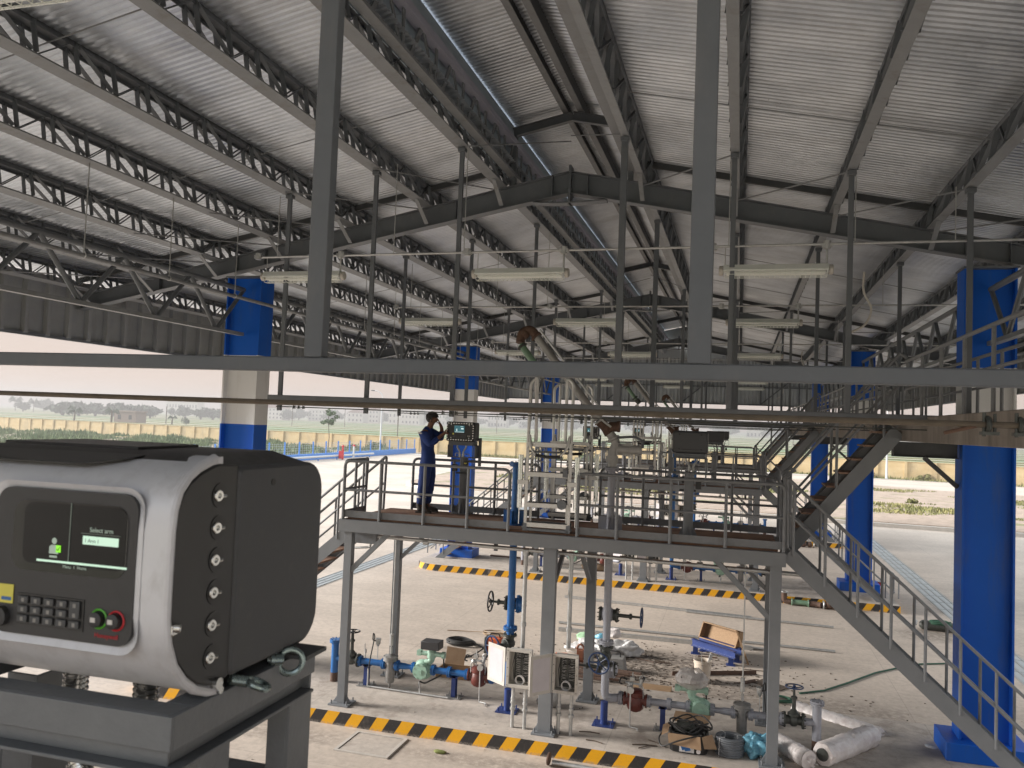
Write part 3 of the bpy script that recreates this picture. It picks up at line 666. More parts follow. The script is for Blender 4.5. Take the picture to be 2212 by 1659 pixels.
# --- conduits and caged lamps
LY = [3.16, 11.0, 16.3, 23.5, 28.8, 36.0, 41.3]
LX = [(-7.2, -5.78), (-3.76, -2.34), (-.32, 1.10)]
NM2 = ['in the row above the camera', 'in the nearest full row', 'in the second row', 'in the third row', 'in the fourth row', 'in the fifth row', 'in the farthest row']
SD = ['left', 'middle', 'right']
def lamp(x0, x1, y, label):
    z = 6.78; t = thing('caged_lamp', label, 'lamp', ((x0 + x1) / 2, y, z), 'caged fluorescent lamps under the roof')
    m = MB(); m.poly([(x0 + .06, y - .09, z), (x0 + .06, y - .05, z + .07), (x0 + .06, y + .05, z + .07), (x0 + .06, y + .09, z), (x0 + .06, y + .09, z - .012), (x0 + .06, y - .09, z - .012)], (x1 - x0 - .12, 0, 0)); m.build('housing', 'lamp_white', t, smooth=False)
    m = MB()
    for a in (x0, x1 - .06): m.lathe([(.03, 0), (.065, .01), (.065, .05), (.055, .06)], (a, y, z + .0), (1, 0, 0), 14)
    loose(m, 'end_cap', 'panel_cream', t)
    m = MB()
    for dy in (-.04, .04): m.cyl((x0 + .1, y + dy, z - .045), (x1 - .1, y + dy, z - .045), .016, n=10)
    loose(m, 'tube', 'tube', t)
    m = MB(); q = 20
    for i in range(q + 1):
        xx = x0 + .08 + (x1 - x0 - .16) * i / q; m.tube([(xx, y - .088, z - .01), (xx, y - .08, z - .06), (xx, y - .04, z - .095), (xx, y + .04, z - .095), (xx, y + .08, z - .06), (xx, y + .088, z - .01)], .0035, 5)
    for dy, dz in ((-.08, -.06), (-.04, -.095), (.04, -.095), (.08, -.06)): m.cyl((x0 + .08, y + dy, z + dz), (x1 - .08, y + dy, z + dz), .0035, n=5)
    m.build('wire_guard', 'lamp_white', t)
    m = MB()
    m.cyl((x0 + .08, y, z + .06), (x0 + .08, y, z + .30), .006, n=6); m.cyl((x1 - .08, y, z + .06), (x1 - .08, y, z + .30), .014, n=8); m.sphere((x1 - .05, y, z + .0), .045, 12); m.cyl((x1 - .05, y - .05, z), (x1 - .05, y + .05, z), .04, n=14)
    m.build('hanger', 'galv', t); return t
for i, y in enumerate(LY):
    for j, (a, b) in enumerate([(-4.72, -3.2), (-1.0, .45)] if i == 0 else LX): lamp(a, b, y, 'long white caged fluorescent lamp, %s one %s' % (SD[j], NM2[i]))
    t = thing('conduit_run', 'thin galvanised conduit carrying the lamps %s' % NM2[i], 'conduit', (-2, y, 7.08), 'conduits above the lamps')
    MB().cyl((-7.35, y, 7.085), (6.6, y, 7.125), .017, n=8).build('pipe', 'galv', t); m = MB()
    for x in (-7.28, -5.86, -3.84, -2.42, -.4, 1.02): m.cyl((x, y, 7.05), (x, y, 7.15), .045, n=12); m.box(x - .06, x + .06, y - .03, y + .03, 7.07, 7.12)
    loose(m, 'fitting', 'galv', t); m = MB()
    for x in (-6.95, -5.0, -3.9, -.2, 1.35, 2.5, 3.9): m.cyl((x, y, 7.1), (x, y, pz(x)), .007, n=5)
    loose(m, 'drop_rod', 'galv', t)
t = thing('long_conduit', 'light pipe hung on rods running back under the left roof slope', 'conduit', (-8.15, 0, 6.6)); MB().cyl((-8.15, -2, 6.6), (-8.15, 43, 6.58), .03, n=10).build('pipe', 'steel_light', t)
m = MB(); yy = 0.35
while yy < 42: m.cyl((-8.15, yy, 6.6), (-8.15, yy, 7.8), .008, n=5); m.ring((-8.15, yy, 6.6), (0, 1, 0), .035, .008, 12, 5); yy += 1.62
loose(m, 'drop_rod', 'galv', t)
for i, y in enumerate((12.9, 25.4, 38.1)):
    tag(MB().tube(bend([(1.55, y, 6.2), (1.75, y, 6.3), (1.85, y, 6.55), (1.7, y, 6.8), (1.72, y, 7.1)], .2), .016, 8).build('flexible_conduit', 'panel_cream'), 'curved pale cable conduit hanging near the right end of the rafter, %s' % ('nearest', 'second', 'farthest')[i], 'conduit', 'curved pale conduits')

# --- concrete walkway on brackets along the right columns
t = thing('walkway', 'long dark concrete walkway with railing along the right columns', 'walkway', (2.6, 20, 4.62))
MB().box(2.2, 3.02, 3, 40, 4.62, 4.94).build('slab', 'concrete_beam', t, bevel=.01)
m = MB()
gaps = [12.55 + 12.45 * i for i in (-1, 0, 1, 2)]
y = 3.3; ys = []
while y < 39.9: ys.append(y); y += 1.02
for yy in ys:
    if any(g_ - .1 < yy < g_ + .95 for g_ in gaps): continue
    m.cyl((2.24, yy, 4.94), (2.24, yy, 5.74), .021, n=8); m.cyl((2.98, yy + .4, 4.94), (2.98, yy + .4, 5.74), .021, n=8)
loose(m, 'railing_post', 'rail', t)
segs = []; a = 3.0
for g_ in gaps: 
    if g_ > a: segs.append((a, g_ - .02))
    a = max(a, g_ + .9)
segs.append((a, 40))
m = MB()
for a, b in segs:
    m.cyl((2.24, a, 5.75), (2.24, b, 5.75), .022, n=10); m.cyl((2.24, a, 5.35), (2.24, b, 5.35), .018, n=8)
m.cyl((2.98, 3, 5.75), (2.98, 40, 5.75), .022, n=10); m.cyl((2.98, 3, 5.35), (2.98, 40, 5.35), .018, n=8)
loose(m, 'rail_bar', 'rail', t)
for k, y in enumerate(FY):
    t = thing('bracket', 'dark steel bracket and strut carrying the walkway on the right column %s' % WH[k], 'bracket', (2.6, y, 4.4), 'walkway brackets')
    m = MB(); m.ibeam((2.19, y, 4.50), (3.06, y, 4.50), .18, .22); m.box(2.19, 2.2, y - .09, y + .09, 4.4, 4.6); m.build('arm', 'steel_dark', t, smooth=False)
    MB().beam((2.62, y, 4.39), (3.07, y, 3.98), .07, .06).build('strut', 'steel_dark', t, smooth=False)
# ================================================================ loading platforms
def platform():
    """built in world coordinates of the nearest platform in view"""
    y0, y1, xl, xr, zf = 11.65, 13.5, -6.02, .64, 3.08
    t = thing('loading_platform', '', 'platform', (-2.7, 12.5, .2), 'steel loading platforms')
    m = MB(); m.box(xl + .1, xr - .1, y0 + .1, y1 - .1, zf - .03, zf); m.build('deck', 'deck', t)
    m = MB()
    for yy in (y0 + .045, y1 - .045): m.ibeam((xl, yy, 2.96), (xr, yy, 2.96), .09, .19, .012)
    m.box(xl, xr, y0 - .004, y0 + .004, 2.87, 3.05)
    m.box(xl - .004, xl + .004, y0, y1, 2.87, 3.05); m.box(xr - .004, xr + .004, y0, y1, 2.87, 3.05)
    for xx in (-4.8, -3.7, -2.6, -1.5, -.4): m.ibeam((xx, y0 + .1, 2.97), (xx, y1 - .1, 2.97), .07, .14, .01)
    m.build('floor_frame', 'steel_light' if False else 'rail_dull', t, smooth=False)
    for x, y, w_ in ((-5.86, y0 + .09, .125), (-2.62, y0 + .09, .19), (.52, y0 + .09, .15), (-5.72, y1 - .15, .12), (-2.28, y1 - .15, .15), (.5, y1 - .15, .12)):
        m = MB(); m.box(x - w_ / 2, x + w_ / 2, y - .06, y + .06, .2, 2.87); m.box(x - .17, x + .17, y - .15, y + .15, .2, .225)
        for s in (-1, 1): m.poly([(x + s * w_ / 2, y - .006, .225), (x + s * .15, y - .006, .225), (x + s * w_ / 2, y - .006, .36)], (0, .012, 0)); 
        for a in (-.13, .13):
            for b in (-.11, .11): m.cyl((x + a, y + b, .22), (x + a, y + b, .28), .012, n=6)
        m.build('leg', 'rail_dull', t, smooth=False, bevel=.003)
    m = MB(); yb = y0 + .09
    m.beam((-5.83, yb, 2.25), (-5.2, yb, 2.88), .07, .07, (0, 1, 0)); m.beam((.5, yb, 2.1), (-.28, yb, 2.88), .07, .07, (0, 1, 0))
    m.beam((-2.3, y1 - .15, 2.1), (-2.28, y0 + .5, 2.88), .06, .06, (1, 0, 0)); m.beam((-2.62, yb, 2.1), (-2.6, y1 - .6, 2.88), .06, .06, (1, 0, 0)); m.beam((-5.7, y1 - .15, 2.2), (-5.0, y1 - .15, 2.88), .06, .06, (0, 1, 0)); m.beam((.5, y1 - .15, 2.2), (-.2, y1 - .15, 2.88), .06, .06, (0, 1, 0))
    loose(m, 'knee_brace', 'rail_dull', t, smooth=False)
    # guard rails
    zt, zm = 3.97, 3.52; r = .023
    def guard(pts, posts, name='guard_rail', toe=True):
        m = MB(); (ax, ay), (bx, by) = pts
        m.tube(bend([(ax, ay, zf - .02), (ax, ay, zt), (bx, by, zt), (bx, by, zf - .02)], .10), r, 10); m.cyl((ax, ay, zm), (bx, by, zm), r * .85, n=8)
        for f in posts: px, py = ax + (bx - ax) * f, ay + (by - ay) * f; m.cyl((px, py, zf - .02), (px, py, zt), r, n=10)
        if toe:
            if abs(by - ay) < .01: m.box(ax, bx, ay + .024, ay + .03, zf + .01, zf + .115)
            else: m.box(ax - .003, ax + .003, ay, by, zf + .01, zf + .115)
        m.build(name, 'rail', t)
    yf = y0 + .03; yk = y1 - .03
    guard(((xl + .05, yf), (-3.27, yf)), (.23, .50, .76)); guard(((-2.23, yf), (xr - .03, yf)), (.20, .465, .73))
    guard(((-5.55, yk), (-3.25, yk)), (.33, .66)); guard(((-2.2, yk), (xr - .03, yk)), (.25, .5, .75))
    guard(((xl + .03, yf + .05), (xl + .03, 12.5)), (.5,)); guard(((xr - .03, 12.45), (xr - .03, 12.56)), (), toe=False)
    return t
mat('rail_dull', (.155, .168, .18), .5, 0, (.19, .20, .21), 3, .35, .03, 50)
PN = ['nearest steel loading platform, the one the worker stands on', 'middle steel loading platform beyond the worker', 'far steel loading platform seen small through the nearer railings']
P1 = platform(); P1['label'] = PN[0]
STEP = Vector((0, 12.45, 0))
for k in (1, 2): dup(P1, STEP * k, PN[k])

def stair(x0, z0, x1, z1, ya, yb, label, treads_mat='steel', rail_h=.9, n=None, posts=.41, pl=None, first=.0, so=0, to=0):
    """stair in the XZ direction between (x0,z0) top/bottom and (x1,z1)"""
    t = thing('steel_stair', label, 'stair', ((x0 + x1) / 2, ya, min(z0, z1)), 'steel stairs of the platforms')
    d = Vector((x1 - x0, 0, z1 - z0)); L = abs(x1 - x0)
    for yy in (ya, yb):
        m = MB(); so_ = so if yy == ya else 0; z0 += so_; z1 += so_; m.beam((x0, yy, z0 - .1), (x1, yy, z1 - .1), .012, .2, (0, 0, 1)); s_ = 1 if yy == ya else -1
        m.beam((x0, yy + s_ * .03, z0 - .01), (x1, yy + s_ * .03, z1 - .01), .07, .01, (0, 0, 1)); m.beam((x0, yy + s_ * .03, z0 - .19), (x1, yy + s_ * .03, z1 - .19), .07, .01, (0, 0, 1)); m.build('stringer', 'rail_dull', t, smooth=False); z0 -= so_; z1 -= so_
    m = MB(); k = n or max(3, int(abs(z1 - z0) / .2)); 
    for i in range(1, k):
        f = i / k; x = x0 + (x1 - x0) * f; z = z0 + (z1 - z0) * f - .12 + to; m.box(x - .12, x + .12, ya + .02, yb - .02, z - .015, z + .012)
    loose(m, 'tread', treads_mat, t, smooth=False)
    m = MB(); q = int(L / posts); sg = 1 if x1 > x0 else -1
    for yy in (ya, yb):
        for i in range(q + 1):
            x = x0 + sg * (first + posts * i)
            if (x - x1) * sg > 0: break
            z = z0 + (z1 - z0) * abs(x - x0) / L; m.cyl((x, yy, z - .06), (x, yy, z + rail_h), .02, n=8)
        m.tube([(x0, yy, z0 + rail_h), (x1, yy, z1 + rail_h)], .022, 10); m.tube([(x0, yy, z0 + rail_h * .5), (x1, yy, z1 + rail_h * .5)], .018, 8)
        m.tube(bend([(x0 - sg * .0, yy, z0 - .02), (x0 - sg * .02, yy, z0 + rail_h + .03), (x0 + sg * .12, yy, z0 + rail_h - .1 * (1 if z1 < z0 else -1))], .06), .022, 10)
        m.tube(bend([(x1, yy, z1 + rail_h), (x1 + sg * .1, yy, z1 + rail_h - .06), (x1 + sg * .1, yy, max(z1 + .3, .3))], .05), .02, 8)
    loose(m, 'handrail_bar', 'rail', t)
    return t
SN = ['nearest', 'middle', 'far']
A = stair(.66, 3.14, 4.12, .04, 11.7, 12.42, 'stair running down to the floor from the right end of the nearest platform', 'rail_dull', first=.07, n=14)
mat('tread_rust', (.30, .20, .15), .7, 0, (.20, .11, .07), 6, .5)
B = stair(.68, 3.14, 2.16, 4.96, 12.55, 13.3, 'steep stair climbing from the nearest platform to the concrete walkway', 'tread_rust', first=.05, n=9, posts=.62, so=-.10, to=.10)
C_ = stair(-6.04, 3.07, -9.6, .03, 12.6, 13.35, 'stair running down to the left from the nearest platform, partly behind the big control box', 'deck', first=.05, n=15, posts=.44)
for k in (1, 2):
    dup(A, STEP * k, 'stair running down to the floor from the right end of the %s platform' % SN[k]); dup(B, STEP * k, 'steep stair climbing from the %s platform to the concrete walkway' % SN[k]); dup(C_, STEP * k, 'stair running down to the left from the %s platform' % SN[k])

# ---------------------------------------------------------------- pipework helpers
def handwheel(c, ax, Rr, m_, par, name='handwheel'):
    c = Vector(c); ax = Vector(ax).normalized(); a = Vector((0, 0, 1)) if abs(ax.z) < .9 else Vector((1, 0, 0)); x = ax.cross(a).normalized(); y = ax.cross(x)
    m = MB(); m.ring(c, ax, Rr, Rr * .085, 28, 8); m.cyl(c - ax * Rr * .18, c + ax * Rr * .14, Rr * .17, n=10)
    for k in range(5): t = 2 * math.pi * k / 5; m.tube([c - ax * Rr * .05, c - ax * Rr * .1 + (x * math.cos(t) + y * math.sin(t)) * Rr * .5, c + (x * math.cos(t) + y * math.sin(t)) * Rr], Rr * .06, 6)
    return m.build(name, m_, par)
def gate_valve(c, pipe_ax, stem_ax, par, wheel, Rw=.12, stem=.46, body='valve_dark', r=.075, fl=None):
    """body centred at c, pipe along pipe_ax, stem towards stem_ax"""
    c = Vector(c); p = Vector(pipe_ax).normalized(); s = Vector(stem_ax).normalized()
    m = MB(); m.sphere(c, r * 1.15, 14); m.cyl(c - p * r * 1.5, c + p * r * 1.5, r * .85)
    for q in (-1, 1): m.cyl(c + p * q * (r * 1.5), c + p * q * (r * 1.5 + .025), r * 1.45); 
    for q in (-1, 1): m.bolts(c + p * q * (r * 1.5 + .02), p, r * 1.2, .008, .03, 8)
    m.lathe([(r * .8, 0), (r * .8, r * .9), (r * 1.15, r * .95), (r * 1.15, r * 1.35), (r * .95, r * 1.4), (r * .5, r * 2.0), (r * .38, r * 2.1), (r * .38, stem * .62), (r * .6, stem * .64), (r * .6, stem * .7), (r * .25, stem * .72), (r * .2, stem)], c, s, 16)
    o = m.build('gate_valve', body, par)
    a = s.cross(p).normalized(); m = MB()
    for q in (-1, 1): m.beam(c + s * stem * .55 + a * q * r * .55, c + s * stem * .92 + a * q * r * .42, .02, .014, p)
    m.build('yoke', body, o); handwheel(c + s * stem, s, Rw, wheel, o); return o

def meter_line(x0, s, paint, y, label, bagged=False, group='metering lines under the platforms'):
    """riser at x0, runs in direction s (+1 / -1); pipe centre z = .6"""
    z = .59; X = lambda d: x0 + s * d; r = .052
    t = thing('metering_line', label, 'pipework', (X(1.5), y, .2), group)
    sx = (s, 0, 0)
    m = MB(); m.cyl((x0, y, .34), (x0, y, .86), .062).cyl((x0, y, z), (X(.20), y, z), r); m.build('riser', paint, t)
    m = MB(); m.flange((x0, y, .87), (0, 0, 1), .098); m.build('blind_flange', paint, t)
    MB().cyl((x0, y, .2), (x0, y, .35), .064).build('riser_stub', 'rust', t)
    gate_valve((X(.31), y, z), sx, (0, 0, 1), t, 'wheel_blue' if paint == 'grey_pipe' else 'wheel_black', .12, .47, 'valve_dark')
    m = MB()
    for a, b in ((.44, .94), (1.14, 1.24), (1.83, 2.40)): m.cyl((X(a), y, z), (X(b), y, z), r)
    m.lathe([(r, 0), (r, .03), (.04, .10), (.04, .19)], (X(1.24), y, z), sx, 16); m.lathe([(.04, 0), (.04, .03), (r, .10)], (X(1.73), y, z), sx, 16)
    loose(m, 'pipe', paint, t)
    for d in (.47, .90, 1.14, 1.44, 1.78, 2.06, 2.36): m = MB(); m.flange((X(d), y, z), sx, .088); m.build('flange', paint, t)
    # basket strainer
    m = MB(); m.lathe([(.02, 0), (.02, .06), (.065, .07), (.075, .10), (.078, .42), (.125, .43), (.125, .455), (.118, .457), (.118, .48), (.125, .482), (.125, .50), (.05, .52), (.04, .53)], (X(1.02), y, z - .36), (0, 0, 1), 22); m.bolts((X(1.02), y, z + .10), (0, 0, 1), .107, .009, .05, 8); m.cyl((X(.92), y, z), (X(1.12), y, z), .05)
    st = m.build('strainer', 'valve_grey', t)
    MB().cyl((X(1.02), y, z - .40), (X(1.02), y, z - .35), .014).build('drain_plug', 'rust', st)
    m = MB(); m.cyl((X(1.02), y, z + .16), (X(1.02), y, 2.84), .011, n=8); m.cyl((X(1.02), y, z + .18), (X(1.02), y, z + .28), .022, n=10); m.cyl((X(1.02), y, z + .31), (X(1.02), y, z + .46), .03, n=12); m.cyl((X(1.02), y, z + .47), (X(1.02), y, z + .5), .034, n=12); m.build('vent_pipe', 'galv', t)
    # flow meter
    cx = X(1.60); m = MB(); m.sphere((cx, y, z - .01), .15, 22, (1, .85, 1)); m.cyl((cx, y - .15, z - .01), (cx, y - .10, z - .01), .125, n=24); m.bolts((cx, y - .14, z - .01), (0, 1, 0), .112, .011, .02, 8); m.cyl((X(1.45), y, z), (X(1.76), y, z), .07)
    m.box(cx - .035, cx + .035, y - .165, y - .14, z - .05, z + .02); m.ring((cx, y, z - .01), (0, 1, 0), .145, .02, 28, 8)
    fm = m.build('flow_meter', 'mint', t)
    nx = cx + s * .14; m = MB(); m.tube(bend([(cx + s * .04, y, z + .1), (nx, y, z + .14), (nx, y, z + .24)], .05), .055, 14); m.lathe([(.045, 0), (.075, .01), (.075, .1), (.06, .12), (.055, .16)], (nx, y, z + .19), (0, 0, 1), 18)
    m.cyl((nx - .19, y - .02, z + .26), (nx + .20, y - .02, z + .26), .038, n=14); m.box(nx - .24, nx - .17, y - .06, y + .03, z + .22, z + .30); m.cyl((nx + .19, y - .02, z + .26), (nx + .24, y - .02, z + .26), .055, n=14)
    m.build('meter_neck', 'mint', fm)
    MB().box(nx - .155, nx + .155, y - .12, y + .12, z + .34, z + .47).build('counter', 'box_dark', fm, bevel=.008)
    MB().tube(bend([(nx + .21, y, z + .2), (nx + .22, y + .02, z - .05), (cx + s * .05, y - .06, z - .22), (cx - s * .02, y - .1, .5 - .08), (cx - s * .02, y - .1, .3)], .1), .013, 8).build('cable', 'black_rubber', t)
    if bagged:
        m = MB(); m.sphere((nx, y, z + .39), .25, 18, (.98, .72, .62))
        for i, v in enumerate(m.v): h = rnd.uniform(-.022, .022); m.v[i] = v + Vector((h, h, abs(h) * 1.5))
        m.build('plastic_bag', 'plastic_film', t, ang=20)
    # control valve
    rx = X(2.56); m = MB(); m.lathe([(.09, 0), (.12, .03), (.135, .10), (.12, .17), (.11, .2), (.13, .22), (.13, .27), (.10, .30), (.06, .31)], (rx, y, z - .15), (0, 0, 1), 20); m.cyl((X(2.40), y, z), (X(2.72), y, z), .08); m.cyl((X(2.385), y, z), (X(2.41), y, z), .10); m.cyl((X(2.71), y, z), (X(2.735), y, z), .10); m.cyl((rx, y, z - .17), (rx, y, z - .14), .05)
    m.bolts((rx, y, z + .1), (0, 0, 1), .115, .01, .035, 8); cv = m.build('control_valve', 'red_valve', t)
    m = MB(); zz = z + .16
    m.tube(bend([(rx - .12, y - .06, z), (rx - .12, y - .06, zz + .06), (rx + .0, y - .06, zz + .09), (rx + .12, y - .06, zz + .06), (rx + .12, y - .06, z - .08)], .04), .008, 6)
    m.cyl((rx - .16, y, zz + .08), (rx + .1, y, zz + .08), .014, n=8); m.cyl((rx - .05, y, zz), (rx - .05, y, zz + .24), .01, n=8); m.sphere((rx - .08, y - .05, zz + .07), .04, 10); m.cyl((rx + .07, y - .02, zz + .03), (rx + .09, y - .02, zz + .16), .025, n=10)
    m.tube(arc((rx + .1, y, zz + .14), (.05, 0, 0), (0, 0, .06), 0, 4.2), .008, 6); m.box(rx - .09, rx - .02, y - .03, y + .03, zz + .12, zz + .17); m.build('pilot_tubing', 'galv', cv)
    m = MB(); m.tube(bend([(rx - .13, y, zz + .12), (rx - .22, y, zz + .16), (rx - .25, y, zz + .06), (rx - .2, y, zz + .05)], .05), .012, 8); m.cyl((rx + .08, y, zz + .1), (rx + .13, y, zz + .19), .022, n=8); m.build('hose', 'black_rubber', cv)
    gx_ = rx - s * (-.1) if s < 0 else rx + .02
    m = MB(); m.cyl((X(2.62), y - .11, z + .17), (X(2.62), y - .15, z + .17), .05, n=16); m.cyl((X(2.62), y - .13, z + .12), (X(2.62), y - .13, .22), .011, n=8); m.tube([(X(2.62), y - .13, .225), (X(2.62) + .12, y - .16, .225), (X(2.62) + .13, y - .22, .21)], .01, 6); m.build('drain_pipe', 'galv', t)
    # transmitter, small valve, supports
    m = MB(); m.cyl((X(.78), y, z + .04), (X(.78), y, z + .28), .008, n=6); m.lathe([(.012, 0), (.03, .03), (.042, .05), (.042, .10), (.05, .105), (.05, .13)], (X(.78), y, z + .27), (0, 0, 1), 14); m.build('transmitter', 'galv', t); m = MB(); m.cyl((X(.56), y, z + .05), (X(.56), y, z + .17), .01, n=6); m.cyl((X(.56), y, z + .14), (X(.56), y, z + .2), .02, n=8); m.cyl((X(.545), y, z + .17), (X(.545), y, z + .29), .008, n=6); m.build('needle_valve', 'galv', t)
    MB().tube(bend([(X(.76), y - .02, z + .36), (X(.70), y - .04, z + .37), (X(.71), y - .05, z + .5), (X(.74), y - .05, z + .45), (X(.69), y - .08, z + .1), (X(.67), y - .1, z - .1)], .06), .010, 8).build('cable', 'black_rubber', t)
    m = MB(); m.tube(bend([(X(.67), y - .1, z - .08), (X(.67), y - .1, .225), (X(2.1), y - .14, .225)], .02), .015, 8); m.cyl((X(1.60) - s * .0, y - .1, .22), (X(1.58), y - .1, .40), .014, n=8); m.build('floor_conduit', 'galv', t)
    for d in (.60, 2.15):
        m = MB(); m.box(X(d) - .035, X(d) + .035, y - .05, y - .04, .21, z - .05); m.box(X(d) - .035, X(d) + .035, y + .04, y + .05, .21, z - .05); m.box(X(d) - .005, X(d) + .005, y - .04, y + .04, .21, z - .05); m.box(X(d) - .06, X(d) + .06, y - .05, y + .05, z - .075, z - .05); m.build('support', 'blue_support', t)
        m = MB(); m.box(X(d) - .13, X(d) + .13, y - .11, y + .11, .2, .212)
        for a in (-.1, .1):
            for b in (-.08, .08): m.cyl((X(d) + a, y + b, .21), (X(d) + a, y + b, .26), .01, n=6)
        m.build('base_plate', 'valve_grey', t)
    # tail: to the standpipe
    return t, X
def standpipe(x, y, s, paint, label, tail_from, yl):
    t = thing('standpipe', label, 'pipework', (x, y, .2), 'standpipes feeding the fuel loaders'); z = .59
    m = MB(); m.flange((tail_from, yl, z), (s, 0, 0), .10); m.build('flange', paint, t)
    if paint == 'blue_pipe':
        m = MB(); m.lathe([(.085, 0), (.06, .12), (.045, .22)], (tail_from + s * .03, yl, z), (s, -.25, 0), 16); m.tube(bend([(tail_from + s * .2, yl - .05, z), (x, y, z), (x, y, .95)], .14), .058, 14); m.build('elbow', paint, t)
    else: MB().tube(bend([(tail_from + s * .02, yl, z), (x, y, z), (x, y, 1.0)], .2, 8), .06, 16).build('elbow', paint, t)
    MB().cyl((x, y, 1.1), (x, y, 4.0), .058, n=20).build('riser', paint, t)
    m = MB(); m.cyl((x, y, .2), (x, y, z - .05), .055, n=16); m.box(x - .16, x + .16, y - .14, y + .14, .2, .215)
    for a in (-.12, .12):
        for b in (-.1, .1): m.cyl((x + a, y + b, .21), (x + a, y + b, .27), .011, n=6)
    m.build('support', 'blue_support', t)
    for zz in (1.47 if paint == 'blue_pipe' else 1.42, 4.02): m = MB(); m.flange((x, y, zz), (0, 0, 1), .11); m.build('flange', paint, t)
    m = MB(); m.cyl((x, y, 3.08), (x, y, 3.10), .2); m.box(x - .005, x + .005, y - .18, y + .18, 3.1, 3.3); m.box(x - .18, x + .18, y - .005, y + .005, 3.1, 3.3); m.build('collar', paint, t)
    if paint == 'blue_pipe':
        gate_valve((x, y, 1.24), (0, 0, 1), (-.55, -.83, -.05), t, 'wheel_blue', .17, .34, 'valve_dark')
        o = gate_valve((x + .02, y + .14, 1.82), (1, 0, 0), (-1, 0, 0), t, 'wheel_black', .155, .40, 'valve_dark', .08)
        m = MB(); m.lathe([(.08, 0), (.14, .01), (.14, .03), (.12, .04), (.12, .10), (.08, .13)], (x + .06, y + .14, 1.82), (1, 0, 0), 18); m.bolts((x + .08, y + .14, 1.82), (1, 0, 0), .125, .01, .03, 10); m.build('bonnet', paint, t)
    else:
        gate_valve((x, y, 1.22), (0, 0, 1), (-.15, -.98, -.1), t, 'wheel_blue', .155, .34, 'valve_dark')
        gate_valve((x, y + .15, 1.80), (1, 0, 0), (1, 0, 0), t, 'wheel_blue', .14, .50, 'valve_dark', .075)
        gate_valve((x, y + .15, .99), (1, 0, 0), (-1, 0, 0), t, 'wheel_blue', .12, .46, 'valve_dark', .075)
        m = MB(); m.sphere((x - .02, y + .15, 1.80), .12, 16); m.sphere((x + .04, y + .15, .98), .13, 16); m.ring((x + .1, y + .15, .98), (1, 0, .1), .11, .02, 20, 6); m.build('bonnet', paint, t)
    return t
LN, RN = 'blue_pipe', 'grey_pipe'
ML, XL_ = meter_line(-6.50, 1, LN, 12.68, 'blue metering line with mint flow meter at the left under the nearest platform')
MR, XR_ = meter_line(1.15, -1, RN, 12.5, 'grey metering line with bagged mint meter at the right under the nearest platform', True)
SL = standpipe(-3.37, 12.4, 1, LN, 'tall blue standpipe rising through the nearest platform', XL_(2.78), 12.68)
SR = standpipe(-1.86, 12.4, -1, RN, 'tall grey standpipe rising through the nearest platform', XR_(2.78), 12.5)
for k in (1, 2):
    y_ = 12.45 * k
    meter_line(-6.50, 1, RN, 12.68 + y_, 'grey metering line at the left under the %s platform' % SN[k]); meter_line(1.15, -1, LN, 12.5 + y_, 'blue metering line at the right under the %s platform' % SN[k])
    a = standpipe(-3.37, 12.4 + y_, 1, RN, 'grey standpipe left of the gangway on the %s platform' % SN[k], -6.5 + 2.78, 12.68 + y_); b = standpipe(-1.86, 12.4 + y_, -1, LN, 'blue standpipe right of the gangway on the %s platform' % SN[k], 1.15 - 2.78, 12.5 + y_)

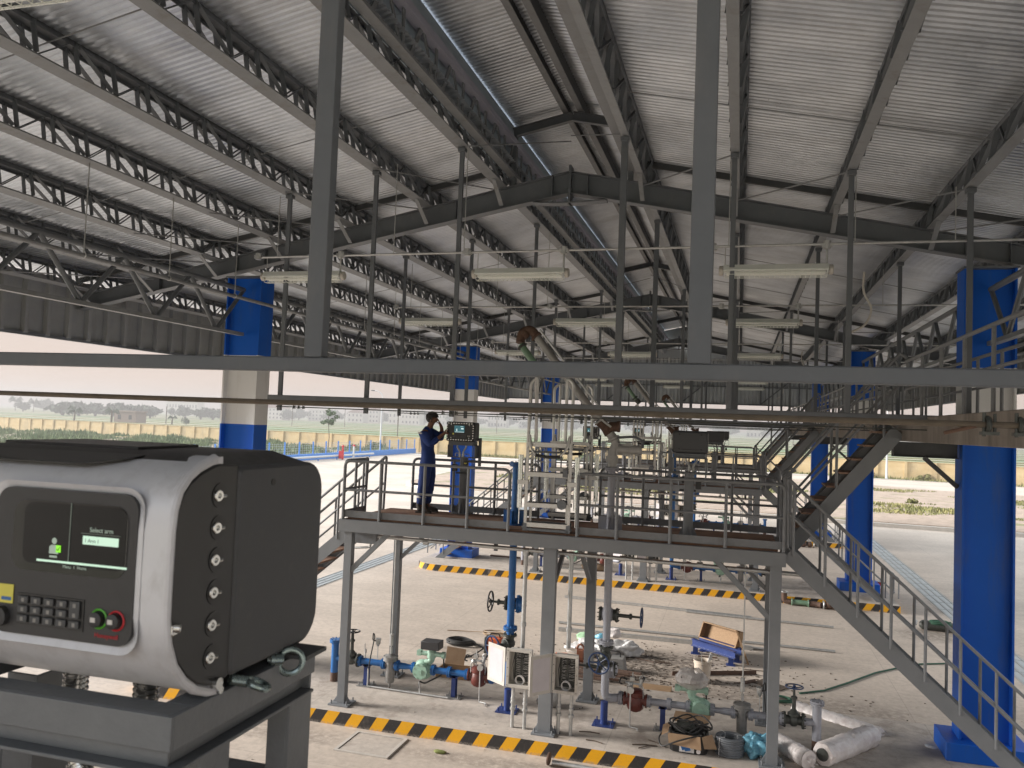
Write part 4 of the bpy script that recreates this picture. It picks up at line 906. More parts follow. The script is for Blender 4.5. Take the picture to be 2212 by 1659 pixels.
# ---------------------------------------------------------------- loading arm on the grey standpipe
def loading_arm():
    x, y = -1.86, 12.4; t = thing('fuel_loader', 'folded loading arm with brown swivels and green pipe end on the nearest platform', 'fuel loader', (x, y, 4.03), 'fuel loaders')
    m = MB(); m.tube(bend([(x, y, 4.05), (x, y, 4.28), (x + .06, y, 4.42), (x - .05, y, 4.56)], .09, 6), .07, 16); m.cyl((x, y, 4.12), (x, y, 4.22), .09); m.lathe([(.08, 0), (.10, .01), (.10, .04), (.08, .05)], (x + .02, y, 4.46), (-.5, 0, .8), 18); m.build('swivel_base', 'steel_pale', t)
    m = MB(); m.box(x + .06, x + .2, y - .08, y + .02, 4.24, 4.42); m.cyl((x + .1, y - .1, 4.33), (x + .45, y - .1, 4.33), .07, n=18); m.cyl((x + .24, y - .14, 4.33), (x + .24, y - .06, 4.33), .1, n=20); m.cyl((x + .24, y - .2, 4.33), (x + .24, y - .1, 4.33), .02, n=8); m.bolts((x + .24, y - .15, 4.33), (0, 1, 0), .08, .008, .01, 10); m.build('spring_cylinder', 'steel_pale', t)
    MB().tube(bend([(x + .02, y - .05, 4.5), (x + .35, y - .05, 4.53), (x + .46, y - .05, 4.46), (x + .46, y - .05, 4.36)], .06), .02, 8).build('link', 'steel', t)
    m = MB(); m.tube(bend([(x - .06, y, 4.55), (x - .14, y, 4.68), (x - .22, y, 4.74)], .08), .075, 16); m.sphere((x - .08, y, 4.64), .09, 14); m.cyl((x - .06, y, 4.66), (x + .08, y, 4.67), .075); m.cyl((x + .06, y, 4.67), (x + .10, y, 4.67), .085); m.build('lower_swivel', 'rust', t)
    m = MB(); m.ring((x - .25, y, 4.79), (-.6, 0, .75), .08, .014, 18, 6); m.ring((x - .21, y, 4.74), (-.6, 0, .75), .085, .014, 18, 6); m.beam((x - .3, y - .1, 4.86), (x - .02, y - .1, 4.66), .02, .03); m.build('clamp', 'steel_pale', t)
    a, b = Vector((x - .24, y, 4.78)), Vector((-3.12, y, 6.04)); m = MB(); m.tube([a, b], .062, 18); m.build('boom', 'steel_pipe', t)
    m = MB(); m.tube([a + Vector((.04, -.06, .16)), b + Vector((.06, -.06, .10))], .018, 8); m.build('balance_rod', 'galv', t)
    m = MB(); m.ring(b, (-.67, 0, .74), .085, .02, 18, 6); m.tube(bend([b, (-3.22, y, 6.16), (-3.36, y - .02, 6.10), (-3.37, y - .06, 5.93)], .12, 8), .072, 14); m.sphere((-3.32, y - .02, 6.08), .09, 14); m.build('top_swivel', 'rust', t)
    m = MB(); m.tube([(-3.35, y - .08, 5.90), (-3.05, y - .1, 5.52)], .055, 16); m.build('drop_pipe', 'green_paint', t)
    m = MB(); m.ring((-3.33, y - .08, 5.87), (.6, 0, -.76), .07, .02, 16, 6); m.ring((-3.08, y - .1, 5.56), (.6, 0, -.76), .07, .02, 16, 6); m.tube([(-3.04, y - .1, 5.51), (-2.94, y - .1, 5.40)], .075, 12); m.build('coupler', 'valve_dark', t)
    return t
mat('steel_pale', (.34, .34, .33), .45, .2, (.42, .41, .39), 12, .5); mat('steel_pipe', (.26, .255, .245), .4, .4, (.34, .33, .31), 5, .5, stretch=(1, 1, 1)); mat('green_paint', (.13, .22, .14), .4, 0, (.17, .28, .19), 8, .5)
mat('rust_rod', (.16, .10, .06), .6)
AR = loading_arm()
for k in (1, 2): dup(AR, STEP * k, 'folded loading arm on the %s platform' % SN[k])

# ---------------------------------------------------------------- folding gangway
def gangway(y, s, label):
    """pale folded access ladder standing upright on the platform edge"""
    t = thing('folding_gangway', label, 'gangway', (-2.69, y, 3.09), 'folded aluminium gangways'); xa, xb = -3.02, -2.37
    for x in (xa, xb):
        m = MB(); m.box(x - .022, x + .022, y - .012, y + .012, 3.1, 4.42); m.box(x - .018 + .05 * (1 if x == xa else -1), x + .018 + .05 * (1 if x == xa else -1), y + s * .10 - .012, y + s * .10 + .012, 3.1, 4.3)
        m.tube(bend([(x, y, 4.3), (x, y + s * .05, 5.28), (x + .10 * (1 if x == xa else -1), y + s * .05, 5.36), (x + .10 * (1 if x == xa else -1), y + s * .06, 4.40)], .06), .024, 8)
        m.build('side_rail', 'alu', t)
    for z in (3.20, 3.49, 3.94, 4.38):
        m = MB(); m.box(xa, xb, y - .02, y + s * .22, z - .012, z + .012); m.build('tread', 'steel_dark', t, smooth=False)
        m = MB(); m.box(xa, xb, y - .026, y - .018, z - .05, z + .013); m.box(xa, xb, y + s * .22, y + s * .228, z - .045, z + .013); m.build('tread_edge', 'alu', t, smooth=False)
    m = MB(); m.box(xa, xb, y - .03, y + .03, 3.095, 3.13); m.box(xa, xb, y + s * .02 - .01, y + s * .02 + .01, 4.24, 4.27)
    for x in (xa, xb): m.box(x - .03, x + .03, y - .03, y + .03, 3.09, 3.2); m.cyl((x - .05, y, 3.14), (x + .05, y, 3.14), .022, n=10)
    m.build('hinge', 'steel', t)
    for x, q in ((xa, -1), (xb, 1)):
        m = MB(); xx = x + q * .10; m.cyl((xx, y, 3.42), (xx, y, 4.17), .038, n=16); m.cyl((xx, y, 4.17), (xx, y, 4.2), .04, n=16); m.cyl((xx, y, 3.18), (xx, y, 3.42), .009, n=8); sc = m.build('spring_cylinder', 'chrome', t)
        m = MB(); m.box(min(x, xx) - .03, max(x, xx) + .03, y - .045, y + .045, 3.77, 3.83); m.build('clamp', 'alu', sc)
        m = MB()
        for i in range(16): zz = 3.45 + i * .045; m.ring((x - q * .06, y + s * .06, zz), (1, 0, 0) if i % 2 else (0, 1, 0), .014, .005, 8, 5)
        m.build('chain', 'steel_dark', t)
    m = MB(); m.tube(bend([(xa + .03, y - .02, 4.5), (xa + .07, y - .06, 4.28), (xa + .16, y - .08, 4.20), (xb - .16, y - .08, 4.19), (xb - .05, y - .06, 4.30), (xb - .02, y - .02, 4.5)], .1), .018, 10); m.build('grab_bar', 'alu', t)
    m = MB(); m.tube([(xa + .14, y - .08, 4.205), (MIDX(xa, xb), y - .08, 4.185), (xb - .14, y - .08, 4.195)], .025, 10); m.build('grip', 'black_rubber', t)
    m = MB(); m.box(xb - .1, xb - .03, y - .05, y + .05, 3.90, 4.02); m.cyl((xb - .1, y - .06, 3.5), (xb - .1, y + .06, 3.5), .07, n=12); loose(m, 'latch', 'steel', t); return t
def MIDX(a, b): return (a + b) / 2
GA = gangway(11.72, 1, 'pale folded gangway standing upright at the front edge of the nearest platform')
GB = gangway(13.42, -1, 'pale folded gangway standing upright at the back edge of the nearest platform')
for k in (1, 2): dup(GA, STEP * k, 'folded gangway at the front edge of the %s platform' % SN[k]); dup(GB, STEP * k, 'folded gangway at the back edge of the %s platform' % SN[k])
tag(MB().tube(bend([(-2.93, 11.78, 5.5), (-2.95, 11.76, 5.25), (-2.92, 11.75, 4.95), (-2.9, 11.74, 4.42)], .2), .022, 10).build('hanging_hose', 'bag_white'), 'white hose hanging down the left side of the front gangway', 'hose')

# ---------------------------------------------------------------- control stations on pedestals
def station():
    """origin at pedestal foot, front towards -Y"""
    t = thing('control_station', '', 'control box', (0, 0, 0), 'control boxes on pedestals')
    w_, yf, yb, z0, z1 = .25, -.27, .03, 1.24, 1.56
    MB().box(-w_, w_, yf + .06, yb, z0, z1).build('housing', 'box_side', t, bevel=.03)
    fp = MB().box(-w_, w_ - .0, yf, yf + .055, z0 - .005, z1 + .005).build('front_panel', 'box_black', t, bevel=.02)
    m = MB(); yy = yf - .004
    for i in range(10): 
        x = -w_ + .045 + i * (2 * w_ - .09) / 9
        for z in (z0 + .02, z1 - .02): m.lathe([(.0115, 0), (.0115, .008), (.006, .010)], (x, yf, z), (0, -1, 0), 10)
    for i in range(6):
        z = z0 + .055 + i * (z1 - z0 - .11) / 5
        for x in (-w_ + .02, w_ - .02): m.lathe([(.0115, 0), (.0115, .008), (.006, .010)], (x, yf, z), (0, -1, 0), 10)
    for x in (-w_ + .09, w_ - .09):
        for z in (z0 + .055, z1 - .045): m.lathe([(.008, 0), (.008, .008)], (x, yf, z), (0, -1, 0), 10)
    loose(m, 'bolt', 'chrome', fp)
    MB().box(-.105, .075, yf - .006, yf - .001, z0 + .145, z1 - .06).build('screen', 'screen_teal', fp)
    m = MB(); m.box(.015, .06, yf - .008, yf - .0065, z0 + .20, z0 + .218); m.box(-.09, .07, yf - .008, yf - .0065, z0 + .15, z0 + .156); m.sphere((-.06, yf - .007, z0 + .2), .008, 8, (1, .2, 1)); m.box(-.07, -.05, yf - .008, yf - .0065, z0 + .172, z0 + .19); m.box(.005, .055, yf - .008, yf - .0065, z1 - .08, z1 - .075); m.build('display_marks', 'screen_white', fp)
    m = MB(); m.box(-.125, .105, yf - .003, yf - .001, z0 + .055, z0 + .125)
    m.build('keypad_field', 'box_side', fp)
    m = MB()
    for r_ in range(3):
        for c in range(5): m.box(-.085 + c * .018, -.073 + c * .018, yf - .007, yf - .003, z0 + .065 + r_ * .017, z0 + .076 + r_ * .017)
    m.build('keys', 'black', fp)
    MB().box(-.135, -.11, yf - .004, yf - .001, z0 + .105, z0 + .135).build('sticker', 'yellow_label', fp)
    MB().box(.13, .18, yf - .004, yf - .001, z0 + .085, z0 + .095).build('badge', 'reflective', fp)
    m = MB(); m.cyl((w_ + .0, yb - .03, z0 + .01), (w_ + .02, yb - .03, z0 + .01), .02, n=12); m.ring((w_ + .01, yb - .02, z0 - .005), (0, 1, 0), .014, .004, 12, 6); m.build('eye_bolt', 'chrome', t)
    m = MB()
    for a in (-.19, .12): 
        for b in (0, .0): m.cyl((a + .03, yb, z0 + .06), (a + .03, yb + .012, z0 + .06), .011, n=10); m.cyl((a + .03, yb, z1 - .05), (a + .03, yb + .012, z1 - .05), .011, n=10)
    m.box(-.12, .12, yb, yb + .004, z0 + .05, z0 + .056); m.build('rear_studs', 'black', t)
    m = MB(); m.box(-.22, .22, -.22, -.215, 1.17, 1.235); m.box(-.22, .22, .015, .02, 1.17, 1.235)
    for x in (-.22, .215): m.box(x, x + .005, -.215, .015, 1.17, 1.235)
    m.box(-.25, -.235, -.17, .07, .96, 1.17); m.box(.235, .25, -.17, .07, .96, 1.17); m.box(-.25, .25, -.16, .07, 1.165, 1.17); m.box(-.25, .25, -.15, .06, .955, .965); m.box(.255, .30, -.02, .02, .82, 1.3)
    m.build('mounting_frame', 'steel', t, smooth=False)
    m = MB(); m.cyl((0, 0, .02), (0, 0, .96), .07, n=20)
    for k in range(4): a = k * math.pi / 2; c_, s_ = math.cos(a), math.sin(a); m.poly([(c_ * .07 - s_ * .005, s_ * .07 + c_ * .005, .02), (c_ * .15 - s_ * .005, s_ * .15 + c_ * .005, .02), (c_ * .07 - s_ * .005, s_ * .07 + c_ * .005, .2)], (s_ * .01, -c_ * .01, 0))
    m.box(-.16, .16, -.14, .14, 0, .02); m.build('pedestal', 'rail_dull', t)
    m = MB()
    for x, q in ((-.10, 1), (.06, -1)): m.tube(bend([(x, -.1, 1.17), (x, -.1, 1.13), (x + q * .05, -.1, 1.06), (x + q * .05, -.1, .99)], .03), .015, 8); m.cyl((x + q * .05, -.1, .96), (x + q * .05, -.1, 1.02), .022, n=10)
    m.tube(bend([(-.13, -.1, .97), (-.13, -.1, 1.03), (-.04, -.1, 1.03)], .02), .008, 6); m.tube(bend([(.12, -.1, .97), (.12, -.1, 1.02), (.04, -.1, 1.02)], .02), .008, 6); loose(m, 'flexible_conduit', 'galv', t)
    m = MB(); m.box(.03, .11, -.13, -.07, .80, .90); m.box(-.17, -.09, -.13, -.07, .72, .84); m.box(-.10, .14, -.12, -.07, .68, .71); m.build('earth_monitor', 'box_black', t, bevel=.004)
    MB().box(.045, .095, -.134, -.131, .855, .872).build('label', 'yellow_label', t)
    m = MB(); m.cyl((.0, .0, 0), (0, 0, 0.001), .01); m.sphere((-.14, -.14, .79), .018, 8); m.build('red_button', 'red', t)
    return t
mat('screen_teal', (.02, .05, .06), .2, emit=(.10, .32, .38), estr=.18); mat('screen_white', (.6, .7, .7), .3, emit=(.75, .95, .95), estr=.35)
S0 = station(); S0.location = (-4.54, 13.27, 3.085); S0['label'] = 'control box with lit screen and bolted black front, the worker touches it'
dup(S0, Vector((-.69, 12.12, 3.085)) - S0.location, 'dark control box seen from behind on a round pedestal, right half of the nearest platform', rz=math.pi)
for k in (1, 2):
    dup(S0, STEP * k, 'small dark control box facing the camera on the %s platform' % SN[k]); dup(S0, Vector((-.69, 12.12, 3.085)) + STEP * k - S0.location, 'control box seen from behind on the %s platform' % SN[k], rz=math.pi)

# ---------------------------------------------------------------- junction boxes and conduits below the platform
def jbox(x0, label, door):
    y = 11.7; x1 = x0 + .385; z0, z1 = .80, 1.36; yb = y + .17
    t = thing('junction_box', label, 'junction box', (x0 + .19, y, .2), 'open junction boxes on pipe legs')
    m = MB(); m.box(x0 + .03, x0 + .035, y + .01, yb, z0 + .03, z1 - .03); m.box(x1 - .035, x1 - .03, y + .01, yb, z0 + .03, z1 - .03); m.box(x0 + .03, x1 - .03, y + .01, yb, z0 + .03, z0 + .035); m.box(x0 + .03, x1 - .03, y + .01, yb, z1 - .035, z1 - .03); m.box(x0 + .03, x1 - .03, yb, yb + .01, z0 + .03, z1 - .03)
    for s_ in (x0 + .0, x1 - .045): m.box(s_, s_ + .045, y - .01, y + .012, z0, z1)
    for s_ in (z0, z1 - .045): m.box(x0 + .045, x1 - .045, y - .01, y + .012, s_, s_ + .045)
    m.build('enclosure', 'panel_cream', t, bevel=.006, smooth=False)
    m = MB(); 
    for i in range(5):
        for xx in (x0 + .022, x1 - .022): m.cyl((xx, y - .014, z0 + .03 + i * .125), (xx, y - .008, z0 + .03 + i * .125), .006, n=6)
    m.build('bolt_holes', 'black', t)
    m = MB(); m.box(x0 + .10, x0 + .14, yb - .04, yb, z0 + .14, z1 - .08); m.box(x0 + .19, x0 + .22, yb - .06, yb, z0 + .14, z1 - .07); m.box(x0 + .08, x1 - .06, yb - .005, yb - .001, z0 + .05, z1 - .05); m.build('terminal_strip', 'valve_dark', t)
    m = MB()
    for i in range(14):
        zz = z0 + .16 + i * .024
        m.tube([(x0 + .12, yb - .05, zz), (x0 + .15, yb - .09, zz + rnd.uniform(-.01, .01)), (x0 + .19, yb - .05, zz)], .003, 4); m.tube([(x0 + .22, yb - .05, zz), (x0 + .27, yb - .07, zz + rnd.uniform(-.02, .02)), (x0 + .31, yb - .04, zz)], .003, 4)
    m.build('wiring', 'bag_white', t)
    m = MB(); m.tube([(x0 + .2 + .05 * math.cos(a), yb - .08 + .01 * math.sin(a * 3), z1 - .12 + .045 * math.sin(a)) for a in [k * .5 for k in range(22)]], .006, 5); m.tube([(x0 + .1, yb - .05, z1 - .1), (x0 + .08, yb - .09, z1 - .25), (x0 + .1, yb - .08, z0 + .1)], .006, 5); m.build('cable_bunch', 'black', t)
    MB().tube([(x0 + .2 + .065 * math.cos(a), y + .02 + .003 * k, z0 + .10 + .065 * math.sin(a)) for k, a in enumerate([k * .5 for k in range(26)])], .008, 6).build('cable_coil', 'bag_white', t)
    m = MB()
    for xx in (x0 + .10, x1 - .10):
        m.cyl((xx, y + .08, .2), (xx, y + .08, z0 + .03), .026, n=14)
        for zz, rr in ((.55, .038), (.60, .034), (.46, .042)): m.cyl((xx, y + .08, zz), (xx, y + .08, zz + .035), rr, n=12)
    loose(m, 'pipe_leg', 'galv', t)
    h = Vector((x0 - .01, y, 0)); d = Vector(door).normalized() * .40; n_ = Vector((-d.y, d.x, 0)).normalized() * .016
    def dp(f, z, o=0): return h + d * f + Vector((0, 0, z)) + n_ * o
    m = MB(); m.poly([dp(0, z0), dp(1, z0), dp(1, z1), dp(0, z1)], n_); dr = m.build('door', 'panel_cream', t, bevel=.004)
    m = MB(); sgn = -1 if n_.y > 0 else 1
    f0 = h + Vector((0, 0, 0)); o_ = -.12 if sgn < 0 else 1.12
    m.poly([dp(.12, z0 + .05, o_), dp(.88, z0 + .05, o_), dp(.88, z1 - .05, o_), dp(.12, z1 - .05, o_)], n_ * .1 * (-1 if o_ < 0 else 1)); m.build('gasket_panel', 'panel_white', dr)
    return t
JA = jbox(-3.22, 'open cream junction box left of the middle leg, its door swung out to the left', (-.8, .55, 0))
JB = jbox(-2.53, 'open cream junction box right of the middle leg, its door hiding part of the leg', (-.62, -.78, 0))
for k in (1, 2): dup(JA, STEP * k, 'open junction box left of the middle leg of the %s platform' % SN[k]); dup(JB, STEP * k, 'open junction box right of the middle leg of the %s platform' % SN[k])
def lower_conduits(off, label):
    t = thing('conduit_tree', label, 'conduit', (-2, 12.0 + off, 2.7), 'galvanised conduits under the platforms'); y = 12.0 + off; m = MB()
    m.tube([(-5.5, y, 2.78), (.9, y, 2.73)], .03, 12); m.tube(bend([(-3.06, y, 2.75), (-3.06, y, 1.3)], .05), .034, 12); m.tube([(-2.36, y, 2.75), (-2.36, y, 1.38)], .034, 12); m.tube([(-.5, y, 2.74), (-.5, y, 2.86)], .02, 8); m.tube(bend([(-5.62, y, 2.7), (-5.62, y, 2.6), (-6.0, y, 2.56)], .05), .018, 8)
    m.build('pipe', 'galv', t); m = MB()
    for x in (-4.68, -3.06, -2.36, -1.6, -.5): m.cyl((x - .04, y, 2.75), (x + .04, y, 2.75), .042, n=12)
    for x in (-3.06, -2.36): m.cyl((x, y, 1.62), (x, y, 1.68), .045, n=12); m.cyl((x, y, 2.68), (x, y, 2.74), .042, n=12)
    loose(m, 'coupling', 'galv', t)
    MB().box(-5.92, -5.5, y - .06, y + .06, 2.66, 2.87).build('pull_box', 'rail', t, bevel=.01); m = MB()
    for x in (-3.55, -1.2, .2): m.box(x - .03, x + .03, y + .03, y + .05, 2.7, 2.87)
    loose(m, 'pipe_hanger', 'steel', t)
lower_conduits(0, 'galvanised conduits with drops to the junction boxes under the nearest platform')
for k in (1, 2): lower_conduits(12.45 * k, 'galvanised conduits under the %s platform' % SN[k])
# ================================================================ foreground control box on its stand
mat('screen_black', (.004, .005, .005), .05, spec=.22); mat('screen_mint', (.5, .6, .5), .3, emit=(.50, .80, .62), estr=.3); mat('screen_grey', (.3, .35, .3), .4, emit=(.45, .60, .50), estr=.14); mat('screen_green', (.2, .6, .05), .3, emit=(.25, .85, .02), estr=.35); mat('screen_line', (.1, .12, .1), .4, emit=(.30, .38, .32), estr=.08)
mat('recess', (.003, .003, .003), .25)
def rrect(x0, x1, z0, z1, r, y, n=6):
    p = []
    for cx, cz, a in ((x1 - r, z1 - r, 0), (x0 + r, z1 - r, 90), (x0 + r, z0 + r, 180), (x1 - r, z0 + r, 270)):
        for i in range(n + 1): t = R(a + 90 * i / n); p.append(Vector((cx + r * math.cos(t), y, cz + r * math.sin(t))))
    return p
def text_obj(name, s, size, loc, m_, par, ext=.0006):
    cu_ = bpy.data.curves.new('txt', 'FONT'); cu_.body = s; cu_.size = size; cu_.extrude = ext; cu_.align_x = 'LEFT'
    o = bpy.data.objects.new('txt', cu_); scene.collection.objects.link(o); bpy.context.view_layer.update()
    me = bpy.data.meshes.new_from_object(o.evaluated_get(bpy.context.evaluated_depsgraph_get())); bpy.data.objects.remove(o)
    org = Vector((0, 0, 0)); p = par
    while p is not None: org += p.location; p = p.parent
    me.transform(Matrix.Rotation(R(90), 4, 'X')); me.transform(Matrix.Translation(Vector(loc) - org)); me.materials.clear(); me.materials.append(MATS[m_])
    ob = bpy.data.objects.new(name, me); scene.collection.objects.link(ob); ob.parent = par; return ob
T = thing('control_box', 'big silver and black control box with lit screen and keypad in the left foreground', 'control box', (-.97, 1.2, 4.25), 'control boxes on pedestals')
xl, xr = -1.235, -.75
# housing
def yzprism(prof, x0, x1, name, m_, par, bevel=0, ang=35):
    m = MB(); m.poly([(x0, y, z) for y, z in prof], (x1 - x0, 0, 0)); return m.build(name, m_, par, bevel=bevel, ang=ang)
def rnd_prof(y0, y1, z0, z1, rf, rb, n=8):
    p = []
    for cy_, cz, a, r in ((y1 - rb, z1 - rb, 0, rb), (y0 + rf, z1 - rf, 90, rf), (y0 + rf, z0 + rf, 180, rf), (y1 - rb, z0 + rb, 270, rb)):
        for i in range(n + 1): t = R(a + 90 * i / n); p.append((cy_ + r * math.cos(t), cz + r * math.sin(t)))
    return p
yzprism(rnd_prof(1.11, 1.375, 4.262, 4.585, .012, .055), xl + .02, xr + .004, 'housing', 'box_side', T, bevel=.006)
def cover_prof(t_):
    pts = []
    outer = [(1.075, 4.6015), (1.065, 4.601), (1.05, 4.599), (1.015, 4.588), (.99, 4.574), (.972, 4.555), (.963, 4.53), (.960, 4.50), (.9595, 4.44), (.960, 4.38), (.966, 4.345), (.980, 4.312), (1.003, 4.285), (1.03, 4.265), (1.062, 4.252), (1.085, 4.248)]
    inner = []
    for i, (y, z) in enumerate(outer):
        a = outer[max(0, i - 1)]; b = outer[min(len(outer) - 1, i + 1)]; d = Vector((b[0] - a[0], b[1] - a[1])).normalized(); n = Vector((-d.y, d.x)); n = n if n.x > 0 or (abs(n.x) < .2 and ((z > 4.4) == (n.y < 0))) else -n
        inner.append((y + n.x * t_, z + n.y * t_))
    return outer + inner[::-1]
fl = yzprism([(1.112, 4.588)] + [(y + .0, z) for y, z in cover_prof(.010)[16:][::-1]][1:-1] + [(1.112, 4.262)], xl, xr, 'front_flange', 'box_black', T, bevel=.003)
m = MB()
for i in range(6):
    z = 4.305 + i * .0478; c = (xr + .001, 1.062, z); m.lathe([(.0185, 0), (.0185, .0012), (.0105, .0014)], (xr, 1.066, z), (1, 0, 0), 20)
m.build('bolt_recess', 'black', fl)
m = MB()
for i in range(6):
    z = 4.305 + i * .0478; m.lathe([(.0088, 0), (.0088, .004), (.0078, .0052), (.0040, .0052), (.0038, .002)], (xr, 1.060, z), (1, -.12, 0), 20); m.cyl((xr + .002, 1.066, z - .001), (xr + .005, 1.074, z - .001), .0035, n=8)
loose(m, 'bolt', 'chrome', fl)
MB().lathe([(.006, 0), (.006, .0015)], (xr + .0035, 1.205, 4.556), (1, 0, 0), 12).build('vent_hole', 'black', T)
# silver cover: curved front shell
cv = yzprism(cover_prof(.012), xl - .006, xr - .004, 'front_cover', 'silver', T, bevel=.0)
# side lip of the cover, slightly proud and rounded
m = MB(); out_ = cover_prof(.012)[:16]
m.tube([(xr - .006, y + .007, z + (.0 if .03 < 1 else 0)) for y, z in out_[2:]], .0075, 10); m.build('cover_rim', 'silver', cv)
# recessed control panel
bx0, bx1, bz0, bz1 = -1.05, -.803, 4.338, 4.548
m = MB(); a = rrect(bx0 - .012, bx1 + .010, bz0 - .012, bz1 + .010, .03, .9590); b = rrect(bx0, bx1, bz0, bz1, .024, .9645); n = len(a); k = len(m.v); m.v += a + b
for i in range(n): j = (i + 1) % n; m.f.append([k + i, k + j, k + n + j, k + n + i])
m.build('bezel_chamfer', 'silver', cv)
m = MB(); m.poly(rrect(bx0, bx1, bz0, bz1, .024, .9585), (0, .008, 0)); pn = m.build('control_panel', 'box_dark', T)
# window recess ring and screen
sx0, sx1, sz0, sz1 = -1.018, -.818, 4.430, 4.531
m = MB(); a = rrect(sx0, sx1, sz0, sz1, .022, .9575); b = rrect(sx0 + .020, sx1 - .004, sz0 + .012, sz1 - .004, .014, .9584); k = len(m.v); n = len(a); m.v += a + b
for i in range(n): j = (i + 1) % n; m.f.append([k + i, k + j, k + n + j, k + n + i])
m.build('window_frame', 'recess', pn)
m = MB(); m.poly(rrect(sx0 + .019, sx1 - .003, sz0 + .011, sz1 - .003, .014, .9578), (0, .0006, 0)); sc = m.build('screen', 'screen_black', T)
Yd = .9572
m = MB(); m.box(-.893, -.832, Yd - .0002, Yd, 4.4745, 4.4865); m.poly([(-.972, Yd, 4.4478), (-.816, Yd, 4.4478), (-.816, Yd, 4.4448), (-.972, Yd, 4.4448)], (0, -.0002, 0)); m.build('display_field', 'screen_mint', sc)
m = MB(); m.box(-.917, -.9155, Yd - .0002, Yd, 4.4478, 4.531); m.box(-.897, -.829, Yd - .0002, Yd, 4.4895, 4.4902); m.build('display_rule', 'screen_line', sc)
m = MB(); m.sphere((-.9425, Yd, 4.4752), .0046, 12, (1, .05, 1)); m.poly([(-.9505, Yd, 4.457), (-.9345, Yd, 4.457), (-.9345, Yd, 4.467), (-.938, Yd, 4.4695), (-.947, Yd, 4.4695), (-.9505, Yd, 4.467)], (0, -.0003, 0)); m.box(-.9495, -.936, Yd - .0003, Yd, 4.4515, 4.4545); m.build('display_person_icon', 'screen_grey', sc)
MB().box(-.9385, -.930, Yd - .0006, Yd - .0003, 4.4595, 4.4695).build('display_tick_field', 'screen_green', sc)
m = MB(); m.beam((-.937, Yd - .0008, 4.4645), (-.935, Yd - .0008, 4.4620), .0008, .0003, (0, 1, 0)); m.beam((-.935, Yd - .0008, 4.4620), (-.9315, Yd - .0008, 4.4675), .0008, .0003, (0, 1, 0)); m.build('display_tick', 'black', sc)
text_obj('display_text', 'Select arm', .0095, (-.882, Yd - .0003, 4.4925), 'screen_grey', sc, .0001)
text_obj('display_text', '1 Arm 1', .0075, (-.890, Yd - .0005, 4.4775), 'box_side', sc, .0001)
text_obj('display_text', 'Menu  1  Home', .0065, (-.925, Yd - .0003, 4.4385), 'screen_grey', sc, .0001)
# keypad
kx0, kx1, kz0, kz1 = -1.002, -.884, 4.352, 4.397
MB().box(kx0, kx1, .9583 - .0010, .9583, kz0, kz1).build('keypad_recess', 'black', pn, bevel=.0003)
m = MB()
for r_ in range(3):
    for c in range(5):
        x = kx0 + .004 + c * .0228; z = kz0 + .004 + r_ * .0135
        if c == 4 and r_ == 2: continue
        h = .0245 if (c == 4 and r_ == 1) else .0105
        m.box(x, x + .0175, .9583 - .0042, .9583 - .001, z, z + h)
loose(m, 'key', 'box_side', pn, bevel=.001)
m = MB()
for r_ in range(3):
    for c in range(5):
        x = kx0 + .0105 + c * .0228; z = kz0 + .0062 + r_ * .0135; m.box(x, x + .005, .9539, .9541, z, z + .0055)
m.build('key_legends', 'valve_grey', pn)
MB().box(-1.037, -1.010, .9572, .9578, 4.380, 4.407).build('sticker', 'yellow_label', pn)
MB().box(-1.031, -1.013, .9570, .9572, 4.384, 4.389).build('sticker_print', 'blue_pipe', pn)
for x, mm, nm in ((-.858, 'green_ring', 'start_key'), (-.829, 'red', 'stop_key')):
    m = MB(); m.ring((x, .9580, 4.373), (0, 1, 0), .0130, .0016, 28, 6); o = m.build(nm, mm, pn)
    m = MB(); m.lathe([(.0105, 0), (.0105, .008), (.008, .0095)], (x - .001, .9583, 4.373), (0, -1, 0), 20); m.build('knob', 'box_dark', o); m = MB(); m.box(x - .006, x + .002, .9478, .9488, 4.370, 4.3765); m.build('knob_mark', 'reflective', o)
m = MB(); m.lathe([(.014, 0), (.014, .009), (.009, .0105)], (-1.028, .9583, 4.361), (0, -1, 0), 20); m.build('knob', 'box_dark', pn)
text_obj('brand_lettering', 'Honeywell', .0092, (-.864, .9577, 4.3475), 'red', pn, .0002)
# top pocket and clips
m = MB(); m.poly([(-1.14, .995, 4.5905), (-1.10, .985, 4.584), (-.93, .985, 4.584), (-.88, 1.01, 4.592), (-.86, 1.06, 4.6015), (-1.16, 1.06, 4.6015)], (0, 0, .0015)); m.build('top_pocket', 'black', T)
m = MB(); m.poly([(-1.2, 1.10, 4.602), (-.93, 1.10, 4.602), (-.95, 1.28, 4.602), (-1.2, 1.28, 4.602)], (0, 0, .006)); m.build('top_plate', 'box_black', T, bevel=.002)
m = MB(); m.quadbox([(xl + .0, 1.0, 4.574), (xr + .003, 1.0, 4.574), (xr + .003, 1.362, 4.574), (xl, 1.362, 4.574), (xl + .03, 1.05, 4.6035), (xr - .055, 1.05, 4.6035), (xr - .055, 1.29, 4.6035), (xl + .03, 1.29, 4.6035)]); m.build('top_crown', 'box_black', T, bevel=.012)
m = MB(); m.box(xr - .012, xr + .002, .972, .986, 4.356, 4.372); m.cyl((xr - .002, .978, 4.367), (xr + .008, .984, 4.366), .0065, n=12); m.build('clip', 'chrome', T, bevel=.002)
m = MB(); m.ring((xr + .012, 1.275, 4.243), (.55, -.83, 0), .0205, .0055, 26, 10); m.cyl((xr - .01, 1.245, 4.252), (xr + .003, 1.262, 4.249), .010, n=14)
mat('eyebolt', (.20, .26, .26), .25, .8, (.32, .40, .40), 40, .5)

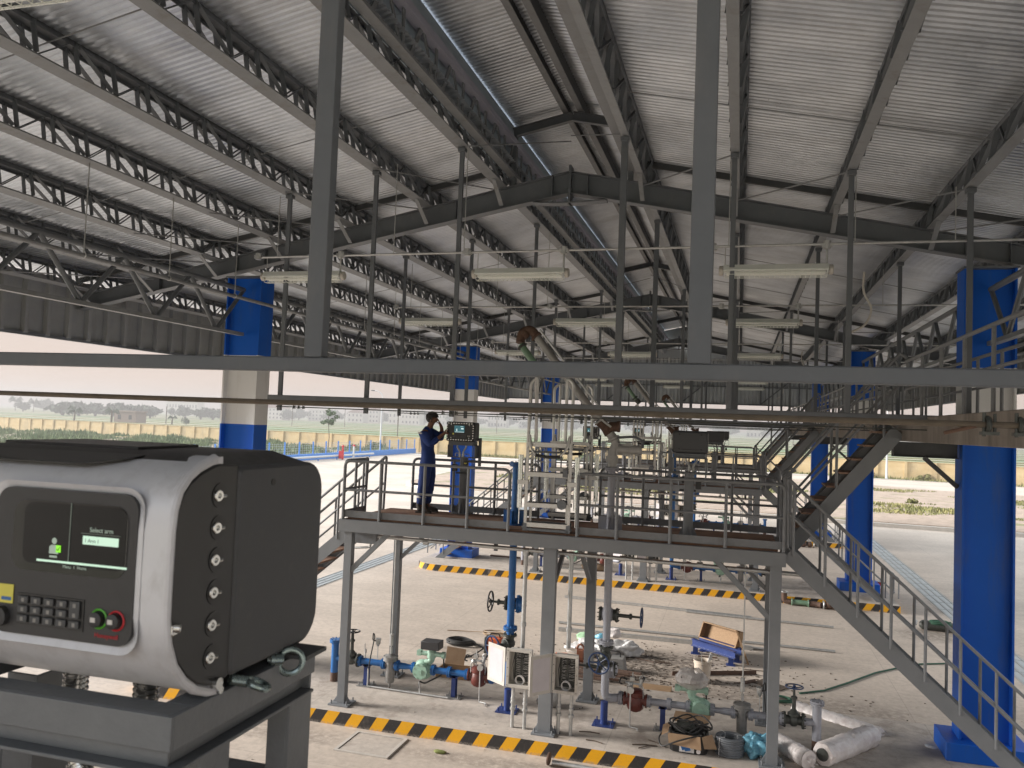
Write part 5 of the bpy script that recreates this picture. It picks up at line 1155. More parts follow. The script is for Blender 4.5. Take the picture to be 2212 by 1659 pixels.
m.build('eye_bolt', 'eyebolt', T)
m = MB(); m.ring((xr + .018, 1.165, 4.238), (.3, .25, .92), .0185, .0058, 26, 10); m.cyl((xr - .008, 1.130, 4.252), (xr + .008, 1.152, 4.244), .009, n=14); m.build('eye_bolt', 'eyebolt', T)
m = MB(); m.cyl((xr - .004, 1.08, 4.262), (xr + .008, 1.08, 4.262), .009, n=10); m.cyl((xr - .004, 1.088, 4.250), (xr + .006, 1.088, 4.250), .006, n=10); m.build('cable_gland', 'chrome', T)
m = MB(); m.box(-1.16, -1.11, 1.02, 1.32, 4.243, 4.262); m.box(-.86, -.81, 1.14, 1.32, 4.243, 4.262); m.box(-.84, -.715, 1.29, 1.36, 4.243, 4.25); loose(m, 'mounting_foot', 'steel_dark', T)
mat('stand_paint', (.135, .145, .158), .42, 0, (.175, .185, .195), 7, .45, .08, 90)
# ---------------- stand
ST = thing('steel_stand', 'dark grey welded channel stand under the big control box', 'stand', (-.97, 1.2, 3.1))
sy0, sy1, z0, z1 = .985, 1.385, 4.163, 4.242
m = MB(); t_ = .006
zm_ = z0 + .030
m.box(xl - .1, xr, sy0, sy0 + t_, zm_, z1); m.box(xl - .1, xr - t_, sy0 + t_, sy0 + .05, z1 - t_, z1); m.box(xl - .1, xr - .02, sy0 + .022, sy0 + .028, z0, zm_); m.box(xl - .1, xr, sy0, sy0 + .05, z0 - t_, z0)
m.box(xr - t_, xr, sy0 + t_, sy1, zm_, z1); m.box(xr - .05, xr - t_, sy0 + .05, sy1, z1 - t_, z1); m.box(xr - .028, xr - .022, sy0 + .03, sy1, z0, zm_); m.box(xr - .05, xr, sy0 + .05, sy1, z0 - t_, z0); m.box(xr - .05, xr - t_, sy0 + .006, sy1, zm_ - .001, zm_ + .004)
m.box(xl - .1, xr - t_, sy1 - t_, sy1, z0, z1 - .001); m.box(xl - .1, xl - .1 + t_, sy0 + t_, sy1 - t_, z0, z1 - t_)
m.build('top_frame', 'stand_paint', ST, bevel=.0015)
for (a, b, c, d) in ((-.794, -.7505, 1.303, 1.378), (-.794, -.7505, 1.056, 1.128), (xl - .1, xl - .03, sy0 + .03, sy0 + .12), (xl - .1, xl - .03, sy1 - .12, sy1 - .01)):
    m = MB(); m.box(b - .006, b, c, d, 3.35, z0 - .005); m.box(a, b - .006, c, c + .006, 3.35, z0 - .005); m.box(a, b - .006, d - .006, d, 3.35, z0 - .005); m.build('leg', 'stand_paint', ST, bevel=.001)
m = MB(); m.cyl((-.97, 1.19, 3.12), (-.97, 1.19, 3.98), .085, n=24); m.box(-1.12, -.82, 1.02, 1.36, 3.98, 3.99); m.box(-1.12, -.82, 1.04, 1.34, 3.1, 3.12); m.build('pedestal', 'stand_paint', ST)
m = MB(); m.box(xl - .3, -1.0, .96, .985, 4.02, 4.05); m.build('cross_bar', 'stand_paint', ST)
for x, q in ((-1.04, 1), (-.90, 1)):
    pts = bend([(x - .02, 1.14, 4.25), (x - .02, 1.14, 4.12), (x + .03 * q, 1.13, 4.04), (x + .03 * q, 1.13, 3.9)], .05, 6); L_ = []
    m = MB(); m.tube(pts, .017, 14)
    # corrugations
    P_ = [Vector(p) for p in pts]; 
    for i in range(len(P_) - 1):
        k_ = max(1, int((P_[i + 1] - P_[i]).length / .008))
        for j in range(k_): c = P_[i].lerp(P_[i + 1], j / k_); m.ring(c, (P_[i + 1] - P_[i]), .018, .003, 14, 5)
    m.build('flexible_conduit', 'chrome', ST)
# the platform the camera stands on
dup(P1, Vector((0, -12.05, 0)), 'loading platform carrying the big foreground control box')

# ================================================================ worker
def skin_mesh(name, joints, bones, m_, par, sub=2, org=(0, 0, 0), root=0):
    me = bpy.data.meshes.new(name); names = list(joints); me.from_pydata([tuple(Vector(joints[n][0]) - Vector(org)) for n in names], [(names.index(a), names.index(b)) for a, b in bones], [])
    o = bpy.data.objects.new(name, me); scene.collection.objects.link(o); o.parent = par
    sm = o.modifiers.new('skin', 'SKIN'); sm.use_smooth_shade = True
    bpy.context.view_layer.update()
    if not me.skin_vertices: 
        bpy.context.view_layer.objects.active = o; bpy.ops.mesh.customdata_skin_add()
    for i, n in enumerate(names):
        r = joints[n][1]; me.skin_vertices[0].data[i].radius = (r, r) if not isinstance(r, tuple) else r
        me.skin_vertices[0].data[i].use_root = (i == root)
    sm.branch_smoothing = .6
    sb = o.modifiers.new('sub', 'SUBSURF'); sb.levels = sub; sb.render_levels = sub; me.materials.append(MATS[m_])
    bpy.context.view_layer.update(); ev = o.evaluated_get(bpy.context.evaluated_depsgraph_get()); me2 = bpy.data.meshes.new_from_object(ev); o.modifiers.clear(); o.data = me2; me2.materials.clear(); me2.materials.append(MATS[m_])
    me2.polygons.foreach_set('use_smooth', [True] * len(me2.polygons)); return o
W0 = Vector((-5.15, 13.08, 3.085)); W = thing('person', 'worker in dark blue coveralls at the lit control box, hand raised to his face', 'person', W0)
J = {}
def j(n, x, y, z, r): J[n] = ((W0.x + x, W0.y + y, W0.z + z), r)
j('pelvis', .02, 0, .90, .115); j('waist', .0, 0, 1.02, .11); j('chest', -.02, 0, 1.20, .125); j('uchest', -.01, 0, 1.36, .090); j('neck', .03, 0, 1.45, .06); j('jaw', .06, 0, 1.525, .066); j('head', .075, 0, 1.59, .105); j('crown', .065, 0, 1.65, .08)
for s, q in (('n', -1), ('f', 1)):
    j('hip' + s, .02, q * .09, .84, .095); j('knee' + s, .0 if q < 0 else .03, q * .10, .48, .062); j('shin' + s, -.03 if q < 0 else -.0, q * .10, .30, .058); j('ankle' + s, -.04 if q < 0 else 0, q * .10, .09, .042); j('toe' + s, .12 if q < 0 else .16, q * .12, .035, .035)
j('shn', -.02, -.150, 1.37, .052); j('eln', .13, -.20, 1.15, .048); j('wrn', .285, -.14, 1.31, .032); j('pan', .335, -.11, 1.365, .030)
j('shf', .0, .150, 1.37, .052); j('elf', .19, .17, 1.26, .048); j('wrf', .215, .09, 1.44, .034); j('paf', .19, .05, 1.53, .034)
B_ = [('pelvis', 'waist'), ('waist', 'chest'), ('chest', 'uchest'), ('uchest', 'neck'), ('neck', 'jaw'), ('jaw', 'head'), ('head', 'crown')]
for s in 'nf': B_ += [('pelvis', 'hip' + s), ('hip' + s, 'knee' + s), ('knee' + s, 'shin' + s), ('shin' + s, 'ankle' + s), ('ankle' + s, 'toe' + s), ('uchest', 'sh' + s), ('sh' + s, 'el' + s), ('el' + s, 'wr' + s), ('wr' + s, 'pa' + s)]
# nose, chin
j('nose', .178, 0, 1.575, .014); B_.append(('head', 'nose'))
# fingers: near hand points at the box, far hand lies on the brow
def finger(n, base, d1, d2, r, root):
    b = Vector(base); j(n + '0', *b, r * 1.1); j(n + '1', *(b + Vector(d1)), r); j(n + '2', *(b + Vector(d1) + Vector(d2)), r * .8); B_.extend([(root, n + '0'), (n + '0', n + '1'), (n + '1', n + '2')])
for i, (dy, l) in enumerate(((-.024, .9), (-.008, 1.0), (.008, .95), (.022, .75))):
    cl = 0 if i == 0 else 1
    finger('nf%d' % i, (.358, -.105 + dy, 1.385 - i * .010), (.03 * l, 0, .022 - cl * .02), (.028 * l, 0, .016 - cl * .032), .0082, 'pan')
    finger('ff%d' % i, (.185 - i * .006, .042 + dy * .6, 1.552 + i * .002), (-.012, -.008, .034 * l), (-.022, -.008, .022 * l), .0082, 'paf')
finger('nt', (.340, -.085, 1.395), (.012, .004, .022), (.012, .002, .016), .009, 'pan'); finger('ft', (.18, .028, 1.525), (-.02, -.018, .012), (-.016, -.012, .012), .009, 'paf')
skin_mesh('body', J, B_, 'skin', W, 2, W0)
CJ = {}; grow = {'pelvis': .034, 'waist': .032, 'chest': .034, 'uchest': .055}
keep = ['pelvis', 'waist', 'chest', 'uchest'] + [a + s for s in 'nf' for a in ('hip', 'knee', 'shin', 'ankle', 'sh', 'el', 'wr')]
for n in keep:
    p, r = J[n]; g_ = grow.get(n, .022)
    if n[:-1] in ('knee', 'shin', 'hip'): g_ = .036
    if n[:-1] == 'sh': g_ = .062
    if n[:-1] == 'ankle': g_ = .030; p = (p[0], p[1], p[2] + .035)
    if n[:-1] == 'wr': q = J['el' + n[-1]][0]; p = tuple(p[i] * .82 + q[i] * .18 for i in range(3)); g_ = .016
    CJ[n] = (p, r + g_)
nk = J['neck'][0]; CJ['collar'] = ((nk[0] - .005, nk[1], nk[2] + .0), .080)
CB = [b for b in B_ if b[0] in CJ and b[1] in CJ] + [('uchest', 'collar')]
co = skin_mesh('coveralls', CJ, CB, 'cloth_blue', W, 2, W0)
dm = co.data
for v in dm.vertices: n_ = v.normal; a = math.sin(v.co.z * 38 + v.co.x * 25) * math.sin(v.co.y * 30 + v.co.z * 17); v.co += n_ * a * .005
m = MB()
for s in 'nf': p = Vector(J['shin' + s][0]); m.lathe([(.075, -.02), (.083, -.018), (.083, .018), (.075, .02)], p + Vector((-.003, 0, -.03)), (0, 0, 1), 18)
m.build('reflective_band', 'reflective', W)
MB().poly([(W0.x - .10, W0.y - .205, W0.z + 1.345), (W0.x - .02, W0.y - .222, W0.z + 1.325), (W0.x - .02, W0.y - .224, W0.z + 1.35), (W0.x - .10, W0.y - .203, W0.z + 1.372)], (0, .03, 0)).build('shoulder_patch', 'reflective', W)
m = MB()
for s, q in (('n', -1), ('f', 1)):
    a = Vector(J['ankle' + s][0]); b = Vector(J['toe' + s][0]); m.tube([a + Vector((-.03, 0, .10)), a + Vector((-.02, 0, .02)), a + Vector((.0, 0, -.03))], [.05, .055, .058], 14); m.tube([a + Vector((-.035, 0, -.045)), a + Vector((.05, 0, -.035)), b + Vector((-.02, 0, 0)), b + Vector((.03, 0, -.005))], [.042, .048, .044, .028], 14); m.box(a.x - .075, b.x + .03, a.y - .05 + q * .01, a.y + .05 + q * .01, W0.z, W0.z + .02)
m.build('boots', 'boot', W)
hd = Vector(J['head'][0]); m = MB(); b0 = len(m.v); m.sphere(hd + Vector((-.012, 0, .032)), .112, 20, (1.02, .90, .92))
keepf = []
for f in m.f:
    c = sum((m.v[i] for i in f), Vector()) / len(f) - hd
    if not (c.x > .02 and c.z < .045) and c.z > -.065: keepf.append(f)
m.f = keepf
for i, v in enumerate(m.v): m.v[i] = v + Vector((rnd.uniform(-1, 1), rnd.uniform(-1, 1), rnd.uniform(-.5, 1))) * .004
m.build('hair', 'hair', W, ang=60)
m = MB(); m.sphere(hd + Vector((-.005, -.083, -.02)), .026, 10, (.7, .35, 1.1)); m.sphere(hd + Vector((-.005, .083, -.02)), .026, 10, (.7, .35, 1.1)); m.build('ears', 'skin', W)
m = MB(); 
for q in (-1, 1): m.sphere(hd + Vector((.077, q * .032, -.002)), .012, 8, (.5, 1.2, .5)); m.sphere(hd + Vector((.074, q * .032, .022)), .012, 8, (.5, 1.8, .35))
m.build('eyes', 'hair', W)
# ================================================================ things lying about
def lumpy(c, r, sc, seed, n=20, amp=.25, floor=None):
    """crumpled sack-like closed surface"""
    g = random.Random(seed); m = MB(); m.sphere((0, 0, 0), 1.0, n); ph = [(g.uniform(2, 8), g.uniform(0, 6), Vector((g.uniform(-1, 1), g.uniform(-1, 1), g.uniform(-1, 1))).normalized()) for _ in range(9)]
    for i, v in enumerate(m.v):
        a = sum(abs(math.sin(v.dot(d) * f + p)) for f, p, d in ph) / 9 - .6; w_ = v * (1 + a * amp * 2)
        p = Vector((w_.x * r * sc[0], w_.y * r * sc[1], w_.z * r * sc[2])) + Vector(c)
        if floor is not None: p.z = max(p.z, floor + .002)
        m.v[i] = p
    return m
def coil(c, R0, turns, r, seed, mt, name, label, cat, h=.01, sc=1.0, tail=None):
    g = random.Random(seed); pts = []; c = Vector(c)
    for i in range(int(turns * 22)):
        a = i / 22 * 2 * math.pi; k = 1 + .12 * math.sin(i * .37) + .06 * math.sin(i * 1.1); pts.append(c + Vector((math.cos(a) * R0 * k * (1 - .02 * (i // 22)), math.sin(a) * R0 * k * sc, r + h * (i / 22) + .012 * abs(math.sin(i * .21)))))
    if tail: pts += [c + Vector(p) for p in tail]
    return tag(MB().tube(pts, r, 6).build(name, mt), label, cat)
coil((-5.5, 16.35, 0), .30, 7, .016, 1, 'black_rubber', 'cable_coil', 'coil of black welding cable lying on the floor left of the orange welder', 'cable', .012, .6, [(.5, -.1, .02), (.9, .0, .02)])
coil((-5.05, 17.3, 0), .26, 4, .008, 2, 'rope_tan', 'rope_tangle', 'tangle of thin tan rope on the floor behind the black cable coil', 'rope', .02, .6, [(-.9, .05, .01), (-1.1, 0, .01)])
# orange welder
t = thing('welding_machine', 'orange portable welding machine with black end and handle on the floor', 'welder', (-4.75, 15.95, 0)); MB().box(-4.78, -4.5, 15.85, 16.07, .03, .33).build('body', 'orange', t, bevel=.02)
MB().box(-4.84, -4.78, 15.84, 16.08, .02, .34).build('front_panel', 'valve_dark', t, bevel=.01); m = MB(); m.tube(bend([(-4.76, 15.96, .33), (-4.74, 15.96, .41), (-4.56, 15.96, .41), (-4.54, 15.96, .33)], .05), .014, 8); m.build('handle', 'black', t)
m = MB(); m.cyl((-4.84, 15.92, .1), (-4.87, 15.92, .1), .025, n=10); m.cyl((-4.84, 16.0, .1), (-4.87, 16.0, .1), .025, n=10); m.build('socket', 'black', t)
tag(MB().tube(bend([(-4.87, 15.92, .1), (-5.0, 15.6, .012), (-5.3, 15.3, .012), (-5.1, 14.9, .012), (-4.9, 14.6, .012)], .25, 6), .014, 8).build('cable', 'black_rubber'), 'black cable trailing forward from the orange welder', 'cable')
# crate with cardboard
t = thing('wooden_crate', 'shallow wooden crate with open cardboard lid behind the blue pipe', 'crate', (-4.7, 13.75, .2)); m = MB(); m.box(-5.0, -4.42, 13.55, 13.57, .2, .33); m.box(-5.0, -4.42, 13.93, 13.95, .2, .33); m.box(-5.0, -4.98, 13.57, 13.93, .2, .33); m.box(-4.44, -4.42, 13.57, 13.93, .2, .33); m.box(-4.98, -4.44, 13.57, 13.93, .2, .215); m.build('tray', 'wood', t)
m = MB(); m.poly([(-4.98, 13.95, .33), (-4.62, 13.95, .33), (-4.62, 14.05, .58), (-4.98, 14.05, .6)], (0, .008, 0)); m.build('lid', 'cardboard', t)
# long pipes on the lane
def pipe(a, b, r, label, sq=False):
    a, b = Vector(a), Vector(b); m = MB()
    if sq: m.beam(a, b, r * 2, r * 2)
    else: m.tube([a, b], r, 10)
    tag(m.build('steel_pipe' if not sq else 'steel_tube', 'galv'), label, 'pipe', 'long galvanised pipes on the lane'); return m
pipe((-4.44, 21.84, .035), (.4, 21.5, .035), .03, 'long galvanised channel on the lane, nearest the second striped kerb', True); pipe((-1.2, 21.5, .03), (2.3, 21.32, .03), .03, 'long pipe continuing to the right of the farthest channel', False)
pipe((-3.98, 18.98, .03), (2.09, 18.98, .03), .028, 'long galvanised pipe crossing the lane behind the timber box'); pipe((-3.84, 18.31, .04), (.38, 18.47, .04), .04, 'thicker square tube lying just in front of the long galvanised pipe', True); pipe((-3.84, 18.42, .03), (.9, 18.56, .03), .025, 'thin pipe beside the square tube behind the white sacks')
# timber box leaning on a blue frame
t = thing('steel_trestle', 'small blue painted steel trestle on four feet on the lane', 'trestle', (-.4, 17.4, 0)); m = MB(); m.ibeam((-.85, 17.75, .22), (.02, 17.05, .22), .10, .14); m.ibeam((-.72, 18.05, .22), (.14, 17.35, .22), .1, .14)
for x, y in ((-.78, 17.7), (-.06, 17.12), (-.62, 17.97), (.06, 17.42)): m.box(x - .05, x + .05, y - .05, y + .05, .0, .15); m.box(x - .09, x + .09, y - .09, y + .09, 0, .012)
m.build('frame', 'blue_support', t)
t = thing('timber_box', 'open brown timber box leaning on the small blue trestle', 'box', (-.3, 17.7, .2)); m = MB(); A_ = Vector((-.66, 18.05, .25)); e1 = Vector((.76, -.60, 0)); up = Vector((.09, .11, .32)); n_ = Vector((.05, .07, -.02)).normalized()
def pl(o, a, b, th): m.poly([o, o + a, o + a + b, o + b], th)
pl(A_, e1, up, n_ * .02); pl(A_ - n_ * .15, n_ * .15, up, e1.normalized() * .025); pl(A_ + e1 - n_ * .15, n_ * .15, up, -e1.normalized() * .025); pl(A_ - n_ * .15, e1, n_ * .15, up.normalized() * .02); pl(A_ + up - n_ * .15, e1, n_ * .15, -up.normalized() * .02)
m.build('boards', 'wood', t)
t = thing('wood_plank', 'wooden plank leaning at the right end of the blue trestle', 'plank', (.1, 17.3, 0)); MB().beam((.28, 17.25, .01), (.03, 17.45, .62), .12, .03, (1, 0, 0)).build('plank', 'wood', t)
# bucket
t = thing('bucket', 'dirty cream plastic bucket holding steel rods', 'bucket', (-.56, 15.8, 0)); m = MB(); m.lathe([(.128, 0), (.135, .02), (.158, .34), (.168, .345), (.168, .36), (.160, .365), (.160, .38), (.170, .385), (.170, .40), (.160, .402), (.150, .39), (.128, .06), (.01, .05)], (-.56, 15.8, 0), (0, 0, 1), 30); m.build('shell', 'bucket', t)
MB().tube(arc((-.56, 15.8, .36), (0, -.172, 0), (.03, 0, -.17), -1.5, 1.5, 12), .004, 6).build('bail', 'galv', t)
t = thing('steel_rods', 'bundle of shiny steel rods standing in the cream bucket', 'rods', (-.5, 15.8, .06)); m = MB()
for i in range(3): m.cyl((-.55 + i * .012, 15.78 + i * .01, .07), (-.42 + i * .018, 15.85, .52 - i * .012), .010, n=8)
m.build('rod', 'galv', t)
tag(MB().beam((-1.12, 15.95, .04), (.42, 16.65, .04), .01, .08).beam((-1.12, 15.99, .006), (.42, 16.69, .006), .08, .01).build('steel_angle', 'rust'), 'long rusty steel angle on the floor behind the bucket', 'steel bar')
tag(MB().tube([(.2, 15.95, .03), (.38, 16.15, .03)], .03, 12).build('pipe_offcut', 'rust'), 'short rusty pipe offcut at the right end of the steel angle', 'pipe')
m = MB(); m.poly([(.35, 16.1, .006), (.8, 15.75, .006), (.98, 16.0, .006), (.55, 16.4, .006)], (0, 0, .012)); tag(m.build('metal_plate', 'debris'), 'dark flat plate lying right of the bucket', 'plate')
# white sacks
tag(lumpy((-2.78, 16.7, .12), .33, (1.25, .7, .55), 3, 44, .75, 0).build('white_sack', 'bag_white', ang=22), 'crumpled white woven sack left of the grey standpipe', 'sack')
tag(lumpy((-2.15, 16.95, .12), .28, (1.1, .55, .6), 8, 44, .8, 0).build('white_sack', 'bag_white', ang=22), 'crumpled white woven sack right of the grey standpipe', 'sack')
tag(lumpy((-3.0, 17.0, .26), .17, (1.0, .6, .6), 5, 20, .4).build('green_bag', 'bag_green'), 'pale green bag on top of the left white sack', 'bag'); tag(lumpy((-2.65, 17.0, .28), .15, (1.0, .6, .6), 6, 20, .4).build('blue_bag', 'bag_blue'), 'small light blue bag on top of the left white sack', 'bag')
tag(lumpy((-2.45, 17.3, .34), .2, (.8, .5, .5), 15, 20, .4).build('white_bag', 'film_roll'), 'knotted translucent white bag behind the sacks', 'bag')
# tool pile between the boxes
def cyls(name, mt, label, cat, parts):
    m = MB()
    for a, b, r in parts: m.cyl(a, b, r, n=12)
    return tag(m.build(name, mt), label, cat)
t = thing('angle_grinder', 'orange angle grinder among the tools left of the middle leg', 'power tool', (-3.2, 16.0, 0)); MB().tube([(-3.4, 16.05, .10), (-3.2, 16.0, .12), (-3.08, 15.97, .12)], [.05, .06, .045], 12).build('body', 'orange', t); m = MB(); m.cyl((-3.06, 15.9, .10), (-3.06, 15.94, .10), .07); m.tube([(-3.12, 15.97, .12), (-3.12, 15.85, .2)], .018, 8); m.build('head', 'valve_dark', t)
t = thing('pipe_vise', 'rusty orange clamp stand among the tools', 'clamp', (-2.95, 16.2, 0)); m = MB(); m.box(-3.02, -2.86, 16.1, 16.3, 0, .05); m.box(-3.0, -2.88, 16.12, 16.28, .05, .22); m.tube(arc((-2.94, 16.2, .22), (.07, 0, 0), (0, 0, .1), 0, math.pi, 8), .02, 8)
mat('orange_rust', (.22, .07, .03), .7, 0, (.20, .07, .035), 20, .5); m.build('body', 'orange_rust', t)
t = thing('tool_box', 'dusty grey metal tool box just right of the middle leg', 'tool box', (-2.15 - .1, 15.9, 0)); m = MB(); m.poly([(-2.55, 15.7, 0), (-1.98, 15.7, 0), (-2.02, 15.7, .26), (-2.5, 15.7, .26)], (0, .3, 0)); m.build('case', 'valve_grey', t, bevel=.01); MB().tube(bend([(-2.4, 15.85, .26), (-2.4, 15.85, .36), (-2.1, 15.85, .36), (-2.1, 15.85, .26)], .04), .01, 8).build('handle', 'black', t)
tag(MB().tube(arc((-2.42, 15.95, .38), (.08, 0, 0), (0, .02, .13), 0, 6.28, 20), .018, 8).build('hose_loop', 'black_rubber'), 'black hose loop standing on the grey tool box', 'hose')
t = thing('tool_stand', 'stack of rusty steel profiles lying across behind the junction boxes', 'steel bars', (-2.9, 15.2, 0)); m = MB()
for i in range(7): m.beam((-3.5 + .05 * i, 15.1 + i * .11, .06 + .035 * (i % 3)), (-2.2 + .09 * i, 14.9 + i * .10, .05 + .04 * ((i + 1) % 3)), .05, .04)
m.build('profiles', 'rust', t)
g = random.Random(21); OW_ = lambda i: ('first', 'second', 'third', 'fourth', 'fifth', 'sixth', 'seventh', 'eighth', 'ninth')[i]
for i in range(9):
    a = Vector((g.uniform(-2.0, .9), g.uniform(14.6, 17.6), .012)); th = g.uniform(-.5, .5); L = g.uniform(.15, .5); b = a + Vector((math.cos(th) * L, math.sin(th) * L, 0))
    tag(MB().tube([a, b], g.choice([.008, .012, .016]), 6).build('rod_offcut', g.choice(['debris', 'rust', 'debris'])), 'small steel offcut on the dirty floor, the %s dropped around the bucket' % OW_(i), 'offcut', 'steel offcuts round the bucket')
m = MB()
for i in range(900):
    x, y = g.gauss(-1.3, 1.4), g.gauss(16.0, 1.0); z = .0 if y > 14.4 else .2; s_ = g.uniform(.008, .035); a = g.uniform(0, 3); m.poly([(x + s_ * math.cos(a + k * 1.57) * (1, .5)[k % 2], y + s_ * math.sin(a + k * 1.57), z + .001) for k in range(4)], (0, 0, g.uniform(.003, .012)))
o = m.build('litter', 'debris', smooth=False); o['kind'] = 'stuff'; tag(o, 'small dark scraps littered over the stained floor', 'litter')
m = MB()
for i in range(260):
    x, y = g.uniform(-9, 5), g.uniform(8.5, 30); z = .2 if (11.5 < y < 14.2 or 23.9 < y < 26.7) and x < 4.1 else 0; s_ = g.uniform(.006, .02); a = g.uniform(0, 3); m.poly([(x + s_ * math.cos(a + k * 1.57), y + s_ * math.sin(a + k * 1.57), z + .001) for k in range(4)], (0, 0, g.uniform(.003, .01)))
o = m.build('grit', 'stone', smooth=False); o['kind'] = 'stuff'; tag(o, 'bits of grit scattered over the concrete floor', 'grit')
m = MB(); m.tube(bend([(-1.3, 15.1, .03), (-.9, 14.9, .03), (-.6, 14.95, .03)], .1), .02, 8); tag(MB().box(-1.75, -1.05, 14.5, 14.95, .0, .10).build('wood_board', 'wood'), 'flat wooden block on the floor behind the red valve', 'board')
# cardboard box of cables by the front kerb
t = thing('cardboard_box', 'torn cardboard box with a printed blue pump picture, black cables piled on top', 'box', (-.58, 11.95, .2)); c0 = Vector((-.58, 11.95, .2)); m = MB(); b0 = []; N_ = 14
def blob_ring(sc, z):
    return [c0 + Vector((math.copysign(abs(math.cos(2 * math.pi * i / N_)) ** .55, math.cos(2 * math.pi * i / N_)) * .27 * sc, math.copysign(abs(math.sin(2 * math.pi * i / N_)) ** .55, math.sin(2 * math.pi * i / N_)) * .22 * sc, z)) for i in range(N_)]
for sc, z in ((1, 0), (1.02, .15), (.98, .26), (.92, .26), (.9, .16), (.3, .14)): m.v += blob_ring(sc, z)
for r_ in range(5):
    for i in range(N_): m.f.append([r_ * N_ + i, r_ * N_ + (i + 1) % N_, (r_ + 1) * N_ + (i + 1) % N_, (r_ + 1) * N_ + i])
m.build('carton', 'box_black', t, smooth=False)
m = MB(); m.poly([(-.86, 11.70, .46), (-.42, 11.69, .46), (-.40, 11.64, .30), (-.84, 11.66, .33)], (0, .006, 0)); m.poly([(-.40, 11.70, .46), (-.27, 11.82, .47), (-.20, 11.76, .30), (-.36, 11.63, .33)], (.005, .005, 0)); m.poly([(-.84, 12.19, .46), (-.34, 12.2, .46), (-.3, 12.3, .56), (-.8, 12.28, .58)], (0, .006, 0)); m.poly([(-.86, 11.72, .46), (-.86, 12.16, .46), (-.96, 12.1, .42), (-.95, 11.75, .40)], (.005, 0, 0)); m.build('flap', 'cardboard', t, smooth=False)
m = MB(); m.poly([(-.70, 11.726, .22), (-.50, 11.724, .22), (-.50, 11.722, .39), (-.70, 11.722, .39)], (0, -.005, 0)); lab_ = m.build('printed_panel', 'bag_white', t, smooth=False)
m = MB(); m.beam((-.67, 11.712, .27), (-.56, 11.712, .31), .006, .055, (0, 0, 1)); m.beam((-.62, 11.711, .25), (-.55, 11.711, .27), .006, .03); m.box(-.60, -.53, 11.708, 11.713, .31, .375); m.build('pump_print', 'blue_pipe', lab_)
m = MB(); m.cyl((-.44, 11.722, .25), (-.44, 11.712, .25), .03, n=14); m.build('round_print', 'film_roll', lab_)
g = random.Random(5)
for q in range(4):
    c = c0 + Vector((-.05 + .04 * q, -.02 + .02 * q, .30 + .02 * q)); pts = [c + Vector((math.cos(a) * (.22 + .05 * math.sin(a * 2 + q)), math.sin(a) * (.16 + .04 * math.sin(a * 3 + q)), .05 * math.sin(a * 2 + q * 2))) for a in [k * .28 for k in range(24)]]
    tag(MB().tube(pts, .011, 6).build('cable_loop', 'black_rubber'), '%s black cable loop piled on the torn cardboard box' % ('lowest', 'second lowest', 'second highest', 'topmost')[q], 'cable', 'black cable loops on the box')
tag(MB().tube(bend([(-.85, 11.95, .45), (-1.0, 11.8, .36), (-.95, 11.66, .26), (-.7, 11.63, .40), (-.4, 11.72, .48)], .12, 6), .011, 8).build('cable_loop', 'black_rubber'), 'black cable hanging over the left front of the torn cardboard box', 'cable')
tag(lumpy(c0 + Vector((-.06, .02, .27)), .13, (1.2, 1, .5), 31, 16, .4).build('dark_rag', 'valve_dark'), 'dark bundle inside the torn cardboard box', 'rag')
# wrapped wire coil, blue bag, wrapped rolls
t = thing('wire_roll', 'roll of grey wire wrapped in plastic beside the cardboard box', 'roll', (-.03, 11.95, .2)); m = MB()
for i in range(9):
    for k in range(3): m.ring((-.03, 11.95, .22 + i * .026), (0, 0, 1), .135 + k * .026 + .004 * math.sin(i * 2 + k), .014, 30, 6)
m.build('wire', 'steel', t); m = MB()
for a in (.4, 2.2, 4.0): d = Vector((math.cos(a), math.sin(a), 0)); o_ = Vector((-.03, 11.95, 0)); m.tube([o_ + d * .11 + Vector((0, 0, .2)), o_ + d * .11 + Vector((0, 0, .45)), o_ + d * .21 + Vector((0, 0, .45)), o_ + d * .215 + Vector((0, 0, .2))], .004, 5)
m.build('string', 'bag_white', t)
tag(lumpy((.34, 12.0, .34), .19, (1.0, .85, .85), 12, 40, .7, .2).build('blue_bag', 'bag_blue'), 'crumpled light blue plastic bag on the floor left of the right leg', 'bag')
def roll(a, b, r, seed, label):
    g = random.Random(seed); a, b = Vector(a), Vector(b); d = (b - a).normalized(); L = (b - a).length; n = 26; m = MB(); pts = []; rs = []
    for i in range(n + 1): pts.append(a.lerp(b, i / n)); rs.append(r * (.90 + .12 * abs(math.sin(i * 1.7 + seed)) + .05 * g.random()))
    m.tube(pts, rs, 22)
    for i, v in enumerate(m.v): m.v[i] = v + Vector((g.uniform(-1, 1), g.uniform(-1, 1), g.uniform(-1, 1))) * r * .045
    t = thing('wrapped_roll', label, 'roll', a - Vector((0, 0, r)), 'rolls wrapped in white film'); m.build('film', 'film_roll', t, ang=50)
    m = MB(); m.cyl(a - d * .012, a + d * .01, r * .55, n=18); m.build('core', 'valve_dark', t); m = MB()
    for k in range(9): an = k * .7; u_ = Vector((-d.y, d.x, 0)); w_ = Vector((0, 0, 1)); p = b + (u_ * math.cos(an) + w_ * math.sin(an)) * r * .5; m.poly([p, p + d * g.uniform(.05, .14) + w_ * g.uniform(-.03, .05), p + u_ * .05 + d * .06], d * .002 + w_ * .002)
    m.build('film_end', 'film_roll', t, smooth=False); return t
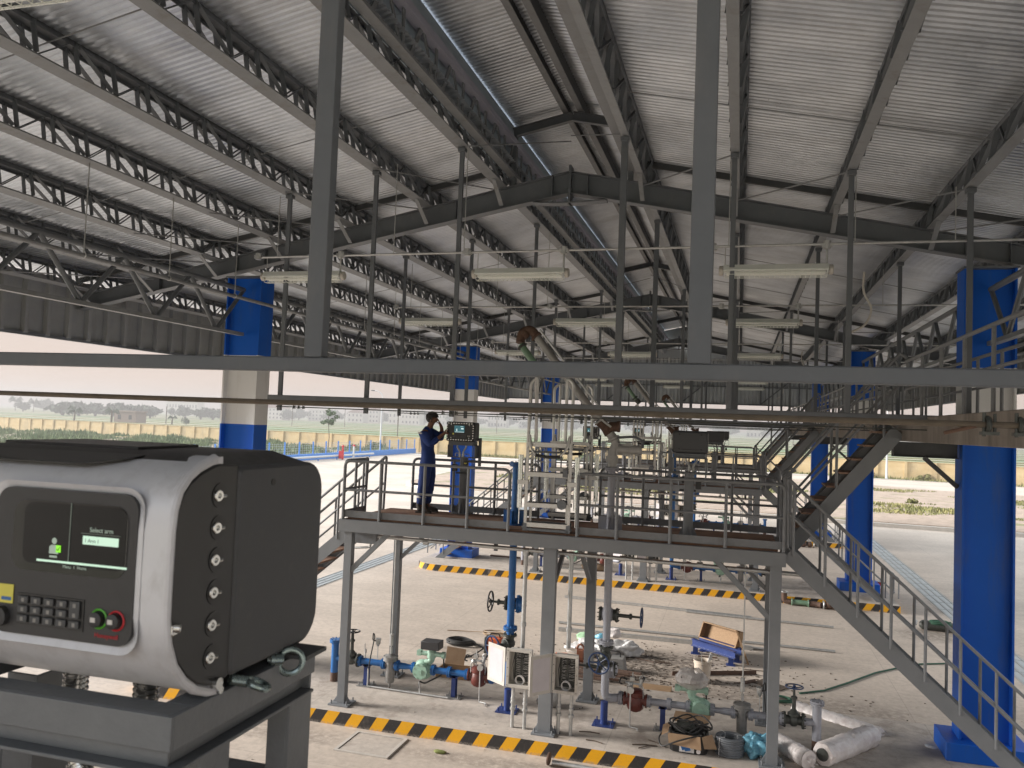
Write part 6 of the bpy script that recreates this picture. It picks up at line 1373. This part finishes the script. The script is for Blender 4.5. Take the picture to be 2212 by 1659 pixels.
roll((1.18, 11.95, .36), (1.95, 13.05, .34), .155, 3, 'white film-wrapped roll, the front one by the grey tee pipe'); roll((.98, 14.35, .15), (2.15, 13.55, .15), .15, 9, 'white film-wrapped roll lying behind the grey tee pipe'); roll((.62, 12.36, .32), (1.0, 11.85, .30), .12, 4, 'short film-wrapped roll right beside the right leg')
def can(x, y, z, lab, col='paint_purple', r=.095, h=.21):
    t = thing('paint_can', lab, 'can', (x, y, z)); m = MB(); m.lathe([(r, 0), (r, .01), (r * .98, .012), (r * .98, h - .012), (r, h - .01), (r, h), (r * .9, h - .004), (.01, h - .004)], (x, y, z), (0, 0, 1), 26); m.build('tin', 'galv', t); m = MB(); m.cyl((x, y, z + .02), (x, y, z + h - .02), r * .99, n=26); m.build('band', col, t)
    m = MB(); k = 7; pts = [(x + r * 1.004 * math.cos(R(-120 + i * 9)), y + r * 1.004 * math.sin(R(-120 + i * 9))) for i in range(k)]
    for i in range(k - 1): m.quad((*pts[i], z + .035), (*pts[i + 1], z + .035), (*pts[i + 1], z + .12), (*pts[i], z + .12))
    m.build('label', 'bag_white', t); return t
can(2.80, 13.3, 0, 'white and purple paint can in front of the big blue column'); can(4.0 + .05, 26.2, .0 + .2, 'red and purple paint can beside the second right column', 'red', .12, .24)
# swivel-jointed pipe assemblies lying against the next kerbs
def swivel(x, y, label):
    t = thing('swivel_pipe', label, 'pipe fitting', (x, y, 0), 'swivel pipe assemblies lying by the kerbs'); m = MB()
    m.tube(bend([(x, y, .35), (x, y, .1), (x + .15, y - .02, .09), (x + .2, y - .02, .09)], .1), .075, 14); m.tube(bend([(x + .62, y - .05, .09), (x + .85, y - .08, .09), (x + .95, y - .15, .09)], .1), .075, 14); m.sphere((x + 1.15, y - .12, .12), .12, 14); m.sphere((x + 1.4, y - .1, .11), .11, 14); m.build('elbow', 'rust', t)
    m = MB(); m.cyl((x + .2, y - .02, .09), (x + .62, y - .05, .09), .07, n=16); m.ring((x + .2, y - .02, .09), (1, 0, 0), .085, .02, 18, 6); m.ring((x + .62, y - .05, .09), (1, 0, 0), .085, .02, 18, 6); m.build('sight_tube', 'green_paint', t)
    m = MB(); m.ring((x, y, .34), (0, 0, 1), .09, .02, 18, 6); m.ring((x + 1.0, y - .12, .1), (1, 0, 0), .1, .022, 18, 6); m.ring((x + 1.55, y - .1, .1), (1, 0, 0), .08, .02, 18, 6); m.build('coupling', 'galv', t); return t
swivel(1.28, 23.72, 'brown swivel pipe with green tube lying against the second striped kerb'); swivel(1.5, 36.05, 'brown swivel pipe with green tube lying against the third striped kerb')
tag(MB().tube([(1.15, 15.75, .015), (1.6, 16.1, .015), (2.1, 16.8, .015), (2.7, 17.7, .015), (3.15, 18.2, .015), (3.7, 18.75, .015), (4.3, 19.05, .015), (5.2, 19.4, .015)], .017, 8).build('green_hose', 'rope_green'), 'thin green hose snaking over the floor towards the right column', 'hose')
coil((.78, 15.2, 0), .22, 3, .014, 14, 'rope_green', 'green_hose_coil', 'small coil of green hose behind the right leg', 'hose', .014, .7)
t = thing('gas_cylinder', 'dark gas cylinder lying with green hose near the right drain', 'gas cylinder', (4.6, 22.1, 0)); m = MB(); m.lathe([(.05, 0), (.11, .06), (.115, .1), (.115, 1.1), (.05, 1.2), (.02, 1.22)], (4.35, 22.2, .12), (1, -.1, 0), 20); m.build('bottle', 'valve_dark', t); m = MB(); m.cyl((4.3, 22.2, .12), (4.2, 22.2, .12), .03, n=10); m.cyl((4.25, 22.1, .2), (4.25, 22.05, .22), .04, n=12); m.build('regulator', 'galv', t)
coil((4.75, 21.9, .2), .22, 4, .014, 15, 'rope_green', 'green_hose_coil', 'coil of green hose on the gas cylinder near the right drain', 'hose', .02, .6)
t = thing('pipe_with_flange', 'grey pipe with rusty flange lying in front of the nearest striped kerb', 'pipe', (-2.4, 11.15, 0)); MB().cyl((-2.36, 11.14, .05), (-.2, 11.05, .05), .032, n=14).build('pipe', 'galv', t); m = MB(); m.lathe([(.03, 0), (.085, .001), (.085, .02), (.03, .021)], (-2.42, 11.14, .09), (1, -.1, 0), 20); m.build('flange', 'rust', t)
m = MB(); m.tube([(-2.05 - .1, 11.75, .21), (-2.0, 11.72, .21), (-1.95, 11.78, .21)], .01, 6)
for i, (x, y, a, L) in enumerate(((-1.35, 11.75, .2, .35), (-1.15, 12.0, -.6, .3), (-1.25, 11.65, .7, .28), (-2.15, 11.95, .1, .3), (-2.0, 11.68, -.2, .25))):
    tag(MB().tube([(x, y, .212), (x + math.cos(a) * L * .5, y + math.sin(a) * L * .5 + .03, .212), (x + math.cos(a) * L, y + math.sin(a) * L, .212)], .008, 6).build('cable_scrap', 'debris'), 'short cable scrap left of the torn cardboard box, %s' % ('the longest', 'the one tilted backward', 'the one nearest the kerb', 'the rearmost', 'the leftmost at the leg')[i], 'scrap', 'cable scraps on the island')
t = thing('funnel_fitting', 'grey bell-shaped pipe fitting on the floor behind the left junction box legs', 'fitting', (-2.86, 12.9, .2)); m = MB(); m.lathe([(.04, 0), (.05, .12), (.13, .22), (.14, .34), (.10, .37), (.05, .38)], (-3.0, 12.8, .27), (.9, .3, .1), 20); m.build('bell', 'valve_grey', t)
tag(lumpy((-4.25, 25.2, .3), .25, (1.6, .5, .5), 40, 20, .4, .2).build('brown_sack', 'rope_tan'), 'brown sack lying under the middle platform', 'sack')
tag(MB().box(-7.9, -6.9, 26.15, 26.3, .2, .24).build('rusty_plank', 'rust'), 'rusty strip lying behind the second left column plinth', 'steel bar')
mat('yellow_green', (.16, .18, .05), .8); tag(lumpy((-3.95, 11.0, .015), .07, (1.3, .8, .3), 44, 12, .4, 0).build('green_rag', 'yellow_green'), 'small yellow-green rag on the floor before the nearest striped kerb', 'rag')
bottle = thing('water_bottle', 'small water bottle standing on a railing ledge of the middle platform', 'bottle', (-2.5, 24.2, 4.42)); m = MB(); m.lathe([(.03, 0), (.035, .02), (.035, .13), (.015, .17), (.015, .2)], (-2.5, 24.3, 4.39), (0, 0, 1), 14); m.build('body', 'plastic_clear', bottle); MB().cyl((-2.5, 24.3, 4.45), (-2.5, 24.3, 4.51), .036, n=14).build('label', 'cloth_blue', bottle)
# ================================================================ yard edge, fields and far things
HAZE = .0015
def WY(x): return 101.5 - .13 * x
_o = ['first', 'second', 'third', 'fourth', 'fifth', 'sixth', 'seventh', 'eighth', 'ninth', 'tenth', 'eleventh', 'twelfth', 'thirteenth', 'fourteenth', 'fifteenth', 'sixteenth', 'seventeenth', 'eighteenth', 'nineteenth', 'twentieth']
OW = lambda i: _o[i] if i < 20 else (('twenty-', 'thirty-')[(i + 1) // 10 - 2] + _o[(i + 1) % 10 - 1] if (i + 1) % 10 else 'thirtieth')
t = thing('boundary_wall', 'long yellow boundary wall with shallow pilasters round the yard', 'wall', (-30, 104, 0))
ax, bx = -190.0, 75.0; d = Vector((bx - ax, WY(bx) - WY(ax), 0)); L = d.length; u = d / L; n_ = Vector((u.y, -u.x, 0)); O_ = Vector((ax, WY(ax), 0))
def wb(m, s0, s1, z0, z1, p0, p1):
    a = O_ + u * s0; b = O_ + u * s1; m.quadbox([a + n_ * p1 + Vector((0, 0, z0)), b + n_ * p1 + Vector((0, 0, z0)), b + n_ * p0 + Vector((0, 0, z0)), a + n_ * p0 + Vector((0, 0, z0)), a + n_ * p1 + Vector((0, 0, z1)), b + n_ * p1 + Vector((0, 0, z1)), b + n_ * p0 + Vector((0, 0, z1)), a + n_ * p0 + Vector((0, 0, z1))])
m = MB(); wb(m, 0, L, -.3, 2.0, -.1, 0); wb(m, 0, L, -.3, .85, 0, .035); m.build('panels', 'wall_yellow', t, smooth=False)
m = MB(); s = 0
while s < L: wb(m, s, s + .3, -.3, 2.06, -.13, .12); s += 2.95
m.build('pilasters', 'wall_yellow', t, smooth=False); m = MB(); wb(m, 0, L, 2.0, 2.06, -.14, .06); m.build('coping', 'wall_yellow', t, smooth=False)
# blue low wall with wire fence
t = thing('low_fence', 'low blue wall topped by wire fence with blue posts, left edge of the yard', 'fence', (-42.6, 70, 0)); MB().box(-42.9, -42.6, 40, 104, 0, .62).build('low_wall', 'low_blue', t)
y = 40.5
while y < 104: MB().box(-42.81, -42.69, y - .05, y + .05, .62, 1.9).build('post', 'low_blue', t); y += 2.75
m = MB()
for z in (.75, 1.0, 1.25, 1.5, 1.72): m.box(-42.755, -42.745, 40.5, 103.9, z - .010, z + .010)
y = 40.5
while y < 104: m.box(-42.756, -42.744, y - .006, y + .006, .64, 1.74); y += .4
m.build('wire_mesh', 'fence_wire', t, smooth=False)
t = thing('pipe_rail', 'white pipe on short blue stands running along the low blue wall', 'pipe', (-41.5, 70, 0)); MB().cyl((-41.4, 45, .42), (-41.4, 88, .42), .11, n=10).build('pipe', 'lamp_pole', t); m = MB(); y = 47
while y < 88: m.box(-41.5, -41.3, y - .3, y + .3, .2, .3); m.box(-41.45, -41.35, y - .05, y + .05, 0, .2); y += 4
m.build('stand', 'low_blue', t)
for x, y, c, lb in ((-41.0, 79.5, 'red', 'red fire hydrant with red cabinet by the low blue wall'), (-41.2, 82.5, 'lamp_pole', 'white and red standpipe by the low blue wall')):
    t = thing('hydrant', lb, 'hydrant', (x, y, 0)); m = MB(); m.cyl((x, y, 0), (x, y, 1.4), .1, n=10); m.build('pipe', c, t); m = MB(); m.sphere((x, y, 1.45), .13, 10); m.cyl((x - .16, y, 1.4), (x + .16, y, 1.4), .06, n=10); m.build('head', 'red', t)
    if c == 'red': MB().box(x - .25, x + .25, y - .4, y - .2, .1, .95).build('cabinet', 'red', t)
def street_lamp(x, y, h, arm, label):
    t = thing('street_lamp', label, 'street lamp', (x, y, 0), 'street lamps by the yard wall'); m = MB(); m.tube([(x, y, 0), (x, y, .3), (x, y, h - 1.0)], [.16, .11, .07], 12); m.tube(bend([(x, y, h - 1.0), (x, y, h - .3), (x + arm * .5, y, h + .1), (x + arm, y, h + .2)], .5, 6), .05, 8); m.build('pole', 'lamp_pole', t)
    m = MB(); m.sphere((x + arm * 1.15, y, h + .18), .3, 12, (1.2, .5, .25)); m.build('lamp_head', 'lamp_head', t)
street_lamp(-45.2, 98, 8.0, -1.2, 'tall street lamp beside the left yard fence'); street_lamp(15.8, 98.5, 8.0, 1.2, 'white street lamp standing before the yellow wall at the right')

def leaf_cloud(m, c, r, n, s, seed, flat=1.0):
    g = random.Random(seed)
    for i in range(n):
        while True:
            p = Vector((g.uniform(-1, 1), g.uniform(-1, 1), g.uniform(-1, 1)))
            if .25 < p.length < 1: break
        p = Vector((p.x * r, p.y * r, p.z * r * flat)) + Vector(c); a = Vector((g.uniform(-1, 1), g.uniform(-1, 1), g.uniform(-1, 1))).normalized() * s * g.uniform(.6, 1.3); b = a.cross(Vector((g.uniform(-1, 1), g.uniform(-1, 1), g.uniform(-1, 1))).normalized()).normalized() * s * g.uniform(.35, .7)
        m.quad(p - a - b * .2, p - b, p + a, p + b)
# young tree in the left yard strip
t = thing('young_tree', 'young thin tree with small open crown before the left yellow wall', 'tree', (-56.5, 105, 0)); m = MB(); m.tube([(-56.5, 105, 0), (-56.4, 105, 1.6), (-56.6, 105, 3.4), (-56.7, 105, 4.9)], [.07, .06, .045, .02], 8)
g = random.Random(4); cs = []
for k in range(9): a = g.uniform(0, 6.28); z = g.uniform(3.4, 5.2); e = Vector((-56.6 + math.cos(a) * g.uniform(.5, 1.25), 105 + math.sin(a) * .8, z + g.uniform(-.1, .5))); m.tube([(-56.6, 105, z - .3), e], [.03, .012], 6); cs.append(e)
m.build('trunk', 'bark', t); m = MB()
for k, c in enumerate(cs + [Vector((-56.7, 105, 5.3))]): leaf_cloud(m, c, .42, 90, .13, 50 + k, .7)
m.build('crown', 'leaf', t, smooth=False)
def bush(x, y, r, seed, label, mt='leaf'):
    m = MB(); g = random.Random(seed)
    for k in range(7): leaf_cloud(m, (x + g.uniform(-r, r) * .7, y + g.uniform(-r, r) * .4, r * g.uniform(.25, .75)), r * .42, 90, .13 * max(.7, r * .6), seed * 9 + k, .9)
    t = thing('bush', label, 'bush', (x, y, 0)); mm = MB()
    for k in range(4): mm.cyl((x, y, -.05), (x + g.uniform(-r, r) * .4, y, r * .9), .02, n=5)
    m.build('foliage', mt, t, smooth=False); mm.build('stem', 'bark', t)
bush(-18.6, 102.6, 1.3, 1, 'green bush against the yellow wall right of the lit control box'); bush(-22.6, 103, .7, 2, 'low bush against the yellow wall behind the lit control box'); bush(-49, 104.5, 1.3, 3, 'loose bush behind the low blue fence'); bush(-52, 104, 1.0, 8, 'smaller bush behind the low blue fence near the young tree')
bush(19.5, 98.6, .8, 4, 'low bush right of the white street lamp', 'weed_dry'); bush(14.0, 99.0, .7, 5, 'low bush left of the white street lamp', 'weed_dry'); bush(33, 96.5, 1.2, 6, 'low bush by the wall at the far right', 'weed_dry'); bush(11.5, 61, .5, 7, 'small dry bush on the dirt island', 'weed_dry')
def blades(name, mt, label, n, fn, seed, h0, h1, w=.03):
    g = random.Random(seed); m = MB()
    for i in range(n):
        x, y, z, k = fn(g); a = g.uniform(0, 3.14); h = g.uniform(h0, h1) * k; dx, dy = math.cos(a) * w * k, math.sin(a) * w * k; lx, ly = g.uniform(-.4, .4) * h, g.uniform(-.4, .4) * h
        b = len(m.v); m.v += [Vector((x - dx, y - dy, z)), Vector((x + dx, y + dy, z)), Vector((x + dx * .6 + lx * .5, y + dy * .6 + ly * .5, z + h * .6)), Vector((x + lx, y + ly, z + h))]; m.f.append([b, b + 1, b + 2, b + 3])
    o = m.build(name, mt, smooth=False); o['kind'] = 'stuff'; tag(o, label, 'grass'); return o
def weeds(g):
    while True:
        x, y = g.uniform(-120, -44), g.uniform(56, 114)
        if y < WY(x) - .5: break
    k = 1 + .9 * math.sin(x * .35) * math.sin(y * .31) + .4 * math.sin(x * 1.1 + y * .7); return x, y, 0, max(.3, k)
blades('weeds', 'weed', 'rank green weeds filling the strip between the yard and the yellow wall', 30000, weeds, 3, .18, .55, .10)
def tufts(g):
    while True:
        x, y = g.uniform(-19, 32), g.uniform(49.5, 76); v = math.sin(x * .32 + 1.2) * math.sin(y * .30 + .5) + .4 * math.sin(x * .9) * math.sin(y * 1.1)
        if v > .35 and y > 53 - x * .15: break
    return x, y, .24, .4 + v
blades('island_grass', 'weed_dry', 'patches of dry grass and weeds on the dirt island', 12000, tufts, 5, .05, .15, .05)
def wallgrass(g): x = g.uniform(-40, 60); return x, WY(x) - g.uniform(.1, 1.2) + 0, .03, g.uniform(.5, 1.2)
blades('verge_grass', 'weed_dry', 'thin grass along the foot of the yellow wall', 5000, wallgrass, 6, .12, .4, .06)
# far trees, houses, poles seen through the haze
def P_at(sx, Y): return Vector((sx * Y, Y, -.35))
def far_tree(sx, Y, w_, h, seed, label):
    c = P_at(sx, Y); t = thing('tree', label, 'tree', c, 'trees far across the fields'); g = random.Random(seed); MB().tube([c, c + Vector((0, 0, h * .4))], [w_ * .04, w_ * .03], 6).build('trunk', 'bark', t); m = MB()
    for k in range(9): a = g.uniform(0, 6.28); q = g.uniform(0, .62); leaf_cloud(m, c + Vector((math.cos(a) * w_ * .5 * q * 1.3, math.sin(a) * w_ * .3 * q, h * (.32 + .42 * g.random() * (1 - q)))), w_ * .24, 60, w_ * .075, seed * 13 + k, h / w_ * .9)
    m.build('crown', 'leaf_dark', t, smooth=False)
SP = [(-1.06, 420, 16, 9), (-1.02, 520, 26, 11), (-.985, 330, 24, 7.5), (-.955, 345, 26, 8), (-.925, 350, 20, 7.6), (-.883, 340, 25, 9.2), (-.846, 350, 21, 8.1), (-.828, 360, 16, 7.2), (-.79, 430, 8, 8), (-.768, 420, 18, 9), (-.742, 400, 19, 8.0), (-.722, 400, 20, 8.2), (-.65, 620, 22, 11), (-.60, 560, 20, 10), (-.585, 640, 24, 12), (-.53, 640, 28, 12), (-.50, 700, 22, 12), (-.46, 680, 26, 13), (-.43, 660, 24, 12), (-.40, 700, 26, 13), (-.36, 700, 30, 13), (-.33, 720, 26, 12), (-.29, 740, 30, 14), (-.25, 720, 28, 12), (-.21, 760, 34, 14), (-.17, 740, 30, 12), (-.12, 780, 34, 13), (-.07, 780, 30, 12), (-.02, 800, 36, 13), (.04, 800, 32, 12), (.10, 820, 36, 13), (.16, 800, 30, 12), (.22, 820, 36, 13), (.29, 800, 34, 12), (.35, 820, 30, 13)]
wherex = lambda s: 'far left' if s < -.95 else 'left' if s < -.7 else 'left of the worker' if s < -.42 else 'right of the worker' if s < -.2 else 'behind the middle of the platforms' if s < .05 else 'at the right'
for i, (sx, Y, w_, h) in enumerate(SP): far_tree(sx, Y, w_ * .78, h * .97, i + 60, 'hazy far tree %s, the %s tree from the left' % (wherex(sx), OW(i)))
def palm(sx, Y, h, label):
    c = P_at(sx, Y); t = thing('palm_tree', label, 'palm tree', c); MB().tube([c, c + Vector((.2, 0, h * .6))], [.3, .2], 6).build('trunk', 'bark', t); m = MB(); g = random.Random(int(-sx * 999))
    for k in range(16):
        a = k * .39; e = g.uniform(.0, .9); d_ = Vector((math.cos(a), math.sin(a) * .6, 0)); top = c + Vector((.2, 0, h * .6)); p1 = top + d_ * h * .28 + Vector((0, 0, h * .3 * e)); p2 = top + d_ * h * .5 + Vector((0, 0, h * (.3 * e - .18))); s_ = Vector((0, 0, h * .05)); m.quad(top - s_, p1 - s_ * 1.4, p1 + s_ * 1.4, top + s_); m.quad(p1 - s_ * 1.4, p2 - s_ * .3, p2 + s_ * .3, p1 + s_ * 1.4)
    m.build('fronds', 'leaf_dark', t, smooth=False)
palm(-.963, 210, 5.5, 'low palm in the fields at the left'); palm(-1.075, 430, 11, 'tall thin palm at the far left edge'); palm(-1.04, 430, 10, 'second tall palm at the far left edge'); palm(-.895, 220, 5.5, 'ragged palm beside the brick hut'); palm(-.79, 230, 3.6, 'low leafy palm right of the brick hut')
bush(P_at(-.77, 235).x, 235, 2.2, 22, 'dark shrub right of the brick hut', 'leaf_dark')
def house(sx, Y, w_, h, dpt, label, roof=True, st=2, mt='house'):
    c = P_at(sx, Y); t = thing('house', label, 'house', c, 'houses far across the fields'); x0, x1 = c.x - w_ / 2, c.x + w_ / 2; MB().box(x0, x1, Y, Y + dpt, -.35, h).build('walls', mt, t)
    m = MB()
    if roof: m.poly([(x0 - .4, Y - .4, h), (x1 + .4, Y - .4, h), ((x0 + x1) / 2, Y - .4, h + w_ * .22)], (0, dpt + .8, 0))
    else: m.box(x0 - .3, x1 + .3, Y - .3, Y + dpt + .3, h, h + .5)
    m.build('roof', 'house_roof' if roof else mt, t, smooth=False); m = MB(); nx = max(2, int(w_ / 3))
    for s_ in range(st):
        for k in range(nx): xx = x0 + (k + .5) * w_ / nx; z = .8 + s_ * h / st; m.box(xx - .6, xx + .6, Y - .05, Y - .01, z, z + h / st * .45)
    m.build('windows', 'glass_dark', t, smooth=False)
mat('brick_hut', (.22, .17, .14), .9)
house(-.872, 225, 8.6, 3.2, 5, 'dark brick hut standing in the left fields', False, 1, 'brick_hut')
HS = [(-.775, 640, 34, 12), (-.63, 560, 22, 9), (-.615, 600, 18, 12), (-.555, 640, 20, 9), (-.50, 620, 14, 8), (-.475, 640, 12, 11), (-.44, 640, 14, 10), (-.42, 620, 16, 13), (-.38, 700, 20, 11), (-.345, 700, 16, 10), (-.30, 720, 18, 12), (-.26, 730, 16, 10), (-.22, 760, 20, 13), (-.10, 780, 20, 11), (.02, 800, 20, 12), (.09, 790, 20, 10), (.145, 640, 30, 12), (.2, 800, 24, 13), (.27, 600, 30, 14)]
for i, (sx, Y, w_, h) in enumerate(HS): house(sx, Y, w_, h, 10, 'pale far house %s, the %s house from the left' % (wherex(sx), OW(i)), i % 3 != 0, 2 + i % 2)
for i, (sx, Y, h) in enumerate(((-.896, 165, 4.2), (-.80, 230, 6), (-.595, 300, 8), (-.515, 330, 8), (-.437, 200, 6), (-.30, 330, 9), (-.215, 300, 8), (.06, 330, 9), (.155, 300, 10))):
    c = P_at(sx, Y); tag(MB().cyl(c, c + Vector((0, 0, h)), .14, n=8).build('utility_pole', 'bark'), 'thin field pole %s, the %s pole from the left' % (wherex(sx), OW(i)), 'pole', 'utility poles in the fields')
# banks between the fields
g = random.Random(9); m = MB()
for k in range(16):
    Y = 125 + k * k * 2.1; x0 = -Y * 1.3; m.beam((x0, Y, -.3), (Y * .7, Y - 10 + g.uniform(-6, 6), -.3), .8, .35)
struct(m.build('field_bank', 'weed_dry', smooth=False))
# haze
hz = MB(); hz.box(-1500, 1500, -25, 1500, -1.5, 24); o = hz.build('haze', 'steel', smooth=False); o['kind'] = 'stuff'; tag(o, 'pale haze hanging over the fields', 'haze')
hm = bpy.data.materials.new('haze'); hm.use_nodes = True; t_ = hm.node_tree; t_.nodes.clear(); ou = t_.nodes.new('ShaderNodeOutputMaterial'); pv = t_.nodes.new('ShaderNodeVolumePrincipled'); pv.inputs['Color'].default_value = (.52, .505, .50, 1); pv.inputs['Density'].default_value = HAZE; pv.inputs['Anisotropy'].default_value = .2; t_.links.new(pv.outputs[0], ou.inputs['Volume']); o.data.materials.clear(); o.data.materials.append(hm)
